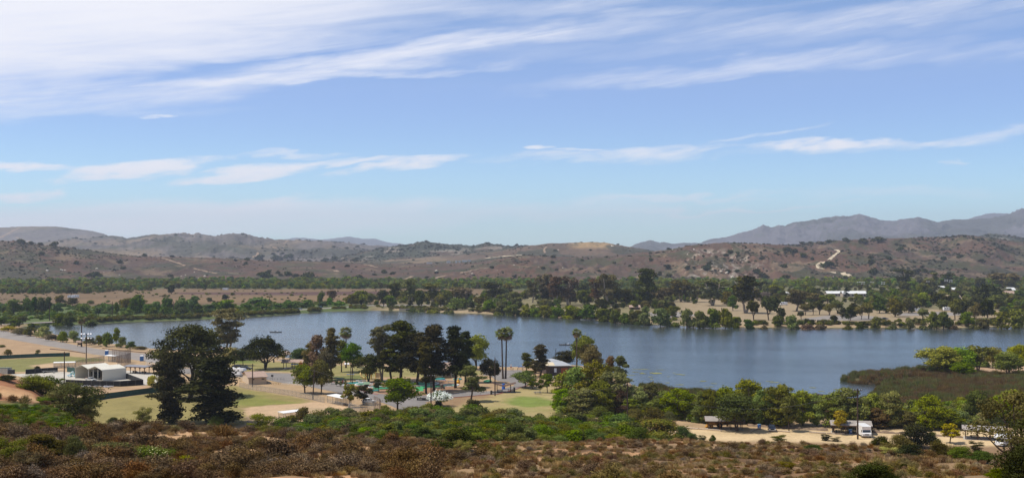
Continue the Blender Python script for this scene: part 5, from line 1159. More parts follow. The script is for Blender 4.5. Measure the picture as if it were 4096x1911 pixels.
def fence(name, label, pts, h, gap, post_m=M_steel, panel=None, panel_m=None, rail=True, top_rail_m=None, px=True, cat='fence', solid=False, z=1.5, postw=.07):
    P = [G(a, b, z) for a, b in pts] if px else pts
    r = thing(name, label, cat, P[0]); o0 = P[0]
    pm = None
    for a, b_ in zip(P[:-1], P[1:]):
        d = b_ - a; n = max(1, round(d.length / gap)); ang = math.atan2(d.y, d.x)
        for k in range(n):
            q = a + d * (k / n) - o0; q2 = a + d * ((k + 1) / n) - o0
            if pm is None: pm = MB().tube([(0, 0, -.2), (0, 0, h)], [postw / 2, postw / 2], 6).mesh('post', post_m)
            o = add('post', pm, r); o.location = q
            m_ = MB()
            if rail: m_.beam(q + Vector((0, 0, h - .04)), q2 + Vector((0, 0, h - .04)), .05).build('rail', top_rail_m or post_m, r)
            if panel_m:
                t = .05 if solid else .008
                MB().box(tuple((q + q2) / 2 + Vector((0, 0, h * .5 - (.03 if not solid else .02)))), ((q2 - q).length - (.01 if solid else .08), t, h - (.12 if not solid else .06)), ang).build('panel', panel_m, r)
        end = P[-1]
    o = add('post', pm, r); o.location = P[-1] - o0
    return r
M_blackscreen = mat('black_windscreen', (.012, .012, .013), .8, .25, 2)
M_greenwall = mat('green_windscreen', (.030, .075, .065), .8, .22, 1.2)
M_yellowcap = mat('yellow_cap', (.62, .40, .06), .6, .1, 1)
fence('outfield_fence', 'dark green curved outfield fence with yellow top edge on the near ball field', [(300, 1614), (366, 1605), (420, 1595), (480, 1587), (540, 1579), (603, 1571), (660, 1568)], 1.95, 3, M_greenwall, panel_m=M_greenwall, solid=True, top_rail_m=M_yellowcap)
fence('outfield_fence', 'green outfield fence of the far left ball field', [(-300, 1452), (-100, 1444), (0, 1435), (100, 1430), (200, 1426), (279, 1424)], 1.75, 4, M_greenwall, panel_m=M_greenwall, solid=True)
fence('yard_fence', 'black screened fence along the front of the white gravel yard', [(262, 1539), (330, 1542), (400, 1544), (480, 1545), (573, 1539)], 2.1, 3, panel_m=M_blackscreen, solid=True, cat='fence')
fence('yard_fence', 'black screened fence right of the white sheds running back from the yard corner', [(573, 1539), (540, 1526), (510, 1514), (490, 1508)], 2.1, 3, panel_m=M_blackscreen, solid=True)
fence('yard_fence', 'black screened fence at the back left of the white gravel yard', [(102, 1496), (140, 1493), (190, 1489), (231, 1487)], 2.0, 3, panel_m=M_blackscreen, solid=True)
fence('yard_fence', 'black screened fence just behind the left shed', [(268, 1486), (300, 1490)], 2.1, 3, panel_m=M_greenwall, solid=True)
fence('chain_link_fence', 'long chain link fence between the ball field and the sand by the road', [(958, 1548), (1010, 1558), (1060, 1566), (1120, 1575), (1185, 1586), (1240, 1597), (1297, 1610)], 1.9, 3, panel_m=M_chain)
fence('chain_link_fence', 'chain link fence around the white car and the sand corner', [(1396, 1640), (1440, 1650), (1470, 1634), (1498, 1640)], 2.4, 3, panel_m=M_chain)
fence('chain_link_fence', 'low chain link fence before the near ball field backstop', [(930, 1690), (1040, 1686), (1120, 1684)], 1.5, 3, panel_m=M_chain)
fence('chain_link_fence', 'chain link fence along the far left ball field', [(300, 1470), (345, 1462), (380, 1456), (416, 1450)], 3.2, 3, panel_m=M_chain2, postw=.1)
fence('backstop', 'tall rusty backstop right of the white dugout on the far left ball field', [(449, 1446), (476, 1450), (500, 1450), (523, 1446)], 5.8, 2.0, M_rust, panel_m=M_chain2, cat='backstop', postw=.13)
fence('backstop', 'low front wing of the rusty backstop near the picnic shelter', [(470, 1466), (500, 1462), (523, 1452)], 5.0, 2.2, M_rust, panel_m=M_chain2, cat='backstop', postw=.13)
fence('backstop', 'rusty mesh backstop at the edge of the bushes right of the white car', [(1496, 1642), (1516, 1650), (1524, 1660)], 4.6, 1.5, M_rust, panel_m=M_chain2, cat='backstop', postw=.1)
fence('guard_rail', 'low wooden rail along the left shore road', [(-60, 1318), (0, 1326), (50, 1332), (98, 1339)], .7, 3, M_pole, cat='rail', postw=.2)
fence('guard_rail', 'long low rail between the far shore road and the lake', [(400, 1284), (500, 1279), (620, 1274), (720, 1270), (850, 1266)], .8, 4, M_rust, cat='rail', postw=.2)
strip_thing('kerb', 'low dark earth edge along the sandy strip above the infield', 'kerb', [(200, 1396), (270, 1402), (340, 1413)], .35, .35, M_rust)
strip_thing('kerb', 'low dark edge between the left shore road and the lake bank', 'kerb', [(410, 1393), (480, 1402), (590, 1411)], .35, .35, M_rust)
# ---------------------------------------------------------------- roofs on posts
M_white = mat('white_painted_metal', (.74, .74, .72), .45, .06, .8)
M_roofgrey = mat('grey_shingles', (.30, .265, .235), .9, .12, 1.2)
M_roofmet = mat('grey_metal_roof', (.20, .20, .22), .5, .1, 1)
M_rooftan = mat('tan_shingles', (.36, .255, .20), .9, .14, 1.5)
M_woodb = mat('brown_timber', (.10, .055, .035), .8, .2, 3)
M_blk = mat('matte_black', (.03, .03, .03), .8, .2, 3)
M_tableg = mat('table_concrete', (.24, .22, .20), .85, .15, 2)
def table(px, base, label, m=M_tableg, yaw=.2, L=2.2, p=None, group=None):
    p = p or G(px, base)
    r = thing('picnic_table', label, 'picnic table', p, yaw, group)
    MB().box((0, 0, .75), (L, .8, .08)).build('table_top', m, r)
    for s in (-1, 1):
        MB().box((0, s * .75, .44), (L, .28, .07)).build('bench', m, r)
        MB().box((s * L * .32, 0, .38), (.12, .55, .68)).box((s * L * .32, 0, .35), (.10, 1.7, .10)).build('leg', m, r)
    return r
def dugout(px0, b0, px1, b1, depth, h, label, m=M_white, back=True):
    a, b_ = G(px0, b0), G(px1, b1); d = b_ - a; L = d.length; ang = math.atan2(d.y, d.x)
    r = thing('dugout', label, 'dugout', a, ang)
    MB().box((L / 2, depth / 2, h), (L + .4, depth + .5, .12), M=Matrix.Rotation(R(3), 3, 'X')).build('roof', m, r)
    for i in range(4):
        for yy in (0, depth): MB().tube([(L * i / 3, yy, -.2), (L * i / 3, yy, h - .05)], [.06, .06], 6).build('post', M_steel, r)
    MB().box((L / 2, depth * .7, .45), (L * .8, .35, .06)).box((L * .15, depth * .7, .2), (.08, .3, .44)).box((L * .85, depth * .7, .2), (.08, .3, .44)).build('bench', M_steel, r)
    MB().box((L / 2, depth, 1.1), (L, .02, 2.0)).build('mesh_panel', M_chain, r)
    MB().box((L / 2, 0, .6), (L, .02, 1.1)).build('mesh_panel', M_chain, r)
    return r
dugout(1310, 1610, 1372, 1624, 3.0, 2.6, 'white roofed dugout beside the sand near the white car')
dugout(1135, 1686, 1215, 1676, 2.6, 2.6, 'white roofed dugout half hidden by bushes at the bottom of the infield')
dugout(214, 1472, 300, 1470, 2.6, 2.4, 'white roofed dugout behind the left shed on the far ball field')
dugout(418, 1446, 462, 1448, 2.6, 2.9, 'white roofed dugout behind the light pole next to the rusty backstop')
def shelter(px0, b0, px1, b1, depth, h, rise, label, roofm=M_roofgrey, posts=4, slab=True, tables=2, name='picnic_shelter', eave=.9, pm=M_woodb, tl='', brace=False):
    a, b_ = G(px0, b0), G(px1, b1); d = b_ - a; L = d.length; ang = math.atan2(d.y, d.x)
    r = thing(name, label, 'picnic shelter', a, ang)
    x0, x1 = -eave, L + eave; y0, y1 = -eave, depth + eave; ym = depth / 2
    zt = h - .1
    # each slope its own part, with a thickness
    for (ya, za, yb, zb, nm) in ((y0, zt, ym, zt + rise, 'roof'), (ym, zt + rise, y1, zt, 'roof')):
        MB().prism([(ya, za), (yb, zb), (yb, zb + .16), (ya, za + .16)], x0, x1).build(nm, roofm, r)
    for (ya, za) in ((y0, zt), (y1, zt)): MB().box(((x0 + x1) / 2, ya, za + .02), (x1 - x0, .06, .24)).build('fascia', pm, r)
    for x in (x0 + .03, x1 - .03): MB().prism([(y0 + .1, zt - .02), (ym, zt + rise - .04), (y1 - .1, zt - .02)], x - .03, x + .03).build('gable', pm, r)
    for i in range(posts):
        for yy in (0, depth):
            x = L * i / (posts - 1); MB().box((x, yy, h / 2 - .15), (.22, .22, h + .1)).build('post', pm, r)
            if brace:
                for sx in (-1, 1): MB().beam((x, yy, h - .9), (x + sx * .7, yy, h - .1), .12).build('brace', pm, r)
    if slab: MB().box((L / 2, depth / 2, .04), (L + 1.0, depth + 1.0, .10)).build('slab', M_conc, r)
    for k in range(tables):
        q = a + Vector((math.cos(ang), math.sin(ang), 0)) * (L * (k + .5) / tables) + Vector((-math.sin(ang), math.cos(ang), 0)) * (depth * .45)
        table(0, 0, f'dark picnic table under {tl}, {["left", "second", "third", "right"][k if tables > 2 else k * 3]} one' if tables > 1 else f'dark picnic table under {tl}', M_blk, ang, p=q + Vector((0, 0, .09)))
    return r
shelter(2834, 1718, 2968, 1720, 5.0, 2.5, .95, 'first picnic shelter with grey brown roof over a yellow digger', tables=0, tl='the first grey roof')
shelter(3336, 1735, 3476, 1739, 5.0, 2.5, .95, 'second picnic shelter with grey brown roof behind the white van', tables=3, tl='the roof by the white van')
shelter(3862, 1756, 4012, 1764, 5.0, 2.5, .95, 'third picnic shelter with grey brown roof half hidden by the near right tree', tables=2, tl='the roof behind the near right tree')
shelter(503, 1492, 578, 1496, 5.5, 2.9, .35, 'brown timber shelter with flat grey metal roof between the white sheds and the road', M_roofmet, 5, False, 2, brace=True, tl='the flat grey metal roof')
shelter(1134, 1474, 1204, 1474, 6.0, 2.7, 1.0, 'low tan roofed picnic shelter left of the rust coloured trees', M_rooftan, 3, True, 1, tl='the low tan roof')
shelter(1132, 1442, 1160, 1440, 5.0, 2.7, 1.3, 'small tan roofed shelter at the water edge right of the round shade tree', M_rooftan, 2, True, 0)
shelter(888, 1424, 918, 1423, 5.0, 2.7, 1.4, 'small tan roofed shelter behind the trunk of the tall thin eucalyptus', M_rooftan, 2, True, 0)
# wing roofed table shelter by the tall pole
pA = G(1980, 1570); r = thing('picnic_shelter', 'small picnic shelter with thin open V shaped roof by the tall plain pole', 'picnic shelter', pA, .05)
for (xa, za, xb, zb) in ((-.8, 3.3, 3.0, 2.2), (3.2, 2.2, 7.4, 3.3)):
    MB().prism([(xa, za), (xb, zb), (xb, zb + .12), (xa, za + .12)], -.6, 3.6, 'y').build('roof', M_woodb, r)
for x, hh in ((.8, 2.7), (5.6, 2.8)):
    for yy in (.3, 2.8): MB().box((x, yy, hh / 2), (.16, .16, hh)).build('post', M_woodb, r)
MB().box((3.1, 1.5, .03), (8.4, 5.0, .10)).build('slab', M_blk, r)  # black sheet paints the roof's shadow onto the ground
table(2000, 1566, 'left blue grey picnic table under the V shaped roof', M_tableg, .1); table(2042, 1562, 'right blue grey picnic table under the V shaped roof', M_tableg, -.1)
M_blue = mat('blue_plastic', (.05, .16, .52), .5, .08, 2)
M_bluep = mat('blue_toilet_plastic', (.05, .17, .42), .55, .08, 2)
M_barrel = mat('dark_barrel', (.055, .05, .045), .7, .2, 3)
def barrel(px, base, label, m=M_barrel, r=.35, h=1.1):
    p = G(px, base); t = thing('litter_bin', label, 'litter bin', p)
    MB().tube([(0, 0, 0), (0, 0, .1), (0, 0, h - .1), (0, 0, h)], [r * .92, r, r, r * .92], 12).build('drum', m, t)
    MB().tube([(0, 0, h - .02), (0, 0, h + .05)], [r * 1.04, r * 1.04], 12).build('rim', m, t); return t
barrel(1965, 1577, 'dark round litter bin left of the V shaped picnic roof', h=1.4)
barrel(2057, 1564, 'dark round litter bin right of the V shaped picnic roof', h=1.4)
barrel(2014, 1556, 'tall blue bin under the V shaped picnic roof', M_blue, .6, 2.0)
barrel(1095, 1449, 'dark bin on the lawn behind the round shade tree', h=1.3)
barrel(3333, 1734, 'dark bin at the left post of the second picnic shelter', h=1.6)
barrel(1397, 1634, 'grey bin at the foot of the small grey green tree', M_tableg, .4, 1.5)
table(2150, 1574, 'stone picnic table beneath the small clipped tree', M_tableg, .1, 2.6)
table(800, 1500, 'pale picnic table seen between the dark pines', M_tableg, .1, 2.6)
# blue recycling bins with the white triangle of arrows
M_wht = mat('white_print', (.80, .80, .80), .6, .03, 2)
def recycle(px, base, label):
    p = G(px, base); t = thing('recycling_bin', label, 'recycling bin', p)
    MB().tube([(0, 0, .05), (0, 0, .15), (0, 0, 1.05), (0, 0, 1.15)], [.42, .46, .50, .48], 14).build('drum', M_blue, t)
    MB().tube([(0, 0, 1.14), (0, 0, 1.30), (0, 0, 1.36)], [.52, .50, .22], 14).build('lid', mat('pale_blue_lid', (.25, .45, .65), .5, .05, 2), t)
    mk_ = MB(); c = (0, -.505, .62)
    for k in range(3):
        a = math.pi / 2 + k * 2 * math.pi / 3; b_ = a + 2 * math.pi / 3
        P = lambda an, rr, f=0: Vector((math.cos(an) * rr, 0, math.sin(an) * rr * 1.0)) + Vector(c)
        u, v = P(a, .27), P(b_, .27); d = v - u
        mk_.beam(u + d * .14, u + d * .66, .02, .09)
        n = Vector((-d.z, 0, d.x)).normalized() * .11; e = u + d * .64
        mk_.poly([e - n + Vector((0, -.01, 0)), e + n + Vector((0, -.01, 0)), u + d * .9 + Vector((0, -.01, 0))])
    mk_.build('recycling_symbol', M_wht, t)
recycle(3037, 1714, 'blue recycling bin with white triangle beside the dark pickup')
recycle(3402, 1733, 'blue recycling bin with white triangle beside the white van')
def toilet(px, base, label):
    p = G(px, base); t = thing('portable_toilet', label, 'portable toilet', p, .15)
    MB().box((0, 0, 1.15), (1.5, 1.5, 2.2)).build('cabin', M_bluep, t)
    MB().box((0, -.76, 1.1), (.9, .04, 1.9)).build('door', M_bluep, t)
    MB().box((0, 0, 2.42), (1.6, 1.6, .34), taper=.75).build('roof', M_white, t)
    MB().tube([(.5, .5, 2.4), (.5, .5, 2.85)], [.06, .06], 6).build('vent_pipe', M_wht, t)
toilet(427, 1420, 'blue portable toilet with white roof behind the far dugout')
toilet(567, 1443, 'blue portable toilet with white roof by the big dark pine')
# ---------------------------------------------------------------- the white steel sheds
M_shed = mat('cream_sheet_metal', (.62, .585, .49), .5, .03, .3)
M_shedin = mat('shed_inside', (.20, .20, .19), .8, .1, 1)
pL = G(300, 1512); pR = G(409, 1524); d = pR - pL; Wd = d.length; ang = math.atan2(d.y, d.x)
shed = thing('shed', 'pair of joined cream sheet metal sheds with open dark fronts and bright twin gable roofs', 'shed', pL, ang)
DL = 10.5; hw = 4.1; hr = 5.5; bay = Wd / 2
th = .06
for i in range(2):
    x0 = bay * i; xm = x0 + bay / 2; x1 = x0 + bay
    n_ = 6
    for k in range(n_):       # roof sheets side by side, each lapped a little over the next
        ya = DL * k / n_ - (.3 if k == 0 else 0); yb = DL * (k + 1) / n_ + .02; dz = .006 * (k % 2)
        MB().prism([(x0 - .0, hw + dz), (xm, hr + dz), (xm, hr + th + dz), (x0, hw + th + dz)], ya, yb, 'y').build('roof_sheet', M_shed, shed)
        MB().prism([(xm, hr + dz), (x1 - .5, hw + .30 + dz), (x1 - .14, hw + .10 + dz), (x1, hw - .10 + dz), (x1 + .06, hw - .10 + dz), (x1 - .05, hw + .20 + dz), (x1 - .4, hw + .42 + dz), (xm, hr + th + dz)], ya, yb, 'y').build('roof_sheet', M_shed, shed)
MB().box((0, DL / 2, hw / 2), (.08, DL, hw)).build('side_wall', M_shed, shed)
for k in range(7): MB().box((Wd, DL * (k + .5) / 7, hw / 2 - .05), (.08 + .008 * (k % 2), DL / 7 + .004, hw - .1)).build('wall_sheet', M_shed, shed)
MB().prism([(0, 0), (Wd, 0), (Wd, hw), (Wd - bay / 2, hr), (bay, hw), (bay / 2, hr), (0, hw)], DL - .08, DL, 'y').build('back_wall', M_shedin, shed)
for x in (bay * .98, bay * 1.33, bay * 1.67): MB().box((x, .1, hw / 2 + .1), (.10, .12, hw + .1)).build('post', M_white, shed)
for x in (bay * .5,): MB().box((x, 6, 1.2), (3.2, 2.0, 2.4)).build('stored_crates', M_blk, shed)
# material lying about the yard
def heap(px, base, label, m, w, h, n, seed, cat='heap', name='material_pile', bar=False):
    p = G(px, base); g = random.Random(seed); t = thing(name, label, cat, p)
    for i in range(n):
        x = g.uniform(-w / 2, w / 2); y = g.uniform(-.8, .8); z = abs(g.gauss(0, .4)) * h * (1 - abs(x) / w)
        if bar: MB().box((x, y, z + .1), (g.uniform(1.2, 3.4), g.uniform(.08, .25), .06), g.uniform(-.35, .35), M=Matrix.Rotation(g.uniform(-.12, .12), 3, 'Y')).build('metal_strip', m if g.random() < .7 else M_blk, t)
        else: MB().box((x, y, z + .2), (g.uniform(.5, 1.2), g.uniform(.5, 1.0), g.uniform(.3, .6)), g.uniform(0, 3), taper=.7).build('sheet', m[i % len(m)], t)
heap(372, 1548, 'long heap of bright metal strips and pipes outside the black yard fence', M_lampglass, 13, 1.0, 60, 4, 'scrap heap', bar=True)
heap(290, 1506, 'pile of light blue and green tarpaulins left of the open sheds', [mat('tarp_blue', (.25, .45, .62), .6, .1, 2), mat('tarp_teal', (.12, .33, .30), .6, .1, 2), mat('tarp_pale', (.5, .6, .62), .6, .1, 2)], 3.2, 2.4, 16, 8, 'tarpaulins')
heap(313, 1531, 'low salmon orange tarpaulin heap in front of the pickup in the yard', [mat('tarp_orange', (.68, .26, .14), .7, .1, 2)], 3.0, .8, 9, 12, 'tarpaulin')
heap(350, 1519, 'orange boxes just behind the yard pickup', [mat('box_orange', (.50, .18, .05), .7, .1, 2)], 2.2, .8, 4, 14, 'boxes')
r = thing('hauling_trailer', 'grey steel ladder rack lying at the back of the gravel yard', 'rack', G(170, 1492), .1)
for s in (-1, 1): MB().beam((0, s * .6, .9), (9, s * .6, 1.0), .12).build('side_rail', M_steel, r)
for k in range(7): MB().beam((k * 1.4 + .3, -.6, .92), (k * 1.4 + .3, .6, .92), .08).build('rung', M_steel, r)
for x in (.4, 4.5, 8.6): MB().box((x, 0, .45), (.12, 1.2, .9)).build('stand', M_steel, r)
p = G(8, 1495); r = thing('shed', 'small grey green shed cut by the left edge of the photo', 'shed', p)
MB().box((0, 2, 1.15), (4.5, 4, 2.3)).build('wall', mat('pale_grey_paint', (.50, .49, .42), .7, .08, 1), r); MB().box((0, 2, 2.38), (5.0, 4.6, .16), M=Matrix.Rotation(R(-4), 3, 'X')).build('roof', mat('teal_roof', (.18, .24, .22), .6, .1, 1), r)
p = G(43, 1495); r = thing('container', 'dark box container next to the small shed at the left edge', 'container', p)
MB().box((0, 1, .85), (1.7, 2, 1.7)).build('box', mat('dark_grey_paint', (.05, .05, .055), .7, .1, 2), r); MB().box((0, -.02, .85), (1.2, .04, 1.4)).build('door', mat('darker_paint', (.035, .035, .04), .7, .1, 2), r)
# bleachers and kiosk
p = G(592, 1460); r = thing('bleachers', 'white stepped bleachers by the big dark pine and blue toilet', 'bleachers', p, .25)
for k in range(5): MB().box((2.8, k * .75, .45 + k * .38), (8, .32, .06)).build('seat_plank', M_white, r)
for k in range(5): MB().beam((k * 1.7 - .4, 0, .1), (k * 1.7 - .4, 3.3, 1.95), .08).beam((k * 1.7 - .4, 3.2, -.1), (k * 1.7 - .4, 3.2, 1.95), .08).build('frame', M_steel, r)
p = G(318, 1386); r = thing('kiosk', 'brown roofed notice kiosk at the foot of the ragged palm', 'kiosk', p, .2)
for x in (-.9, .9): MB().box((x, 0, 1.3), (.2, .2, 2.6)).build('post', M_woodb, r)
MB().box((0, 0, 1.5), (1.7, .1, 1.1)).build('board', M_woodb, r)
MB().prism([(-.9, 2.5), (0, 3.3), (.9, 2.5), (0, 3.15)], -1.5, 1.5).build('roof', M_rooftan, r)
# ---------------------------------------------------------------- buildings
M_cream = mat('tan_stucco', (.50, .40, .29), .85, .05, .8)
M_dkwin = mat('dark_window', (.02, .022, .025), .2, .1, 2)
def gable_house(pL, pM, pR, h, rise, label, wallm, roofm, name='restroom_building', windows=(), cat='building', eave=.5, win_end=()):
    """pL-pM: gable end, pM-pR: long side (photo pixels of the foot corners)"""
    a, m_, c = G(*pL), G(*pM), G(*pR)
    d1 = (c - m_); L = d1.length; ang = math.atan2(d1.y, d1.x); W = (a - m_).length
    t = thing(name, label, cat, m_, ang)
    MB().box((L / 2, -.09 + .1, h / 2), (L, .18, h)).build('wall', wallm, t); MB().box((L / 2, W - .09, h / 2), (L, .18, h)).build('wall', wallm, t)
    for x in (.09, L - .09): MB().prism([(.1, 0), (W - .18, 0), (W - .18, h), (W / 2, h + rise), (.1, h)], x - .09, x + .085).build('gable_wall', wallm, t)
    for (ya, za, yb, zb) in ((-eave, h - rise * eave / (W / 2), W / 2, h + rise), (W / 2, h + rise, W + eave, h - rise * eave / (W / 2))):
        MB().prism([(ya, za + .02), (yb, zb + .02), (yb, zb + .20), (ya, za + .20)], -eave, L + eave).build('roof', roofm, t)
    MB().box((L / 2, W / 2, h + rise + .21), (L + 2 * eave, .35, .08)).build('ridge', roofm, t)
    MB().box((L / 2, -eave - .02, h - rise * eave / (W / 2) + .12), (L + 2 * eave, .05, .2)).build('fascia', M_conc, t)
    for (x, z, w, hh, mm) in windows:
        MB().box((x, -.10, z), (w, .06, hh)).build('window', mm, t); MB().box((x, -.12, z - hh / 2 - .04), (w + .1, .1, .08)).build('sill', M_conc, t)
    for (y, z, w, hh, mm) in win_end: MB().box((-.02, y, z), (.06, w, hh)).build('door', mm, t)
    return t, L, W
t, L, W = gable_house((942, 1524), (995, 1538), (1066, 1535), 2.7, 1.35, 'small tan building with pinkish shingle roof beside the asphalt', M_cream, M_rooftan, windows=[(1.6, 1.95, .9, .35, M_dkwin), (5.3, 2.0, 1.1, .35, M_dkwin), (3.4, 1.1, .9, 2.0, M_cream)])
for x in (1.6, 5.0): MB().box((x, W / 2 + 1.2, 3.9), (.5, .5, .3)).build('roof_vent', M_dkwin, t)
for k in range(9): MB().box((-.03, W * (k + 1) / 10, 3.0 + .9 * (1 - abs((k + 1) / 10 - .5) * 2) * .5), (.05, .06, .6 + .9 * (1 - abs((k + 1) / 10 - .5) * 2))).build('batten', M_cream, t)
t, L, W = gable_house((1700, 1500), (1722, 1511), (1803, 1510), 3.0, 2.4, 'tan building with pink brown roof behind the bare pine trunk', mat('khaki_stucco', (.24, .195, .125), .85, .06, .8), M_rooftan, windows=[(5.6, 1.9, 1.6, .9, M_wht), (2.6, 1.9, 1.2, .9, M_dkwin)], name='park_building')
fence('garden_wall', 'low khaki wall before the tan building with pink brown roof', [(1738, 1512), (1770, 1513), (1806, 1512)], 1.9, 3.2, panel_m=mat('khaki_wall', (.20, .165, .115), .85, .08, 1), solid=True, cat='wall', postw=.3)
# boathouse
t, L, W = gable_house((2188, 1474), (2200, 1504), (2282, 1502), 4.0, .35, 'boathouse with flat white metal roof and a red brown door', mat('dark_brown_board', (.085, .06, .055), .8, .12, 1), mat('grey_white_metal_roof', (.36, .37, .38), .5, .06, .8), name='boathouse', windows=[(2.2, 2.4, 1.0, 1.6, M_wht), (6.0, 1.7, 2.8, 3.0, mat('red_brown_door', (.30, .085, .035), .7, .1, 1))], eave=.7)
MB().prism([(.4, 4.25), (3.5, 5.3), (6.5, 4.25)], -4.6, 2.2).build('canopy', mat('cream_canvas', (.62, .52, .36), .8, .05, 1), t)
for x in (-4.4,):
    for yy in (.5, 6.2): MB().box((x, yy, 2.1), (.15, .15, 4.2)).build('post', M_woodb, t)
r = thing('canopy', 'cream canvas canopy left of the boathouse over the shore', 'canopy', G(2112, 1486), .1)
MB().prism([(0, 2.3), (2.5, 3.2), (5, 2.3)], -2, 4.5).build('canvas', mat('cream_canvas', (.62, .52, .36)), r)
for x in (-1.8, 4.3):
    for yy in (.2, 4.8): MB().box((x, yy, 1.15), (.12, .12, 2.3)).build('post', M_steel, r)
r = thing('bench', 'long blue bench by the water left of the boathouse', 'bench', G(2094, 1474), .05)
MB().box((0, 0, .9), (4.6, .6, .3)).build('seat', M_blue, r)
for x in (-2, 2): MB().box((x, 0, .4), (.2, .5, .8)).build('leg', M_steel, r)
p = G(2044, 1478); r = thing('warning_sign', 'small white and red sign on a post at the boat ramp', 'sign', p)
MB().box((0, 0, 1.1), (.12, .12, 2.2)).build('post', M_pole, r); MB().box((0, -.08, 1.9), (.8, .05, .8)).build('board', M_wht, r); MB().box((0, -.08, 1.1), (.55, .05, .55)).build('board', mat('sign_red', (.45, .06, .05), .6, .05, 1), r)
for i, px in enumerate((2052, 2071, 2089)): MB().tube([G(px, 1479), G(px, 1479) + Vector((0, 0, 1.0))], [.12, .11], 7).build('bollard', M_pole, label=['dark post right beside the small white and red sign', 'middle dark post between the sign and the blue bench', 'dark post closest to the blue bench by the ramp'][i], category='post', group='posts at the boat ramp')
# far buildings
M_farwhite = mat('far_white_roof', (.62, .62, .60), .6, .06, .2); M_farwall = mat('far_wall', (.36, .30, .24), .8, .1, .3)
def far_block(px0, px1, base, top, label, depth=12, roofm=M_farwhite, wallm=M_farwall, cat='building', name='far_building', bays=0):
    a, b_ = G(px0, base), G(px1, base); k = a.y / F; h = (base - top) * k; L = (b_ - a).length
    t = thing(name, label, cat, Vector((a.x, a.y, gz(a.x, a.y)))); e = h * .55
    MB().box((L / 2, depth / 2, e / 2), (L, depth, e)).build('wall', wallm, t)
    MB().prism([(-.6, e), (depth / 2, h), (depth + .6, e), (depth / 2, h - .25)], -.6, L + .6).build('roof', roofm, t)
    for k_ in range(bays): MB().box((L * (k_ + .5) / bays, -.06, e * .5), (L / bays * .45, .1, e * .5)).build('window', M_dkwin, t)
    return t
far_block(3309, 3366, 1184, 1164, 'left part of the long white roofed barn in the far park', bays=4)
far_block(3372, 3466, 1186, 1163, 'right longer part of the white roofed barn in the far park', bays=6)
far_block(3637, 3687, 1152, 1139, 'white roofed building beside the tall dark eucalyptus, far right', bays=3)
far_block(3812, 3856, 1164, 1148, 'blue white low building below the far field lights', bays=3)
far_block(3762, 3784, 1156, 1144, 'small white roofed building left of the far field lights', bays=2)
far_block(4034, 4062, 1170, 1148, 'pale peaked house among trees near the right edge', bays=2)
far_block(4026, 4066, 1186, 1164, 'tan roofed house near the right edge of the far park', roofm=M_rooftan, bays=2)
far_block(3794, 3846, 1214, 1180, 'tan peaked tent shaped house in the far park', roofm=mat('pale_tan_roof', (.40, .31, .21), .8, .08, .4), bays=2)
far_block(2520, 2560, 1238, 1220, 'brown bungalow left of the tallest conifer on the far shore', 9, roofm=M_rooftan, wallm=mat('brown_boards', (.14, .08, .055), .8, .1, 1), bays=2)
far_block(1812, 1830, 1200, 1186, 'low pale house behind the far shore trees', bays=1)
far_block(3136, 3178, 1178, 1168, 'low white roof behind the brown sparse tree', bays=2)
far_block(2000, 2012, 1190, 1180, 'small white hut in the far meadow', bays=1)
# ---------------------------------------------------------------- scattering of growth nobody could count
def scatter(name, protos, P, scl, rot, idx, normal=None):
    """one object: points in a mesh, prototypes set on them by geometry nodes"""
    cc = bpy.data.collections.new(name + '_kinds')
    for i, (me_, m_) in enumerate(protos):
        o = bpy.data.objects.new(f'{i:02d}_{name}', me_); cc.objects.link(o)
        if len(me_.materials) == 0: me_.materials.append(m_)
        elif me_.materials[0] != m_: o.material_slots[0].link = 'OBJECT'; o.material_slots[0].material = m_
    me = bpy.data.meshes.new(name); P = np.asarray(P, np.float32); me.vertices.add(len(P)); me.vertices.foreach_set('co', P.ravel())
    a = me.attributes.new('scl', 'FLOAT_VECTOR', 'POINT'); a.data.foreach_set('vector', np.asarray(scl, np.float32).ravel())
    a = me.attributes.new('rot', 'FLOAT', 'POINT'); a.data.foreach_set('value', np.asarray(rot, np.float32))
    a = me.attributes.new('kind_index', 'INT', 'POINT'); a.data.foreach_set('value', np.asarray(idx, np.int32))
    o = add(name, me, kind='stuff')
    ng = bpy.data.node_groups.new(name, 'GeometryNodeTree')
    ng.interface.new_socket('Geometry', in_out='INPUT', socket_type='NodeSocketGeometry'); ng.interface.new_socket('Geometry', in_out='OUTPUT', socket_type='NodeSocketGeometry')
    N = ng.nodes.new; L = ng.links.new
    gi = N('NodeGroupInput'); go = N('NodeGroupOutput'); ip = N('GeometryNodeInstanceOnPoints'); ci = N('GeometryNodeCollectionInfo')
    ci.inputs[0].default_value = cc; ci.inputs['Separate Children'].default_value = True; ci.inputs['Reset Children'].default_value = True
    def attr(nm, dt):
        n = N('GeometryNodeInputNamedAttribute'); n.data_type = dt; n.inputs[0].default_value = nm; return n.outputs[0]
    cx = N('ShaderNodeCombineXYZ'); L(attr('rot', 'FLOAT'), cx.inputs[2])
    L(gi.outputs[0], ip.inputs['Points']); L(ci.outputs[0], ip.inputs['Instance']); ip.inputs['Pick Instance'].default_value = True
    L(attr('kind_index', 'INT'), ip.inputs['Instance Index']); L(cx.outputs[0], ip.inputs['Rotation']); L(attr('scl', 'FLOAT_VECTOR'), ip.inputs['Scale'])
    L(ip.outputs[0], go.inputs[0])
    md = o.modifiers.new('scatter', 'NODES'); md.node_group = ng
    return o
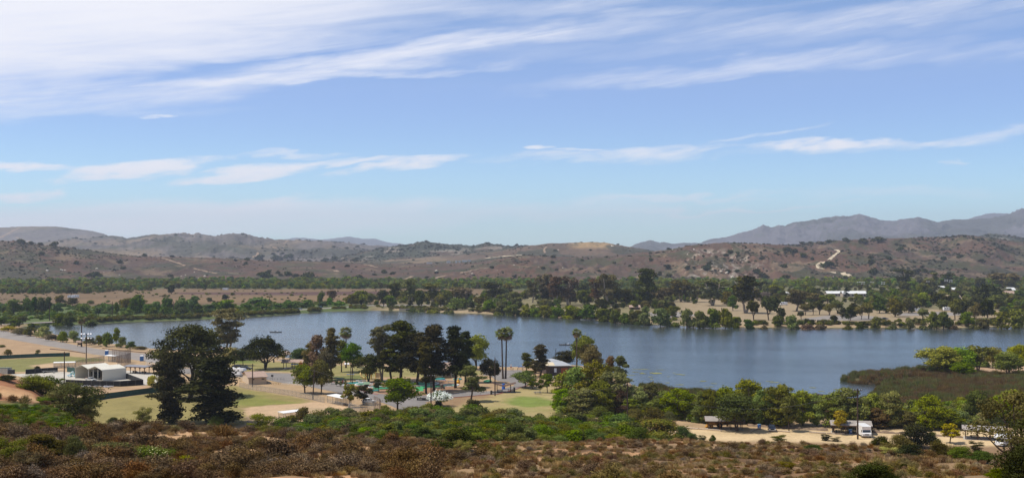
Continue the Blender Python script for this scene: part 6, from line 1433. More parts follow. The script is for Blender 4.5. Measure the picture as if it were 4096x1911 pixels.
def blades(name, n, seed, h=(.5, 1.2), spread=.9, w=.05, base=.3, up=1.0, curl=.25, leafy=0):
    g = np.random.default_rng(seed)
    a = g.uniform(0, 2 * np.pi, n); r0 = base * np.sqrt(g.random(n)); hh = g.uniform(*h, n); out_ = spread * g.random(n) ** .7 * (1 - .35 * (hh - h[0]) / (h[1] - h[0] + 1e-6))
    a2 = a + g.normal(size=n) * .5
    b0 = np.stack([r0 * np.cos(a), r0 * np.sin(a), -.05 * np.ones(n)], 1)
    tip = np.stack([b0[:, 0] + out_ * np.cos(a2), b0[:, 1] + out_ * np.sin(a2), hh * up * (1 - .25 * (out_ / spread) ** 2)], 1)
    mid = (b0 + tip) / 2 + np.stack([np.zeros(n), np.zeros(n), hh * curl * .5], 1)
    sd = g.normal(size=(n, 3)); sd[:, 2] *= .2; sd /= np.linalg.norm(sd, axis=1)[:, None]; ww = w * g.uniform(.6, 1.5, n)[:, None]
    v = np.stack([b0 - sd * ww * .5, mid - sd * ww * .6, tip, mid + sd * ww * .6], 1).reshape(-1, 3); tn = g.random(n)
    if leafy:
        k = g.integers(0, n, leafy); t = g.uniform(.45, 1.05, leafy)[:, None]; c = mid[k] * (1 - t) + tip[k] * t + g.normal(size=(leafy, 3)) * .05
        d1 = g.normal(size=(leafy, 3)); d1 /= np.linalg.norm(d1, axis=1)[:, None]; d2 = np.cross(d1, g.normal(size=(leafy, 3))); d2 /= np.linalg.norm(d2, axis=1)[:, None]
        s = g.uniform(.025, .065, leafy)[:, None]
        v = np.concatenate([v, np.stack([c - d1 * s, c + d2 * s * .6, c + d1 * s, c - d2 * s * .6], 1).reshape(-1, 3)]); tn = np.concatenate([tn, g.random(leafy)])
    me = mesh_np(name, v, np.arange(len(v)), np.full(len(v) // 4, 4)); tone_attr(me, tn); return me
def brushmat(name, c1, c2): return leaf_mat(name, c1, c2, trans=.05, hue=.012, val=.26, sat=.15)
BR = [brushmat('brush_rust', (.12, .062, .024), (.27, .155, .065)), brushmat('brush_greybrown', (.12, .082, .045), (.28, .195, .11)), brushmat('brush_umber', (.068, .042, .018), (.19, .118, .055)),
      brushmat('brush_straw', (.27, .18, .082), (.44, .32, .155)), brushmat('brush_olive', (.095, .078, .022), (.21, .165, .050)), brushmat('brush_silver', (.14, .105, .075), (.27, .215, .155))]
bproto = []
for i in range(4):
    for m_ in (0, 1, 2, 5): pass
PB = [blades('dry_brush', 320, 40 + i, (.45, 1.15), .95, .045, .35, leafy=420) for i in range(5)]
PG = [blades('dry_grass', 170, 60 + i, (.25, .6), .35, .028, .35) for i in range(3)]
def brush_bush(name, seed):
    """dense twiggy dome: a leafy body with bare twigs standing out of it, 1.1 m high"""
    L_ = rand_lobes(seed, 9, .62, .22, .80, .34, 'dome'); v, tn = leaf_cloud(L_, 1150, .055, seed, fill=.35)
    g_ = np.random.default_rng(seed + 1); n_ = 190; a = g_.uniform(0, 6.283, n_); e = g_.uniform(.15, 1.45, n_); r1 = g_.uniform(.55, 1.12, n_)
    b0 = np.zeros((n_, 3)); d = np.stack([np.cos(a) * np.cos(e), np.sin(a) * np.cos(e), np.sin(e)], 1); tip = d * r1[:, None] * np.array([.95, .95, 1.08]); st = tip * .45
    sd = np.cross(d, g_.normal(size=(n_, 3))); sd /= np.linalg.norm(sd, axis=1)[:, None]; w_ = g_.uniform(.010, .022, n_)[:, None]
    v2 = np.stack([st - sd * w_, st + sd * w_, tip + sd * w_ * .4, tip - sd * w_ * .4], 1).reshape(-1, 3)
    v = np.concatenate([v, v2]); me = mesh_np(name, v, np.arange(len(v)), np.full(len(v) // 4, 4)); tone_attr(me, np.concatenate([tn, g_.uniform(.5, 1, n_)])); return me
BB = [brush_bush('dry_bush', 200 + i * 7) for i in range(5)]
bproto = [(BB[0], BR[1]), (BB[1], BR[2]), (BB[2], BR[0]), (BB[3], BR[5]), (BB[4], BR[4]), (PG[0], BR[3]), (PG[1], BR[0]), (PG[2].copy(), BR[3]), (PB[0].copy(), BR[0]), (BB[1].copy(), BR[1])]
bproto = [(p.copy(), m_) for p, m_ in bproto]
g = np.random.default_rng(77)
n = 34000
yy = (46 ** 1.4 + (222 ** 1.4 - 46 ** 1.4) * g.random(n)) ** (1 / 1.4); uu = g.uniform(-.56, .56, n); xx = uu * yy; pc = 2048 + F * uu
gap = fbm(xx / 7, yy / 7, 4, 66); cl = fbm(xx / 4, yy / 4, 3, 67)
left = smooth(2300, 1300, pc)
keep = (gap < .07 - .07 * left + .14 * g.random(n)) & (cl > -.42 + .2 * g.random(n))
bare = fbm(xx / 13, yy / 20, 3, 68) > .20; keep &= ~(bare & (g.random(n) < .55 + .35 * left))
keep &= ~((yy > 165) & (pc > 1200) & (pc < 2560) & (g.random(n) < .75))           # green thicket takes over there
keep &= ~((yy > 162) & (pc < 330) & (g.random(n) < .94))
keep &= ~((yy > 190) & (pc > 330) & (pc < 1200) & (g.random(n) < .5))
dk = fbm(xx / 18, yy / 18, 3, 70) + g.normal(size=n) * .22 + (left - .5) * .35
kind = np.where(dk > .38, 0, np.where(dk > .04, 1, np.where(dk > -.05, 9, np.where(dk > -.22, 8, np.where(dk > -.38, 2, 4)))))
kind = np.where(g.random(n) < .035, 3, kind); kind = np.where((pc > 1900) & (g.random(n) < .20), 4, kind)
kind = np.where((left > .4) & (g.random(n) < .62), 1, kind)
small = g.random(n) < .28 + .38 * (1 - left); kind = np.where(small, np.where(g.random(n) < .45, 5, np.where(g.random(n) < .5, 6, 7)), kind)
s = g.uniform(.40, 1.05, n) * (.58 + .52 * left) * (1 + .8 * np.clip(cl, 0, 1)) * np.clip(yy / 85, .7, 1) * np.where(kind >= 5, np.clip(yy / 105, .5, 1), 1)
big = (g.random(n) < .05) & ~small; s = np.where(big, s * 1.6, s); kind = np.where(big & (g.random(n) < .8), 1, kind)
for (qx, qy, qr) in CLEAR: keep &= ((xx - qx) ** 2 + (yy - qy) ** 2 > (qr * 1.0) ** 2) & ~((np.abs(xx / yy - qx / qy) < qr * .8 / qy) & (yy < qy) & (yy > qy - qr * 1.6))
# thin out next to the eye: taller growth there would stand in the view
k = np.nonzero(keep)[0]
Z = ground_z(xx[k], yy[k])
scatter('dry_brush', bproto, np.stack([xx[k], yy[k], Z], 1), np.stack([s[k] * 1.1, s[k] * 1.1, s[k] * g.uniform(.7, 1.15, len(k))], 1), g.uniform(0, 6.28, len(k)), kind[k])
# grass tufts in the gaps
n = 16000
yy = (46 ** 1.3 + (200 ** 1.3 - 46 ** 1.3) * g.random(n)) ** (1 / 1.3); xx = g.uniform(-.56, .56, n) * yy
k = np.nonzero(fbm(xx / 7, yy / 7, 4, 66) > .02 + .25 * g.random(n))[0]
scatter('dry_grass', [(PG[0].copy(), BR[3]), (PG[1].copy(), BR[0]), (PG[2].copy(), BR[3])], np.stack([xx[k], yy[k], ground_z(xx[k], yy[k])], 1), np.repeat((g.uniform(.5, 1.1, len(k)) * np.clip(yy[k] / 105, .5, 1))[:, None], 3, 1), g.uniform(0, 6.28, len(k)), g.integers(0, 3, len(k)))
# low green growth on the foot of the slope, and on the ledge at the left
SH = [(TREES['shrub'][i][0], TREES['fine'][i % 3][0]) for i in range(4)]
gp = [(TREES['shrub'][0][0].copy(), LEAF['green']), (TREES['shrub'][1][0].copy(), LEAF['olive']), (TREES['fine'][0][0].copy(), LEAF['green']), (TREES['fine'][1][0].copy(), LEAF['shore']), (BB[1].copy(), BR[4]), (TREES['fine'][2][0].copy(), LEAF['olive'])]
n = 5200
yy = g.uniform(150, 352, n); pc = g.uniform(1120, 2720, n); xx = (pc - 2048) / F * yy
dn = fbm(xx / 9, yy / 9, 4, 90)
edge0 = np.interp(pc, [1120, 1300, 1500, 2048, 2400, 2600, 2720], [270, 236, 196, 190, 188, 200, 220]); edge1 = np.interp(pc, [1120, 1500, 1800, 2050, 2300, 2450, 2720], [318, 342, 340, 318, 300, 280, 262])
k = np.nonzero((yy > edge0 + g.normal(size=n) * 10) & (yy < edge1) & (dn > -.30))[0]
sc_ = g.uniform(.35, 1.15, len(k))
scatter('green_undergrowth', gp, np.stack([xx[k], yy[k], ground_z(xx[k], yy[k]) - .1], 1), np.stack([sc_, sc_, sc_ * g.uniform(.6, 1.05, len(k))], 1), g.uniform(0, 6.28, len(k)), np.clip((dn[k] * 6 + 2.4 + g.normal(size=len(k)) * 1.2).astype(int), 0, 5))
n = 2600
yy = g.uniform(150, 212, n); pc = g.uniform(-500, 420, n); xx = (pc - 2048) / F * yy
k = np.nonzero((yy < np.interp(pc, [-500, 60, 200, 420], [180, 184, 196, 180])) & (yy > 158 + g.normal(size=n) * 4))[0]
sc_ = g.uniform(.2, .5, len(k))
scatter('green_undergrowth', gp[:4], np.stack([xx[k], yy[k], ground_z(xx[k], yy[k]) - .05], 1), np.stack([sc_, sc_, sc_ * .8], 1), g.uniform(0, 6.28, len(k)), g.choice([2, 3, 2, 0], len(k)))
# ---------------------------------------------------------------- reeds
RM = [brushmat('reed_brown', (.095, .060, .027), (.21, .14, .065)), brushmat('reed_green', (.085, .092, .030), (.18, .185, .065)), brushmat('reed_dry', (.12, .10, .065), (.22, .19, .13))]
PR = [blades('reeds', 150, 80 + i, (1.5, 2.5), .45, .05, .9, curl=.1) for i in range(3)]
RP = [(PR[0], RM[0]), (PR[1], RM[1]), (PR[2], RM[0]), (PR[1].copy(), RM[2])]
def reeds(poly, n, seed, kinds=(0, 2, 0, 1), z=0.1, hs=1.0, name='reeds', pmin=-.9, px=True):
    g_ = np.random.default_rng(seed); P = poly_px(poly, .3) if px else np.array(poly); lo, hi = P.min(0), P.max(0)
    q = g_.random((n, 2)) * (hi - lo) + lo; sd = seg_dist(q, P); q = q[(sd < 0)]; sd = sd[sd < 0]
    nz_ = fbm(q[:, 0] / 12, q[:, 1] / 12, 3, seed); q = q[nz_ > pmin]
    zz = np.maximum(ground_z(q[:, 0], q[:, 1]), -.4) - .1; nz_ = fbm(q[:, 0] / 10, q[:, 1] / 10, 3, seed + 3)
    s = g_.uniform(.7, 1.15, len(q)) * hs
    kk = np.where(nz_ > .12, 1, np.where(nz_ < -.25, 3 if 3 in kinds else 2, 0)); kk = np.where(g_.random(len(q)) < .3, g_.choice(kinds, len(q)), kk)
    return scatter(name, [(a.copy(), m_) for a, m_ in RP], np.stack([q[:, 0], q[:, 1], zz], 1), np.stack([s, s, s * (1 + .6 * nz_)], 1), g_.uniform(0, 6.28, len(q)), kk)
reeds([(3352, 1517), (3440, 1506), (3546, 1500), (3712, 1484), (3800, 1470), (3860, 1500), (4000, 1512), (4500, 1510), (5200, 1520), (5200, 1545), (3720, 1534), (3705, 1527), (3614, 1529), (3600, 1536), (3546, 1539), (3421, 1531), (3380, 1525)], 5200, 1)
reeds([(3454, 1618), (3480, 1598), (3500, 1574), (3540, 1554), (3590, 1545), (3720, 1540), (4000, 1530), (5200, 1540), (5200, 1680), (3560, 1680), (3440, 1640)], 12000, 2)
reeds([(2560, 1560), (2749, 1586), (2866, 1592), (3100, 1600), (3454, 1616), (3440, 1690), (2620, 1670), (2560, 1640)], 6500, 3, hs=.9)
reeds([(3380, 1600), (3454, 1612), (3470, 1595), (3440, 1590)], 60, 4, hs=.8)
# dark fringe of reeds and bushes along the far bank and the left bank
def fringe(ptsA, n, seed, wid, name, protos, sc0, sc1, off=1.0):
    P = np.array([[G(a, b, 0).x, G(a, b, 0).y] for a, b in ptsA]); g_ = np.random.default_rng(seed)
    L = np.sqrt((np.diff(P, axis=0) ** 2).sum(1)); c = np.concatenate([[0], np.cumsum(L)]); t = g_.random(n) * c[-1]
    x = np.interp(t, c, P[:, 0]); y = np.interp(t, c, P[:, 1]) + off + g_.random(n) * wid
    s = g_.uniform(sc0, sc1, n); k = fbm(x / 25, y / 25, 3, seed) > -.25
    x, y, s = x[k], y[k], s[k]
    return scatter(name, protos, np.stack([x, y, np.maximum(ground_z(x, y), -.2)], 1), np.stack([s, s, s * g_.uniform(.7, 1.1, len(s))], 1), g_.uniform(0, 6.28, len(s)), g_.integers(0, len(protos), len(s)))
FARB = TREES['farbush']
fb = [(FARB[0][0].copy(), LEAF['olive']), (FARB[1][0].copy(), LEAF['shore']), (FARB[2][0].copy(), LEAF['dark']), (FARB[3][0].copy(), LEAF['olive'])]
fringe(LAKE_PX[2:13], 900, 5, 11, 'bank_reeds', [(PR[0].copy(), RM[0]), (PR[1].copy(), RM[1]), fb[0], fb[3]], .55, 1.0, 4)
fringe(LAKE_PX[13:30], 1000, 6, 13, 'bank_scrub', [fb[0], fb[2], fb[3], (PR[0].copy(), RM[0])], .45, 1.0, 3)
# vine covered undergrowth between road and lake belt, and the green belt at the foot of the hills
vb = [(FARB[0][0].copy(), LEAF['vine']), (FARB[1][0].copy(), LEAF['vine']), (FARB[2][0].copy(), LEAF['green']), (FARB[3][0].copy(), LEAF['shore'])]
def far_fill(poly, n, seed, protos, s0, s1, name, pmin=-.3, ns=40):
    g_ = np.random.default_rng(seed); P = poly_px(poly); lo, hi = P.min(0), P.max(0); q = g_.random((n, 2)) * (hi - lo) + lo
    q = q[seg_dist(q, P) < 0]; nz_ = fbm(q[:, 0] / ns, q[:, 1] / ns, 4, seed); q = q[nz_ > pmin]
    qc = 2048 + F * q[:, 0] / q[:, 1]; qr = Y0 + F * 48.5 / q[:, 1]; q = q[~((qc > 3296) & (qc < 3478) & (qr > 1166) & (qr < 1204))]; s = g_.uniform(s0, s1, len(q))
    return scatter(name, protos, np.stack([q[:, 0], q[:, 1], ground_z(q[:, 0], q[:, 1]) - .3], 1), np.stack([s, s, s * g_.uniform(.7, 1.2, len(q))], 1), g_.uniform(0, 6.28, len(q)), g_.integers(0, len(protos), len(q)))
far_fill([(-500, 1284), (-500, 1222), (300, 1222), (620, 1226), (1000, 1218), (1440, 1208), (1480, 1214), (1200, 1232), (950, 1252), (700, 1262), (500, 1268), (100, 1284)], 2600, 31, vb, .5, 1.25, 'roadside_thicket', -.12)
far_fill([(-700, 1158), (1300, 1156), (1700, 1160), (2500, 1150), (3500, 1150), (5000, 1150), (5000, 1128), (-700, 1128)], 9000, 32, [(TREES['fartree'][i][0].copy(), LEAF[l]) for i, l in enumerate(('shore', 'vine', 'willow', 'shore', 'olive', 'vine'))], .65, 1.15, 'riverside_wood', -.28, 90)
far_fill([(-700, 1178), (-700, 1156), (640, 1158), (700, 1150), (600, 1170), (300, 1176)], 900, 36, [(TREES['fartree'][i][0].copy(), LEAF[l]) for i, l in enumerate(('shore', 'olive', 'shore', 'shore', 'olive', 'vine'))], .55, 1.0, 'riverside_wood', -.2, 80)
far_fill([(-700, 1222), (-700, 1158), (1950, 1156), (1950, 1212), (1450, 1216), (400, 1224)], 900, 33, fb, .25, .8, 'field_scrub', .0)
far_fill([(2400, 1150), (5200, 1150), (5200, 1240), (4150, 1250), (3500, 1200), (2450, 1190)], 2000, 34, [(TREES['fartree'][i][0].copy(), LEAF[l]) for i, l in enumerate(('shore', 'olive', 'green', 'dark', 'olive', 'shore'))], .45, .9, 'park_wood', -.05, 70)
nb = [(TREES['shrub'][i][0].copy(), LEAF[l]) for i, l in enumerate(('wolive', 'wshore', 'willow', 'wshore'))]
far_fill([(3640, 1716), (3640, 1650), (3800, 1630), (4500, 1600), (4500, 1716)], 420, 43, nb, .9, 2.0, 'lakeside_thicket', -.25, 14)
far_fill([(2240, 1665), (2260, 1610), (2500, 1640), (2600, 1625), (3100, 1640), (3500, 1650), (3900, 1640), (4500, 1640), (4500, 1716), (3900, 1708), (3500, 1704), (3100, 1698), (2800, 1690), (2600, 1672), (2480, 1662)], 2600, 38, nb, .6, 1.6, 'lakeside_thicket', -.10, 14)
far_fill([(3720, 1500), (3740, 1475), (3860, 1462), (4100, 1452), (4500, 1450), (4500, 1462), (4000, 1464), (3880, 1475), (3850, 1500)], 260, 39, nb, .8, 1.6, 'lakeside_thicket', -.3, 14)
ft_ = [(TREES['fartree'][i][0].copy(), LEAF[l]) for i, l in enumerate(('shore', 'olive', 'green', 'dark', 'olive', 'dark'))]
far_fill([(1500, 1230), (1900, 1234), (2200, 1250), (2500, 1268), (2700, 1282), (2700, 1200), (2300, 1180), (1700, 1180), (1500, 1200)], 950, 40, ft_, .5, 1.0, 'park_wood', -.12, 40)
far_fill([(2700, 1215), (4500, 1225), (4500, 1180), (2700, 1180)], 900, 41, ft_, .5, 1.0, 'park_wood', -.05, 40)
far_fill([(3400, 1250), (4500, 1262), (4500, 1215), (3480, 1212)], 420, 42, ft_, .5, .95, 'park_wood', .0, 40)
far_fill([(1480, 1236), (1900, 1245), (2133, 1258), (2466, 1280), (2990, 1300), (3840, 1303), (4500, 1288), (4500, 1270), (3000, 1290), (2600, 1275), (1900, 1228), (1500, 1226)], 1500, 35, fb, .4, 1.0, 'bank_scrub', -.15)
# ---------------------------------------------------------------- scrub and rocks on the hills
def rock_mesh(seed):
    g_ = random.Random(seed); import bmesh
    bm = bmesh.new(); bmesh.ops.create_icosphere(bm, subdivisions=2, radius=1)
    for v in bm.verts:
        k = .75 + .45 * mnoise.noise(v.co * 1.3 + Vector((seed, 0, 0))); v.co *= k; v.co.z *= .75
    me = bpy.data.meshes.new('boulder'); bm.to_mesh(me); bm.free(); return me
RK = [rock_mesh(i * 3.7) for i in range(4)]
M_rock = mat('pale_boulder', (.52, .46, .38), .9, .18, .6); M_rock2 = mat('brown_boulder', (.30, .235, .18), .9, .2, .6)
def hill_scatter(hill, name, n, seed, protos, s0, s1, maskfn, cl=(90, 4, .0)):
    g_ = np.random.default_rng(seed); y = hill.Db + (hill.Dc * 1.03 - hill.Db) * g_.random(n) ** .9; pc_ = g_.uniform(hill.px[0], hill.px[1], n); x = (pc_ - 2048) / F * y
    z = hill.z(x, y); row = Y0 - F * (z - H) / y
    k = (fbm(x / cl[0], y / cl[0], cl[1], seed + 5) > cl[2] + g_.normal(size=n) * .12) & (g_.random(n) < maskfn(pc_, row))
    s = g_.uniform(s0, s1, n) * (1 + (g_.random(n) > .9) * .8)
    return scatter(name, protos, np.stack([x[k], y[k], z[k] - .4], 1), np.stack([s[k], s[k], s[k] * g_.uniform(.6, 1, k.sum())], 1), g_.uniform(0, 6.28, k.sum()), g_.integers(0, len(protos), k.sum()))
hb = [(FARB[0][0].copy(), LEAF['scrub']), (FARB[1][0].copy(), LEAF['scrub']), (FARB[2][0].copy(), LEAF['dark']), (FARB[3][0].copy(), LEAF['scrub'])]
hill_scatter(g1, 'hill_scrub', 20000, 51, hb, .3, .85, lambda p, r: np.clip(.16 + 1.1 * smooth(600, 100, p), 0, 1) * np.clip(.35 + 1.2 * smooth(1110, 1000, r), 0, 1), (70, 4, .10))
hill_scatter(g2, 'hill_scrub', 14000, 52, hb, .3, 1.0, lambda p, r: .22 + .5 * smooth(2700, 2850, p), (60, 4, .08))
hill_scatter(g3, 'hill_scrub', 20000, 53, hb, .4, 1.3, lambda p, r: .75 + 0 * p, (80, 4, .06))
hill_scatter(e1, 'hill_scrub', 4500, 54, hb, .6, 1.5, lambda p, r: .9 + 0 * p, (120, 4, -.1))
hill_scatter(g4, 'hill_scrub', 2500, 55, hb, .8, 1.8, lambda p, r: .9 + 0 * p, (120, 4, -.1))
hill_scatter(f1, 'hill_scrub', 2500, 56, hb, .4, 1.1, lambda p, r: .5 + 0 * p, (120, 4, .12))
hill_scatter(d1, 'hill_scrub', 7000, 57, hb, .8, 2.0, lambda p, r: .35 + .6 * smooth(950, 1100, p), (200, 4, .05))
rk = [(RK[0], M_rock), (RK[1], M_rock), (RK[2], M_rock2), (RK[3], M_rock2)]
def gs(p, r, c): return sum(a * np.exp(-((p - x) / w) ** 2 - ((r - y) / h) ** 2) for x, y, w, h, a in c)
hill_scatter(g1, 'hill_boulders', 9000, 61, rk, .35, 1.0, lambda p, r: gs(p, r, [(120, 1112, 70, 14, .3), (230, 1088, 60, 12, .45), (400, 1086, 60, 18, .4), (480, 1105, 60, 20, .3), (780, 1098, 55, 16, .6), (900, 1112, 50, 10, .4), (700, 1095, 300, 30, .04), (1850, 1090, 120, 14, .3)]), (18, 3, -.2))
hill_scatter(g2, 'hill_boulders', 26000, 62, rk, .35, 1.1, lambda p, r: gs(p, r, [(2800, 1010, 60, 22, .65), (2780, 1060, 60, 30, .35), (2890, 1088, 60, 16, .7), (2860, 1100, 110, 14, .5), (2750, 1105, 60, 14, .45), (3050, 1085, 60, 16, .4), (3000, 1050, 120, 40, .10), (2900, 1030, 250, 40, .05), (1890, 1096, 70, 8, .3), (2050, 1062, 60, 8, .3), (2640, 1000, 60, 10, .3), (2160, 1068, 60, 6, .2)]), (22, 3, -.1))
hill_scatter(g3, 'hill_boulders', 9000, 63, rk, .4, 1.0, lambda p, r: gs(p, r, [(3340, 1104, 60, 12, .6), (3240, 1108, 60, 10, .5), (3560, 1105, 90, 12, .5), (3850, 985, 80, 16, .2)]), (22, 3, -.1))
# ---------------------------------------------------------------- scum on the water
M_alg = mat('algae', (.20, .20, .055), .9, .25, .5)
mb = MB(); ga = random.Random(4)
ALG = [(2612, 1491, 31, 3.2), (2570, 1493, 17, 2), (2524, 1500, 24, 1.3), (2724, 1497, 20, 1.6), (2698, 1490, 8, 1), (2672, 1505, 7, 1), (2813, 1523, 19, 1.5), (2855, 1533, 14, 1.3), (2838, 1546, 19, 1.5), (2667, 1530, 10, 1.3), (2720, 1537, 23, 1.5), (2760, 1558, 12, 1.4), (2772, 1565, 16, 1.8),
       (2560, 1476, 40, .9), (2608, 1506, 16, 1.4), (2609, 1515, 10, 1.1), (2540, 1487, 14, 1.3), (3099, 1528, 24, 1.6), (3080, 1524, 14, 1), (3253, 1549, 18, 1.6), (3282, 1564, 14, 1.6), (3330, 1570, 20, 1.5), (2640, 1478, 24, .8), (3350, 1556, 20, 1.2)]
for (px, r_, rw, rh) in ALG:
    c0 = G(px, r_, .03); sx = rw * c0.y / F; sy = rh * c0.y ** 2 / (F * H)
    for k in range(5):
        cx0, cy0 = c0.x + ga.gauss(0, sx * .4), c0.y + ga.gauss(0, sy * .35); q = []
        for a in range(14):
            an = a / 14 * 6.283; f_ = .55 + .5 * ga.random(); q.append((cx0 + math.cos(an) * sx * .6 * f_, cy0 + math.sin(an) * sy * .6 * f_, .03 + k * .004 + px % 7 * .001))
        mb.poly(q)
mb.build('algae_mats', M_alg, kind='stuff')
mb = MB(); P = [G(a, b, .04) for a, b in LAKE_PX[1:30]]; V = []
for a, b_ in zip(P[:-1], P[1:]):
    n = max(1, int((b_ - a).length / 6))
    for k in range(n): V.append(a.lerp(b_, k / n))
for i in range(len(V) - 1):
    wA = 2.6 + 2.2 * float(fbm([V[i].x / 30], [V[i].y / 30], 3, 8)[0]); wB = 2.6 + 2.2 * float(fbm([V[i + 1].x / 30], [V[i + 1].y / 30], 3, 8)[0]); s_ = 1.8
    mb.poly([V[i] - Vector((0, wA * s_, 0)), V[i + 1] - Vector((0, wB * s_, 0)), V[i + 1] + Vector((0, 3, 0)), V[i] + Vector((0, 3, 0))])
mb.build('shore_algae', mat('shore_algae', (.15, .15, .05), .9, .25, .3), kind='stuff')
# ---------------------------------------------------------------- vehicles
def paint(name, col, rough=.25):
    if name in _mc: return _mc[name]
    m = mat(name, col, rough, .05, .8, spec=.5); return m
M_tyre = mat('tyre_rubber', (.018, .018, .018), .85, .1, 4); M_rim = mat('wheel_rim', (.45, .45, .46), .35, .1, 4, metal=.6)
M_glass = mat('vehicle_glass', (.018, .024, .028), .08, .1, 1, spec=.8); M_lamp = mat('headlamp', (.75, .75, .72), .15, .05, 2); M_tail = mat('tail_lamp', (.35, .02, .015), .3, .05, 2); M_trim = mat('black_trim', (.02, .02, .022), .6, .1, 2)
def wheels(t, xs, wd, r):
    tm = MB().tube([(0, -.12, 0), (0, -.10, 0), (0, .10, 0), (0, .12, 0)], [r * .88, r, r, r * .88], 16).mesh('tyre', M_tyre); rm = MB().tube([(0, -.135, 0), (0, .135, 0)], [r * .58, r * .58], 12).mesh('rim', M_rim)
    for x in xs:
        for s in (-1, 1):
            w = add('wheel', tm, t); w.location = (x, s * (wd / 2 - .10), r); add('rim', rm, w)
def vehicle(kind, loc, yaw, label, m, cat, group=None):
    nm = {'suv': 'parked_car', 'car': 'car', 'pickup': 'pickup_truck', 'van': 'delivery_van', 'rv': 'motorhome'}[kind]
    t = thing(nm, label, cat, loc, yaw, group)
    if kind in ('suv', 'car'):
        L, W, hb, hr = (4.7, 1.88, .98, 1.70) if kind == 'suv' else (4.6, 1.8, .88, 1.42)
        P = [(-L / 2, .42), (-L / 2 + .05, .34), (L / 2 - .15, .30), (L / 2, .48), (L / 2 - .04, .78), (L / 2 - .45, hb - .04), (.95, hb + .06), (-L / 2 + .12, hb + .04), (-L / 2, hb - .12)]
        MB().prism(P, -W / 2, W / 2, 'y').build('body', m, t)
        cb = [(.95, hb + .04), (.28, hr - .05), (-.1, hr), (-L / 2 + .75, hr - .02), (-L / 2 + .18, hb + .03)] if kind == 'suv' else [(.85, hb + .04), (.15, hr - .03), (-.3, hr), (-1.1, hr - .05), (-1.9, hb + .03)]
        v = []; 
        mb = MB(); b0 = []
        for s in (-1, 1):
            b0.append(len(mb.v))
            for (x, z) in cb: q = (z - hb) / (hr - hb); mb.v.append((x, s * (W / 2 - .03 - .16 * q), z))
        n = len(cb); mb.f += [tuple(b0[0] + i for i in reversed(range(n))), tuple(b0[1] + i for i in range(n))] + [(b0[0] + i, b0[0] + (i + 1) % n, b0[1] + (i + 1) % n, b0[1] + i) for i in range(n)]
        mb.build('cabin', m, t)
        zt, zb = hr - .13, hb + .12
        def yq(z): return W / 2 - .03 - .16 * (z - hb) / (hr - hb) + .008
        x0 = cb[-1][0] + .35; x1 = cb[0][0] - .25; xm = (x0 + x1) / 2
        for s in (-1, 1):
            for (a, b_) in ((x0, xm - .05), (xm + .05, x1)):
                ta = .28 if a == x0 else 0; tb = .42 if b_ == x1 else 0
                MB().poly([(a, s * yq(zb), zb), (b_, s * yq(zb), zb), (b_ - tb, s * yq(zt), zt), (a + ta, s * yq(zt), zt)][::s]).build('side_window', M_glass, t)
        (xa, za), (xb, zb2) = cb[0], cb[1]; MB().poly([(xa + .0, -W / 2 + .2, za + .05), (xa + .0, W / 2 - .2, za + .05), (xb + .05, W / 2 - .3, zb2), (xb + .05, -W / 2 + .3, zb2)]).build('windscreen', M_glass, t)
        (xa, za), (xb, zb2) = cb[-1], cb[-2]; MB().poly([(xa - .02, -W / 2 + .2, za + .08), (xb - .03, -W / 2 + .3, zb2 - .05), (xb - .03, W / 2 - .3, zb2 - .05), (xa - .02, W / 2 - .2, za + .08)]).build('rear_window', M_glass, t)
        for s in (-1, 1):
            MB().box((L / 2 - .10, s * (W / 2 - .28), .68), (.22, .42, .16)).build('headlight', M_lamp, t); MB().box((-L / 2 + .04, s * (W / 2 - .2), .85), (.12, .3, .25)).build('tail_light', M_tail, t)
            MB().box((.75, s * (W / 2 + .09), hb + .12), (.14, .18, .12)).build('wing_mirror', m, t)
        MB().box((L / 2 - .02, 0, .42), (.08, W * .8, .16)).build('bumper', M_trim, t)
        wheels(t, (L / 2 - .88, -L / 2 + .85), W, .36)
    elif kind == 'pickup':
        L, W = 5.5, 1.9
        MB().prism([(-L / 2, .5), (L / 2 - .1, .42), (L / 2, .62), (L / 2 - .03, 1.0), (L / 2 - .3, 1.10), (1.15, 1.16), (-.55, 1.16), (-.55, .62), (-L / 2, .62)], -W / 2, W / 2, 'y').build('body', m, t)
        mb = MB(); n = 4; cb = [(1.12, 1.14), (.55, 1.74), (-.35, 1.76), (-.55, 1.14)]
        for s in (-1, 1):
            for (x, z) in cb: mb.v.append((x, s * (W / 2 - .06 - .16 * (z - 1.14) / .6), z))
        mb.f += [(3, 2, 1, 0), (4, 5, 6, 7)] + [(i, (i + 1) % 4, 4 + (i + 1) % 4, 4 + i) for i in range(4)]; mb.build('cabin', m, t)
        MB().poly([(1.13, -.72, 1.2), (1.13, .72, 1.2), (.63, .64, 1.68), (.63, -.64, 1.68)]).build('windscreen', M_glass, t)
        for s in (-1, 1): MB().poly([(-.40, s * .875, 1.2), (.90, s * .875, 1.2), (.50, s * .765, 1.66), (-.30, s * .765, 1.66)]).build('side_window', M_glass, t)
        for s in (-1, 1): MB().box((-1.65, s * (W / 2 - .05), .9), (2.2, .1, .6)).build('bed_side', m, t)
        MB().box((-L / 2 + .05, 0, .9), (.1, W, .6)).build('tailgate', m, t); MB().box((L / 2 + .02, 0, .84), (.06, W * .50, .26)).build('grille', M_trim, t); MB().box((L / 2 + .03, 0, .52), (.12, W, .2)).build('bumper', M_rim, t)
        for s in (-1, 1): MB().box((L / 2 - .02, s * (W / 2 - .22), .86), (.1, .34, .24)).build('headlight', M_lamp, t); MB().box((.95, s * (W / 2 + .12), 1.25), (.14, .22, .16)).build('wing_mirror', M_trim, t)
        wheels(t, (L / 2 - .95, -L / 2 + 1.05), W, .40)
    elif kind == 'van':
        L, W = 6.4, 2.35
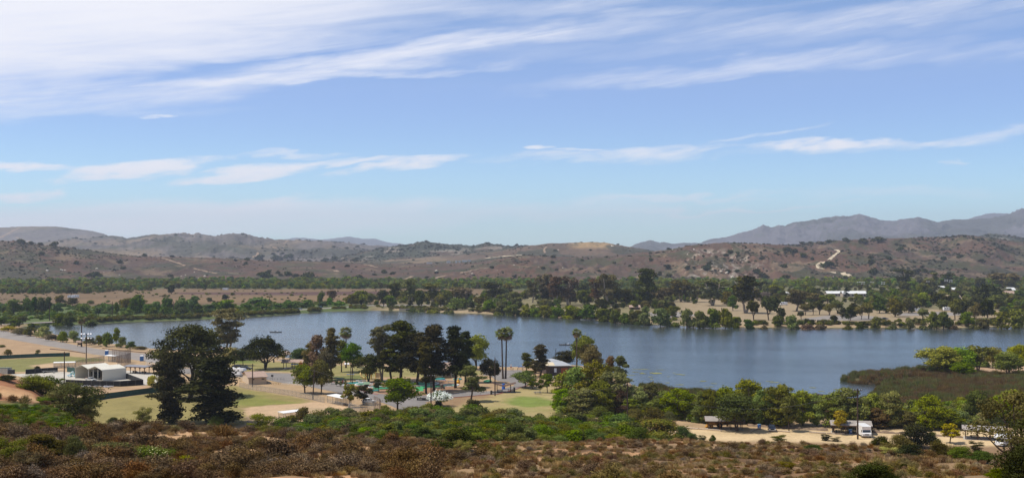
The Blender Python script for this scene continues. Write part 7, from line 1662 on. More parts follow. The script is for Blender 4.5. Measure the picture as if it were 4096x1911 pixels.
        MB().prism([(-L / 2, .55), (L / 2, .55), (L / 2, 1.25), (L / 2 - .25, 1.40), (L / 2 - .45, 2.15), (L / 2 - .40, 3.05), (L / 2 - .55, 3.12), (-L / 2, 3.12)], -W / 2, W / 2, 'y').build('body', m, t)
        MB().poly([(L / 2 - .255, -W / 2 + .12, 1.44), (L / 2 - .255, W / 2 - .12, 1.44), (L / 2 - .43, W / 2 - .12, 2.12), (L / 2 - .43, -W / 2 + .12, 2.12)]).build('windscreen', M_glass, t)
        for s in (-1, 1): MB().box((L / 2 - .9, s * (W / 2 + .005), 1.75), (.7, .02, .6)).build('side_window', M_glass, t); MB().box((L / 2 + .01, s * (W / 2 - .33), .95), (.06, .36, .30)).build('headlight', M_lamp, t)
        MB().box((L / 2 + .02, 0, .95), (.05, W * .42, .36)).build('grille', mat('grey_grille', (.28, .28, .29), .5, .1, 3), t); MB().box((L / 2 + .06, 0, .60), (.16, W, .2)).build('bumper', M_rim, t)
        for k in range(5): MB().box((L / 2 - .40, (k - 2) * .38, 2.36), (.06, .1, .06)).build('marker_lamp', M_tail, t)
        wheels(t, (L / 2 - 1.1, -L / 2 + 1.4), W, .42)
    elif kind == 'rv':
        L, W = 7.6, 2.4
        MB().prism([(-L / 2, .55), (2.1, .55), (2.1, 2.0), (L / 2 - .1, 2.12), (L / 2, 2.35), (L / 2 - .35, 3.0), (-L / 2 + .1, 3.1), (-L / 2, 3.0)], -W / 2, W / 2, 'y').build('body', m, t)
        MB().prism([(2.1, .5), (L / 2 + .1, .5), (L / 2 + .1, 1.1), (3.0, 1.3), (2.5, 2.0), (2.1, 2.0)], -W / 2 + .2, W / 2 - .2, 'y').build('cab', m, t)
        MB().poly([(3.02, -.85, 1.34), (3.02, .85, 1.34), (2.56, .8, 1.96), (2.56, -.8, 1.96)]).build('windscreen', M_glass, t)
        for s in (-1, 1):
            for x in (-2.6, -.6): MB().box((x, s * (W / 2 + .005), 2.1), (1.0, .02, .55)).build('side_window', M_glass, t)
            MB().box((1.2, s * (W / 2 + .005), 1.5), (.6, .02, 1.7)).build('door', M_wht, t)
        for x in (-1.8, 1.0): MB().box((x, 0, 3.2), (.9, .7, .25), taper=.85).build('roof_unit', M_wht, t)
        wheels(t, (2.9, -2.2), W, .38)
    return t
P_white = paint('white_paint', (.78, .78, .78)); P_dark = paint('dark_blue_paint', (.020, .026, .050)); P_black = paint('black_paint', (.012, .013, .016)); P_silver = paint('silver_paint', (.42, .41, .39)); P_blue = paint('blue_grey_paint', (.16, .22, .30))
vehicle('suv', G(1477, 1612), .05, 'white parked car seen from its right side beside the small dark tree', P_white, 'car')
vehicle('pickup', G(3087, 1722), -1.72, 'dark blue pickup facing the camera beside the left blue recycling bin', P_dark, 'pickup')
vehicle('van', G(3455, 1744) + Vector((0, 0, .03)), -1.60, 'tall white delivery van with flat front next to the wooden pole', P_white, 'van')
vehicle('pickup', G(363, 1525) + Vector((0, 0, .03)), -.75, 'silver pickup parked before the open white sheds', P_silver, 'pickup')
vehicle('car', G(950, 1470), -.25, 'black car under small trees behind the motorhome, left one', P_black, 'car')
vehicle('car', G(985, 1477), -.25, 'black car under small trees behind the motorhome, right one', P_black, 'car')
vehicle('rv', G(948, 1502) + Vector((0, 0, .04)), -.35, 'white motorhome behind the small tan building', P_white, 'motorhome')
vehicle('rv', G(4016, 1779), -2.3, 'white motorhome mostly hidden by the near right tree', P_white, 'motorhome')
vehicle('rv', G(3135, 1220), .2, 'white camper among trees on the far shore right of the dark eucalyptus', P_white, 'camper')
vehicle('rv', G(3664, 1246), .1, 'white camper between trees in the far park right part', P_white, 'camper')
vehicle('rv', G(3790, 1242), .1, 'white camper behind the tall far shore tree with bare sand', P_white, 'camper')
vehicle('car', G(610, 1268) + Vector((0, 0, .06)), 3.0, 'silver white car driving on the far shore road', P_silver, 'car')
vehicle('car', G(1199, 1237) + Vector((0, 0, .06)), 3.3, 'blue grey car on the far shore road, right of the silver one', P_blue, 'car')
vehicle('car', G(1280, 1230) + Vector((0, 0, .06)), 3.3, 'blue grey car on the far shore road by the lone vine covered tree', P_blue, 'car')
vehicle('car', G(3540, 1276), .1, 'dark blue car on the sand of the far shore', P_dark, 'car')
vehicle('car', G(2704, 1270), .1, 'dark car parked by the far shore tree with bare trunk', P_black, 'car')
vehicle('car', G(1820, 1498), .5, 'white car seen between the pine trunks behind the golf course', P_white, 'car')
vehicle('car', G(2218, 1519), .1, 'white car half hidden before the red brown boathouse door', P_white, 'car')
vehicle('rv', G(285, 1192), .1, 'white trailer in the dry field left of the shore belt', P_white, 'trailer')
vehicle('rv', G(303, 1190), .4, 'second white trailer in the dry field, touching the left one', P_white, 'trailer')
vehicle('rv', G(902, 1160), .1, 'small white trailer before the ploughed field', P_white, 'trailer')
# backhoe loader under the first roof
M_yel = mat('digger_yellow', (.42, .20, .030), .6, .15, 1.5)
t = thing('backhoe_loader', 'yellow backhoe loader parked under the first picnic roof', 'digger', G(2866, 1710) + Vector((0, 0, .1)), 3.14)
MB().prism([(-1.6, .7), (1.9, .7), (2.0, 1.3), (.6, 1.5), (.5, 1.3), (-1.6, 1.3)], -.55, .55, 'y').build('body', M_yel, t)
for x in (-1.2, .4):
    for s in (-.6, .6): MB().box((x, s, 1.7), (.08, .08, .95)).build('cab_post', M_trim, t)
MB().box((-.4, 0, 2.2), (2.0, 1.4, .08)).build('cab_roof', M_yel, t); MB().box((-.3, 0, 1.2), (.5, .5, .5)).build('seat', M_trim, t)
for s in (-.7, .7): MB().beam((.4, s, 1.1), (2.6, s, .75), .14, .2).build('loader_arm', M_yel, t)
MB().prism([(2.4, .2), (3.2, .2), (2.9, .35), (2.6, .95), (2.4, 1.0)], -1.0, 1.0, 'y').build('bucket', M_yel, t)
MB().beam((-1.6, 0, 1.0), (-2.6, 0, 2.1), .22, .3).build('boom', M_yel, t); MB().beam((-2.6, 0, 2.1), (-3.1, 0, .9), .18, .22).build('dipper_arm', M_yel, t); MB().prism([(-3.3, .35), (-2.8, .35), (-2.9, .95), (-3.2, .95)], -.35, .35, 'y').build('digging_bucket', M_yel, t)
tm = MB().tube([(0, -.2, 0), (0, .2, 0)], [.70, .70], 16).mesh('tyre', M_tyre); tm2 = MB().tube([(0, -.15, 0), (0, .15, 0)], [.45, .45], 14).mesh('tyre', M_tyre); rm = MB().tube([(0, -.22, 0), (0, .22, 0)], [.35, .35], 10).mesh('rim', M_yel)
for x, mm, r in ((-.8, tm, .7), (1.5, tm2, .45)):
    for s in (-.85, .85): w = add('wheel', mm, t); w.location = (x, s, r); add('rim', rm, w)
# the person standing behind the dark pickup
t = thing('person', 'person in white cap and brown shirt standing behind the dark blue pickup', 'person', G(3088, 1709), 3.1)
me = bpy.data.meshes.new('body')
J = [(0, 0, .95), (0, 0, 1.15), (0, 0, 1.40), (0, -.01, 1.52), (0, -.01, 1.66), (-.10, 0, .90), (-.11, .02, .50), (-.11, 0, .08), (-.11, -.14, .04), (.10, 0, .90), (.11, .02, .50), (.11, 0, .08), (.11, -.14, .04), (-.19, 0, 1.38), (-.25, .02, 1.12), (-.23, -.08, .86), (-.22, -.11, .78), (.19, 0, 1.38), (.25, .02, 1.12), (.23, -.08, .86), (.22, -.11, .78)]
E = [(0, 1), (1, 2), (2, 3), (3, 4), (0, 5), (5, 6), (6, 7), (7, 8), (0, 9), (9, 10), (10, 11), (11, 12), (2, 13), (13, 14), (14, 15), (15, 16), (2, 17), (17, 18), (18, 19), (19, 20)]
RR = [.15, .14, .16, .06, .105, .10, .07, .045, .04, .10, .07, .045, .04, .06, .045, .035, .04, .06, .045, .035, .04]
me.from_pydata(J, E, [])
M_shirt = mat('brown_shirt', (.16, .085, .05), .9, .1, 4); M_skin = mat('skin', (.42, .25, .17), .6, .05, 4)
o = add('body', me, t, M_shirt); o.modifiers.new('skin', 'SKIN')
for sv_, r in zip(me.skin_vertices[0].data, RR): sv_.radius = (r, r * .85)
me.skin_vertices[0].data[0].use_root = True
sub = o.modifiers.new('sub', 'SUBSURF'); sub.levels = 1; sub.render_levels = 1
mb = MB(); mb.tube([(0, -.015, 1.50), (0, -.015, 1.56), (0, -.02, 1.64), (0, -.015, 1.71)], [.05, .088, .098, .07], 10); mb.build('face', M_skin, t, True)
MB().tube([(0, -.01, 1.68), (0, -.01, 1.72), (0, 0, 1.82)], [.17, .118, .07], 12).build('cap', M_wht, t)
for s in (-.10, .11): MB().tube([(s, 0, .92), (s, .02, .5), (s, 0, .12)], [.115, .085, .065], 8).build('trouser_leg', mat('blue_jeans', (.06, .07, .11), .9, .1, 4), t, True)
# boats, dock
def boat(px, row, label, L=7.5, yaw=0.0):
    t = thing('boat', label, 'boat', G(px, row, 0), yaw); n = 9; V = []; Fa = []
    for i in range(n):
        q = i / (n - 1) * 2 - 1; w = .75 * (1 - max(0, q) ** 2.5) * (.9 if q < -.9 else 1) + .02
        x = q * L / 2; s = .10 * max(0, q) ** 2
        V += [(x, -w, .45 + s), (x, -w * .75, -.05), (x, w * .75, -.05), (x, w, .45 + s), (x, w - .06, .45 + s), (x, w * .7, .12), (x, -w * .7, .12), (x, -w + .06, .45 + s)]
    for i in range(n - 1):
        for k in range(8): Fa.append((i * 8 + k, i * 8 + (k + 1) % 8, (i + 1) * 8 + (k + 1) % 8, (i + 1) * 8 + k))
    Fa += [tuple(range(8)), tuple((n - 1) * 8 + k for k in reversed(range(8)))]
    me = bpy.data.meshes.new('hull'); me.from_pydata(V, [], Fa); me.update(); add('hull', me, t, mat('boat_grey', (.22, .21, .20), .6, .15, 2))
    for x in (-1.8, .2, 1.8): MB().box((x, 0, .36), (.3, 1.2, .06)).build('seat', M_pole, t)
    MB().box((-L / 2 - .12, 0, .35), (.3, .25, .8)).build('outboard_motor', M_trim, t); MB().box((.9, 0, .62), (.8, .6, .45)).build('white_box', M_wht, t)
    MB().box((-.6, 0, .72), (.5, .45, .75), taper=.6).build('dark_gear', M_blk, t)
boat(1104, 1328, 'small grey open boat on the lake above the round shade tree')
boat(2266, 1379, 'small grey open boat with white box on the lake left of the boathouse palm')
p = G(2322, 1279, 0); t = thing('dock', 'white floating dock at the far shore', 'dock', p, -.02)
for k in range(6): MB().box((k * 1.9 + .95, 0, .3), (1.86, 2.2, .22)).build('deck_board', M_white, t)
for k in range(3): MB().box((k * 4 + 1.6, 0, .05), (2.4, 1.8, .35)).build('float', M_trim, t)
MB().beam((11.2, .2, .45), (17.5, 5.5, 1.7), 1.3, .15).build('gangway', M_white, t)
for k in range(3): MB().tube([(k * 5 + .5, 1.3, -.5), (k * 5 + .5, 1.3, 1.3)], [.08, .08], 6).build('post', M_steel, t)
p = G(1630, 1236); MB().box((0, 0, 0), (1, 1, 1))
t = thing('culvert', 'dark concrete culvert opening at the far shore corner', 'culvert', G(1618, 1243, 0), 0)
MB().box((6, 2, .9), (22, .5, 2.2)).build('wall', M_farwall, t); MB().box((6, 1.7, .7), (10, .12, 1.3)).build('opening', M_trim, t)
# ---------------------------------------------------------------- golf course and playground
M_carpet = mat('green_carpet', (.05, .26, .13), .9, .1, 1); M_teal = mat('teal_carpet', (.06, .30, .28), .9, .1, 1); M_curb = mat('white_curb', (.72, .72, .70), .7, .1, 1)
GG = [(1690, 1536, 60, 7, M_curb, 'long white curved golf kerb left of the rock mound'), (1800, 1541, 32, 4, M_curb, 'white curved golf kerb right of the rock mound'), (1500, 1547, 24, 3.5, M_curb, 'white golf kerb under the tiny clipped tree'), (1545, 1526, 24, 4, M_curb, 'white golf kerb behind the tiny clipped tree'), (1590, 1526, 14, 4, M_curb, 'white golf kerb between pine trunks'), (1450, 1537, 26, 4, M_curb, 'white golf kerb left of the tiny clipped tree')]
def ring(px, row, rw, rh, m, label, fill):
    c = G(px, row, 1.5); sx = rw * c.y / F; sy = rh * c.y ** 2 / (F * 48.5); t = thing('golf_hole', label, 'mini golf hole', c)
    n = 22; A = [Vector((math.cos(i / n * 6.283) * sx * (1 + .18 * math.sin(i / n * 12.5)), math.sin(i / n * 6.283) * sy, 0)) for i in range(n)]
    MB().poly([(q.x, q.y, .10) for q in A]).build('carpet', fill, t)
    mb = MB()
    for i in range(n): a, b_ = A[i], A[(i + 1) % n]; mb.beam(a + Vector((0, 0, .16)), b_ + Vector((0, 0, .16)), .45, .32)
    mb.build('kerb', m, t)
for (px, r_, rw, rh, m, lab) in GG: ring(px, r_, rw, rh, m, lab, M_carpet)
for (px, r_, rw, rh, lab, mm) in [(1420, 1532, 30, 3, 'teal golf lane at the far left of the course', M_teal), (1530, 1553, 34, 3, 'green golf lane below the tiny clipped tree', M_carpet), (1500, 1562, 14, 2, 'teal golf patch by the red kerb', M_teal), (1730, 1546, 44, 3.2, 'green golf lane before the rock mound', M_carpet), (1756, 1516, 20, 3, 'turquoise golf lane before the khaki wall', M_teal), (1830, 1517, 14, 2.5, 'turquoise golf lane right of the slender pine', M_teal), (1950, 1525, 13, 4, 'green golf ramp left of the round dark tree', M_carpet), (1680, 1552, 24, 3, 'green golf lane beside the green tent', M_carpet)]:
    ring(px, r_, rw, rh, mm, lab, mm)
t = thing('tent', 'small bright green tent shaped golf cover right of the large round tree', 'tent', G(1664, 1563), .1)
MB().prism([(0, 0), (1.2, 1.4), (2.6, 0)], 0, 2.6).build('canvas', mat('bright_green_canvas', (.07, .40, .16), .8, .08, 1), t)
t = thing('rock_mound', 'grey stone mound between the golf greens', 'rock mound', G(1760, 1554), 0); gr = random.Random(3)
for i in range(22):
    x, y = gr.uniform(-1.9, 1.9), gr.uniform(-.9, .9); z = max(0, 1.7 - abs(x - .5) * 1.1) * gr.uniform(.1, 1); o = add('stone', RK[i % 4], t, mat('grey_stone', (.19, .165, .14), .9, .2, 1)); o.location = (x, y, z + .15); s = gr.uniform(.3, .6); o.scale = (s, s, s); o.rotation_euler = (gr.random() * 3, gr.random() * 3, 0)
for i, (px, r_, lab) in enumerate([(1690, 1540, 'x')][:0]): pass
def benchy(px, row, label, m, w=3.0, h=1.1, yaw=.1):
    t = thing('slatted_bench', label, 'bench', G(px, row), yaw)
    for k in range(3): MB().box((0, -.35 + k * .35, h * .6), (w, .28, .07)).build('slat', m, t)
    for s in (-1, 1): MB().box((s * w * .42, 0, h * .28), (.1, .8, h * .56)).build('leg', M_steel, t)
benchy(1769, 1525, 'blue slatted bench before the rock mound', M_blue); benchy(1806, 1531, 'dark blue bench under the slender pine', mat('dark_blue', (.03, .07, .16), .6, .1, 2)); benchy(1358, 1518, 'teal bench on the grass left of the lamp post', M_teal, 2.4); benchy(1402, 1502, 'blue bench by the path behind the lamp post', M_blue)
for i, (px, r_) in enumerate([(1436, 1528), (1452, 1527), (1446, 1536), (1462, 1535), (1478, 1541)]):
    table(px, r_, ['white picnic table nearest the lamp post', 'white picnic table behind the lamp post one', 'white picnic table left of the green huts', 'white picnic table in the centre by the dark tree', 'white picnic table at the edge of the golf course'][i], M_curb, .15, 2.4, group='white picnic tables by the golf course')
t = thing('golf_hut', 'small pale green roofed golf hut left of the tiny clipped tree', 'hut', G(1466, 1547), .3)
MB().box((0, 0, .6), (1.5, 1.2, 1.2)).build('wall', M_blk, t); MB().prism([(-1, 1.1), (0, 1.9), (1, 1.1)], -1.1, 1.1).build('roof', mat('pale_green_roof', (.22, .32, .20), .7, .1, 1), t)
t = thing('golf_ornament', 'red and white sail shaped golf ornament near the red kerb', 'ornament', G(1373, 1541), 0)
MB().box((0, 0, .1), (1.3, .8, .2)).build('base', M_wht, t); MB().prism([(-.5, .2), (.5, .2), (.2, 2.1)], -.05, .05, 'y').build('sail', M_wht, t); MB().prism([(-.7, 1.0), (-.05, 1.0), (.15, 2.1), (-.3, 1.9)], -.09, -.06, 'y').build('red_sail', mat('sign_red', (.45, .06, .05)), t)
for i, (px, r_) in enumerate([(1326, 1536), (1346, 1544), (1362, 1546), (1382, 1544)]):
    plant_px('small', 'green', px, r_, r_ - 22, 18, ['small clipped tree behind the red kerb, leftmost of four', 'second of four small clipped trees behind the red kerb', 'third of four small clipped trees behind the red kerb', 'rightmost of four small clipped trees behind the red kerb'][i], 'clipped trees behind the red kerb')
# playground: yellow slide tower
M_py = mat('playground_yellow', (.70, .36, .03), .5, .06, 1)
t = thing('playground', 'yellow playground slide with pale spiral tube beside the dark forked tree', 'playground', G(1447, 1516), 0)
for x in (1.5, 3.6):
    for y in (0, 1.6): MB().tube([(x, y, 0), (x, y, 3.4)], [.09, .09], 8).build('post', M_py, t)
MB().box((2.55, .8, 1.5), (2.2, 1.7, .12)).build('platform', M_py, t); MB().prism([(1.3, 3.3), (2.55, 4.2), (3.8, 3.3)], -.1, 1.8, 'y').build('roof', M_py, t)
MB().tube([(1.5, .5, 2.6), (.6, .3, 2.9), (-.4, .1, 2.3), (-.2, -.3, 1.3), (.8, -.5, .6), (1.4, -.6, .3)], [.42, .5, .5, .45, .4, .4], 10).build('slide', mat('slide_pale', (.78, .60, .25), .4, .05, 1), t, True)
t = thing('climbing_frame', 'yellow posts of the climbing frame right of the dark forked tree', 'climbing frame', G(1484, 1516), 0)
for x in (0, 1.8, 3.6): MB().tube([(x, 0, 0), (x, 0, 3.2)], [.10, .10], 8).build('post', M_py, t)
MB().beam((0, 0, 3.1), (3.6, 0, 3.1), .12).build('bar', M_py, t); MB().box((2.7, .1, 1.6), (1.7, .1, 1.9)).build('panel', mat('cream_panel', (.72, .60, .38), .7, .1, 1), t)
t = thing('playground', 'blue and orange play structure beside the low tan picnic roof', 'playground', G(1165, 1474), 0)
MB().box((1.6, 0, 2.0), (3.4, .8, .35)).build('blue_tube', M_blue, t)
for x in (.2, 3.0): MB().tube([(x, 0, 0), (x, 0, 2.2)], [.08, .08], 6).build('post', M_steel, t)
MB().box((4.1, 0, 1.5), (1.3, 1.2, 2.2)).build('tower', mat('playground_orange', (.55, .14, .03), .6, .08, 1), t); MB().prism([(3.3, 2.6), (4.1, 3.3), (4.9, 2.6)], -.7, .7, 'y').build('roof', M_py, t)
t = thing('ornament_animal', 'orange yellow play figure at the foot of the slender pine', 'play figure', G(1833, 1532), 0)
MB().tube([(0, 0, 0), (0, 0, .5), (0, 0, 1.1)], [.5, .75, .45], 10).build('torso', M_py, t, True); MB().tube([(0, -.1, 1.0), (0, -.1, 1.4), (0, -.1, 1.7)], [.25, .38, .2], 10).build('head', M_py, t, True)
for i, x in enumerate((-4, 0, 4)): pass
t = thing('railing', 'grey handrail beside the small tan building on the sand', 'railing', G(1070, 1520), -.06)
for k in range(6): MB().tube([(k * 1.3, 0, 0), (k * 1.3, 0, 1.05)], [.05, .05], 6).build('post', M_steel, t)
for z in (.55, 1.03): MB().beam((0, 0, z), (6.5, 0, z), .07).build('rail', M_steel, t)
t = thing('notice_board', 'small dark board on a post by the handrail', 'notice board', G(1089, 1519), 0)
MB().box((0, 0, .9), (.1, .1, 1.8)).build('post', M_pole, t); MB().box((0, -.08, 1.7), (.9, .06, .7)).build('board', M_blk, t)
for i in range(3):
    t = thing('bicycle_rack_post', ['left low yellow posts pair on the sand before the handrail', 'middle low yellow posts pair on the sand before the handrail', 'right low yellow posts pair on the sand before the handrail'][i], 'posts', G(1088 + i * 13, 1538), 0)
    for x in (0, .6): MB().box((x, 0, .45), (.12, .12, .9)).build('post', mat('ochre_post', (.42, .27, .08), .8, .1, 1), t)
t = thing('banner', 'dark fence banner with white print left of the white flowering bush', 'banner', G(1670, 1606), -.25)
MB().box((1.9, 0, .95), (4.2, .04, .9)).build('screen', M_blk, t)
for x in (-.2, 4.0): MB().tube([(x, 0, 0), (x, 0, 1.5)], [.04, .04], 6).build('post', M_steel, t)
MB().box((.9, -.04, 1.0), (1.3, .02, .45)).build('print', M_tableg, t)
# ---------------------------------------------------------------- grill, earth bank by the roadside
def bank(pts, label, w=1.8, h=.6):
    P = [G(a, b) for a, b in pts]; mb = MB(); g_ = random.Random(5); rows_ = []
    for a, b_ in zip(P[:-1], P[1:]):
        n = max(1, int((b_ - a).length / .7))
        for k in range(n): rows_.append(a.lerp(b_, k / n))
    for q in rows_:
        hh = h * g_.uniform(.5, 1.2)
        mb.v += [(q.x, q.y - w / 2, 1.45), (q.x + g_.uniform(-.2, .2), q.y - w * .2, 1.5 + hh * .9), (q.x, q.y + w * .2, 1.5 + hh), (q.x, q.y + w / 2, 1.45)]
    for i in range(len(rows_) - 1):
        for k in range(3): mb.f.append((i * 4 + k, (i + 1) * 4 + k, (i + 1) * 4 + k + 1, i * 4 + k + 1))
    mb.build('earth_bank', mat('turned_earth', (.20, .14, .095), .95, .25, 1.2), label=label, category='earth bank')
bank([(2990, 1702), (3030, 1704), (3060, 1706), (3140, 1712), (3220, 1716), (3320, 1722)], 'low bank of turned brown earth behind the dark pickup')
bank([(3490, 1728), (3560, 1732), (3640, 1736), (3700, 1740), (3780, 1745), (3860, 1750)], 'low bank of turned brown earth right of the white van')
bank([(3100, 1716 - 12), (3180, 1708)], 'short bank of turned earth directly right of the dark pickup', 1.2, .5)
# ---------------------------------------------------------------- works on the far ridge
for i, (px, r_, w, h) in enumerate([(1718, 1054, 22, 5), (1794, 1052, 14, 8), (1825, 1051, 6, 9), (1838, 1050, 6, 8), (1858, 1048, 18, 8), (1877, 1046, 14, 6)]):
    hh = hit(px, r_, [f1, e1, g1])
    if hh is None: continue
    p_, _h = hh; k = p_.y / F; t = thing('works_building', ['first white low shed of the works on the middle ridge, leftmost', 'second white shed of the works on the middle ridge', 'narrow white silo of the works on the middle ridge, left one', 'narrow white silo of the works on the middle ridge, right one', 'white hall of the works on the middle ridge', 'white shed at the right end of the works on the middle ridge'][i], 'works building', p_)
    MB().box((0, 0, h * k / 2), (w * k, 9, h * k)).build('wall', M_farwhite, t); MB().box((0, 0, h * k + .3), (w * k + 1, 10, .5)).build('roof', M_farwall, t)
# ---------------------------------------------------------------- dirt tracks laid on the hills
M_track = mat('pale_track', (.46, .38, .26), .95, .15, .1); M_track2 = mat('dull_track', (.25, .175, .115), .95, .2, .1)
def track(pts, w, m, hills, name='dirt_track', ymin=1900, ymax=9000):
    C = []
    for (a, b_) in zip(pts[:-1], pts[1:]):
        n = max(2, int(math.dist(a, b_) / 5))
        for k in range(n):
            q = (a[0] + (b_[0] - a[0]) * k / n, a[1] + (b_[1] - a[1]) * k / n); h_ = hit(q[0], q[1], hills, ymax, ymin)
            if h_: C.append(h_)
    if len(C) < 2: print('track missed', pts[0]); return
    mb = MB()
    for i, (p, hl) in enumerate(C):
        a = C[max(i - 1, 0)][0]; b_ = C[min(i + 1, len(C) - 1)][0]; d = (b_ - a).xy; d = d.normalized() if d.length > 0 else Vector((1, 0)); n_ = Vector((-d.y, d.x)); ww = w * (.8 + .4 * rnd.random())
        for s in (-1, 0, 1):
            x, y = p.x + n_.x * s * ww / 2, p.y + n_.y * s * ww / 2; mb.v.append((x, y, float(hl.z(x, y)) + .9))
    for i in range(len(C) - 1):
        if (C[i + 1][0] - C[i][0]).length > 160: continue
        for k in (0, 1): mb.f.append((i * 3 + k, (i + 1) * 3 + k, (i + 1) * 3 + k + 1, i * 3 + k + 1))
    mb.build(name, m, kind='structure')
track([(3330, 997), (3352, 1003), (3357, 1008), (3338, 1022), (3326, 1034), (3312, 1045)], 7, M_track, [g2, g3])
track([(3300, 1051), (3274, 1058), (3268, 1062), (3274, 1070), (3284, 1077), (3300, 1082)], 7, M_track, [g2, g3])
track([(3326, 1090), (3348, 1094)], 9, M_track, [g2, g3]); track([(3364, 1097), (3384, 1102), (3408, 1107)], 9, M_track, [g2, g3])
track([(1602, 1128), (1630, 1116), (1655, 1104)], 9, M_track2, [g1]); track([(1674, 1132), (1730, 1118), (1790, 1102)], 8, M_track2, [g1])
track([(1455, 1058), (1485, 1064), (1510, 1073)], 8, M_track2, [g1]); track([(1340, 1084), (1362, 1092)], 8, M_track2, [g1])
track([(648, 1033), (700, 1050), (745, 1066)], 6, M_track2, [g1]); track([(774, 1077), (803, 1082), (872, 1098)], 6, M_track2, [g1])
track([(1153, 964), (1140, 972), (1126, 981)], 9, M_track2, [d1]); track([(1081, 981), (1100, 992), (1116, 1000)], 9, M_track2, [d1]); track([(1012, 1031), (1030, 1020), (1035, 1005)], 9, M_track2, [d1])
track([(0, 953), (40, 930), (83, 908)], 22, M_track2, [c1]); track([(1944, 1034), (2020, 1026), (2100, 1020)], 9, M_track, [g2, f1]); track([(2180, 1014), (2176, 1000), (2190, 985)], 6, M_track2, [f1])
track([(1840, 1095), (1900, 1080), (1960, 1072)], 7, M_track2, [g1, g2]); track([(62, 950), (110, 966), (140, 976)], 16, M_track2, [d1, c1])
# ---------------------------------------------------------------- single shrubs and boulders one can pick out on the hills
HL = [(60, 'the left edge'), (500, 'the white rocks at left'), (1050, 'the pale far track'), (1480, 'the pale scar'), (1860, 'the ridge works'), (2400, 'the golden hilltop'), (2583, 'the tallest conifer'), (2840, 'the rocky slope'), (3340, 'the bright winding track'), (3850, 'the dark right hilltop')]
def autolabel(items, fmt_one, land):
    """items: (px, row, payload) -> same list with labels by the nearest landmark, side and height on the slope"""
    gr_ = {}
    for q in items:
        lx, ln = min(land, key=lambda l: abs(l[0] - q[0])); gr_.setdefault((ln, 'left' if q[0] < lx else 'right'), []).append((abs(q[0] - lx), q))
    out_ = []
    for (ln, sd), L in gr_.items():
        L.sort(key=lambda t: (t[0], t[1][1]))
        for i, (_, q) in enumerate(L): out_.append((q, f'{(ORD[i] + " ") if i < 16 else str(i + 1) + "th "}{fmt_one} {sd} of {ln}' if len(L) > 1 else f'{fmt_one} {sd} of {ln}'))
    return out_
HB = [(83, 971, 30), (123, 975, 22), (165, 978, 20), (220, 983, 32), (170, 1018, 24), (306, 1056, 24), (493, 1075, 22), (457, 1081, 16), (487, 1116, 22), (347, 1106, 20), (383, 1110, 44), (478, 1052, 28), (682, 1106, 22), (772, 1122, 34), (940, 1043, 16), (982, 1054, 18), (578, 1023, 20), (692, 1027, 18), (987, 1040, 24), (1041, 1039, 36), (1104, 1036, 36), (1122, 1037, 24),
 (1156, 1036, 38), (1301, 1042, 24), (1341, 1040, 34), (1420, 1046, 28), (1039, 1100, 24), (1073, 1088, 22), (1064, 1114, 52), (1112, 1092, 20), (1154, 1102, 36), (1183, 1110, 28), (1229, 1116, 54), (1206, 1122, 30), (1127, 1102, 20), (1389, 1065, 20), (1335, 1073, 16), (1436, 1118, 36), (1499, 1100, 16), (1536, 1092, 28), (1705, 1110, 16), (1746, 1092, 18), (1570, 1096, 20),
 (1966, 1073, 18), (2172, 1079, 16), (2212, 1030, 22), (2210, 1051, 18), (2226, 1080, 14), (2287, 1096, 18), (2330, 1042, 16), (2395, 1086, 14), (2457, 1053, 16), (2341, 1118, 14), (2603, 1042, 18), (2640, 1092, 16), (2522, 1065, 14), (2424, 1030, 12), (2222, 1004, 16), (2362, 1001, 12), (2674, 1071, 30), (2678, 1106, 26), (2520, 1113, 22), (2819, 1003, 14), (2904, 1024, 20),
 (2923, 1017, 24), (2952, 1019, 18), (2864, 1032, 14), (2814, 1030, 12), (2839, 1057, 24), (2825, 1080, 46), (2773, 1071, 16), (2750, 1078, 26), (2925, 1044, 16), (2948, 1088, 22), (2916, 1090, 20), (3024, 1092, 36), (3214, 1028, 28), (3149, 1005, 34), (3178, 1016, 30), (3214, 976, 24), (3241, 975, 20), (3318, 970, 24), (3382, 965, 28), (3284, 1055, 12), (3311, 1067, 46), (3137, 1114, 34),
 (3049, 1110, 40), (3249, 1040, 16), (3133, 1069, 28), (3585, 984, 16), (3602, 984, 12), (3618, 986, 16), (3454, 974, 34), (3512, 967, 40), (3489, 1053, 32), (3496, 1092, 40), (3483, 1032, 24), (3772, 1038, 26), (3837, 1030, 26), (3546, 1011, 18), (3604, 1003, 28), (3556, 1040, 26), (3928, 1051, 28), (3697, 1088, 26), (3729, 1096, 24), (3670, 1090, 30), (3587, 1086, 26)]
hmesh = [c_[0] for c_ in TREES['farbush']]
for k_, (q, lab) in enumerate(autolabel([(a, b_, w_) for a, b_, w_ in HB], 'dark shrub on the hillside', HL)):
    hh = hit(q[0], q[1] + 2)
    if hh is None: continue
    p_, _h = hh; wm = q[2] * p_.y / F; me_ = hmesh[k_ % 4]
    o = add('hillside_shrub', me_, None, LEAF['dark'], label=lab, category='shrub', group='dark shrubs on the hills'); o.location = p_ - Vector((0, 0, .5)); s = wm / 5.2; o.scale = (s, s, s * .85 + .15); o.rotation_euler = (0, 0, k_)
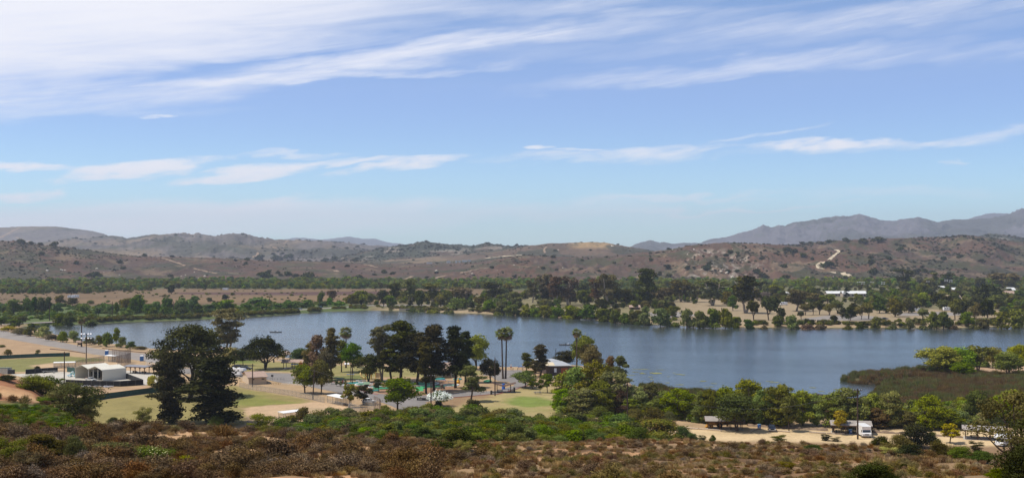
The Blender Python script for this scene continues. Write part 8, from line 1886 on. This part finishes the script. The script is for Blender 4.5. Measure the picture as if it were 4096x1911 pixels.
BO = [(189, 1085, 16), (245, 1083, 18), (260, 1081, 11), (387, 1077, 15), (399, 1100, 7), (478, 1100, 9), (345, 1127, 9), (437, 1127, 7), (175, 1123, 7), (140, 1133, 8), (64, 1116, 8), (457, 1083, 8), (819, 1104, 12), (794, 1112, 7), (884, 1111, 9), (850, 1125, 6), (726, 1106, 9), (778, 1089, 8), (742, 1100, 7), (415, 1090, 6), (1889, 1096, 12), (1880, 1092, 6), (1864, 1098, 6), (2251, 1073, 8), (2155, 1068, 8),
 (2449, 985, 14), (2233, 1003, 10), (2056, 1061, 8), (1745, 1085, 16), (1788, 1120, 10), (2883, 1087, 18), (2908, 1096, 16), (2929, 1108, 20), (2775, 1000, 12), (2840, 1012, 10), (2890, 1078, 9), (2750, 1018, 9), (3053, 1096, 10), (2930, 999, 5), (3334, 1108, 8), (3240, 1110, 8), (1990, 1083, 5), (2690, 1000, 6), (2676, 1009, 5)]
for k_, (q, lab) in enumerate(autolabel([(a, b_, w_) for a, b_, w_ in BO], 'pale boulder on the hillside', HL)):
    hh = hit(q[0], q[1])
    if hh is None: continue
    p_, _h = hh; s = q[2] * p_.y / F / 1.9; o = add('boulder', RK[k_ % 4], None, M_rock, label=lab, category='boulder', group='pale boulders on the hills'); o.location = p_; o.scale = (s, s * .9, s * .95); o.rotation_euler = (0, 0, k_ * 1.3)
# ---------------------------------------------------------------- shrubs of the near slope
def near(kind, leaf, px, base, top, w, label, ymin=60, y=None, group=None, **kw):
    p, hh = near_point(px, base, top, ymin, y); return plant(kind, leaf, p - Vector((0, 0, .1)), hh * 1.05, w * p.y / F * 1.08, label, group, **kw)
for (k, lf, px, b_, t_, w_, lab), (p, hh) in zip(NR, NP):
    o = plant(k, lf, p - Vector((0, 0, .1)), hh * 1.05, w_ * p.y / F * (1.3 if px in YD else 1.08), lab)
    if 'cream flowers' in lab or 'yellow flowers' in lab:
        V = TREES[k][0]; q = leaf_cloud(rand_lobes(5, 14, V[3] * .75, .8, V[2] - .5, .6, 'dome'), 900, .075, 9, fill=.0)
        q[0][:, 2] += .10; me = mesh_np('blossom', q[0], np.arange(len(q[0])), np.full(900, 4)); tone_attr(me, q[1]); add('blossom', me, o, LEAF['bloom'] if 'cream' in lab else LEAF['ochre'])
mk('neartree', 1, 8, 3.6, 1.2, 26, .85, 6500, .13, 'round', .16, 3, .2, 9, fill=.4); KN['neartree'] = 'broadleaf_tree'
near('neartree', 'olive', 4080, 1905, 1575, 300, 'airy grey green tree close by at the right edge')
near('neartree', 'dark', 4175, 1935, 1640, 230, 'dark tree behind the airy one, cut by the right edge')
# green thicket at the foot of the slope, shrub by shrub
gn = random.Random(12); IT = []
for i in range(92):
    px = 1140 + (2570 - 1140) * ((i + gn.uniform(-.4, .4)) / 92); top_ = float(np.interp(px, [1140, 1300, 1450, 1560, 1760, 1950, 2150, 2330, 2420, 2570], [1648, 1645, 1636, 1640, 1622, 1640, 1655, 1655, 1640, 1690]))
    j = gn.random(); base = top_ + 34 + j * 56; hgt = gn.uniform(34, 58); lf = gn.choice(['green', 'green', 'olive', 'olive', 'shore', 'olive', 'green']); IT.append((px, base, (base - hgt, gn.uniform(55, 105), lf, gn.choice(['shrub', 'fine', 'fine']))))
CL = {'green': 'bright green', 'olive': 'olive', 'shore': 'soft green'}
for lf in CL:
    for q, lab in autolabel([a for a in IT if a[2][2] == lf], CL[lf] + ' shrub of the thicket,', [(1180, 'the bottom dugout'), (1590, 'the large round green tree'), (1758, 'the white flowering bush'), (1890, 'the drooping tree'), (2120, 'the bright lawn patch'), (2510, 'the crossarm pole')]):
        near(q[2][3], lf, q[0], q[1], q[2][0], q[2][1], lab, 120, group='shrubs of the green thicket')
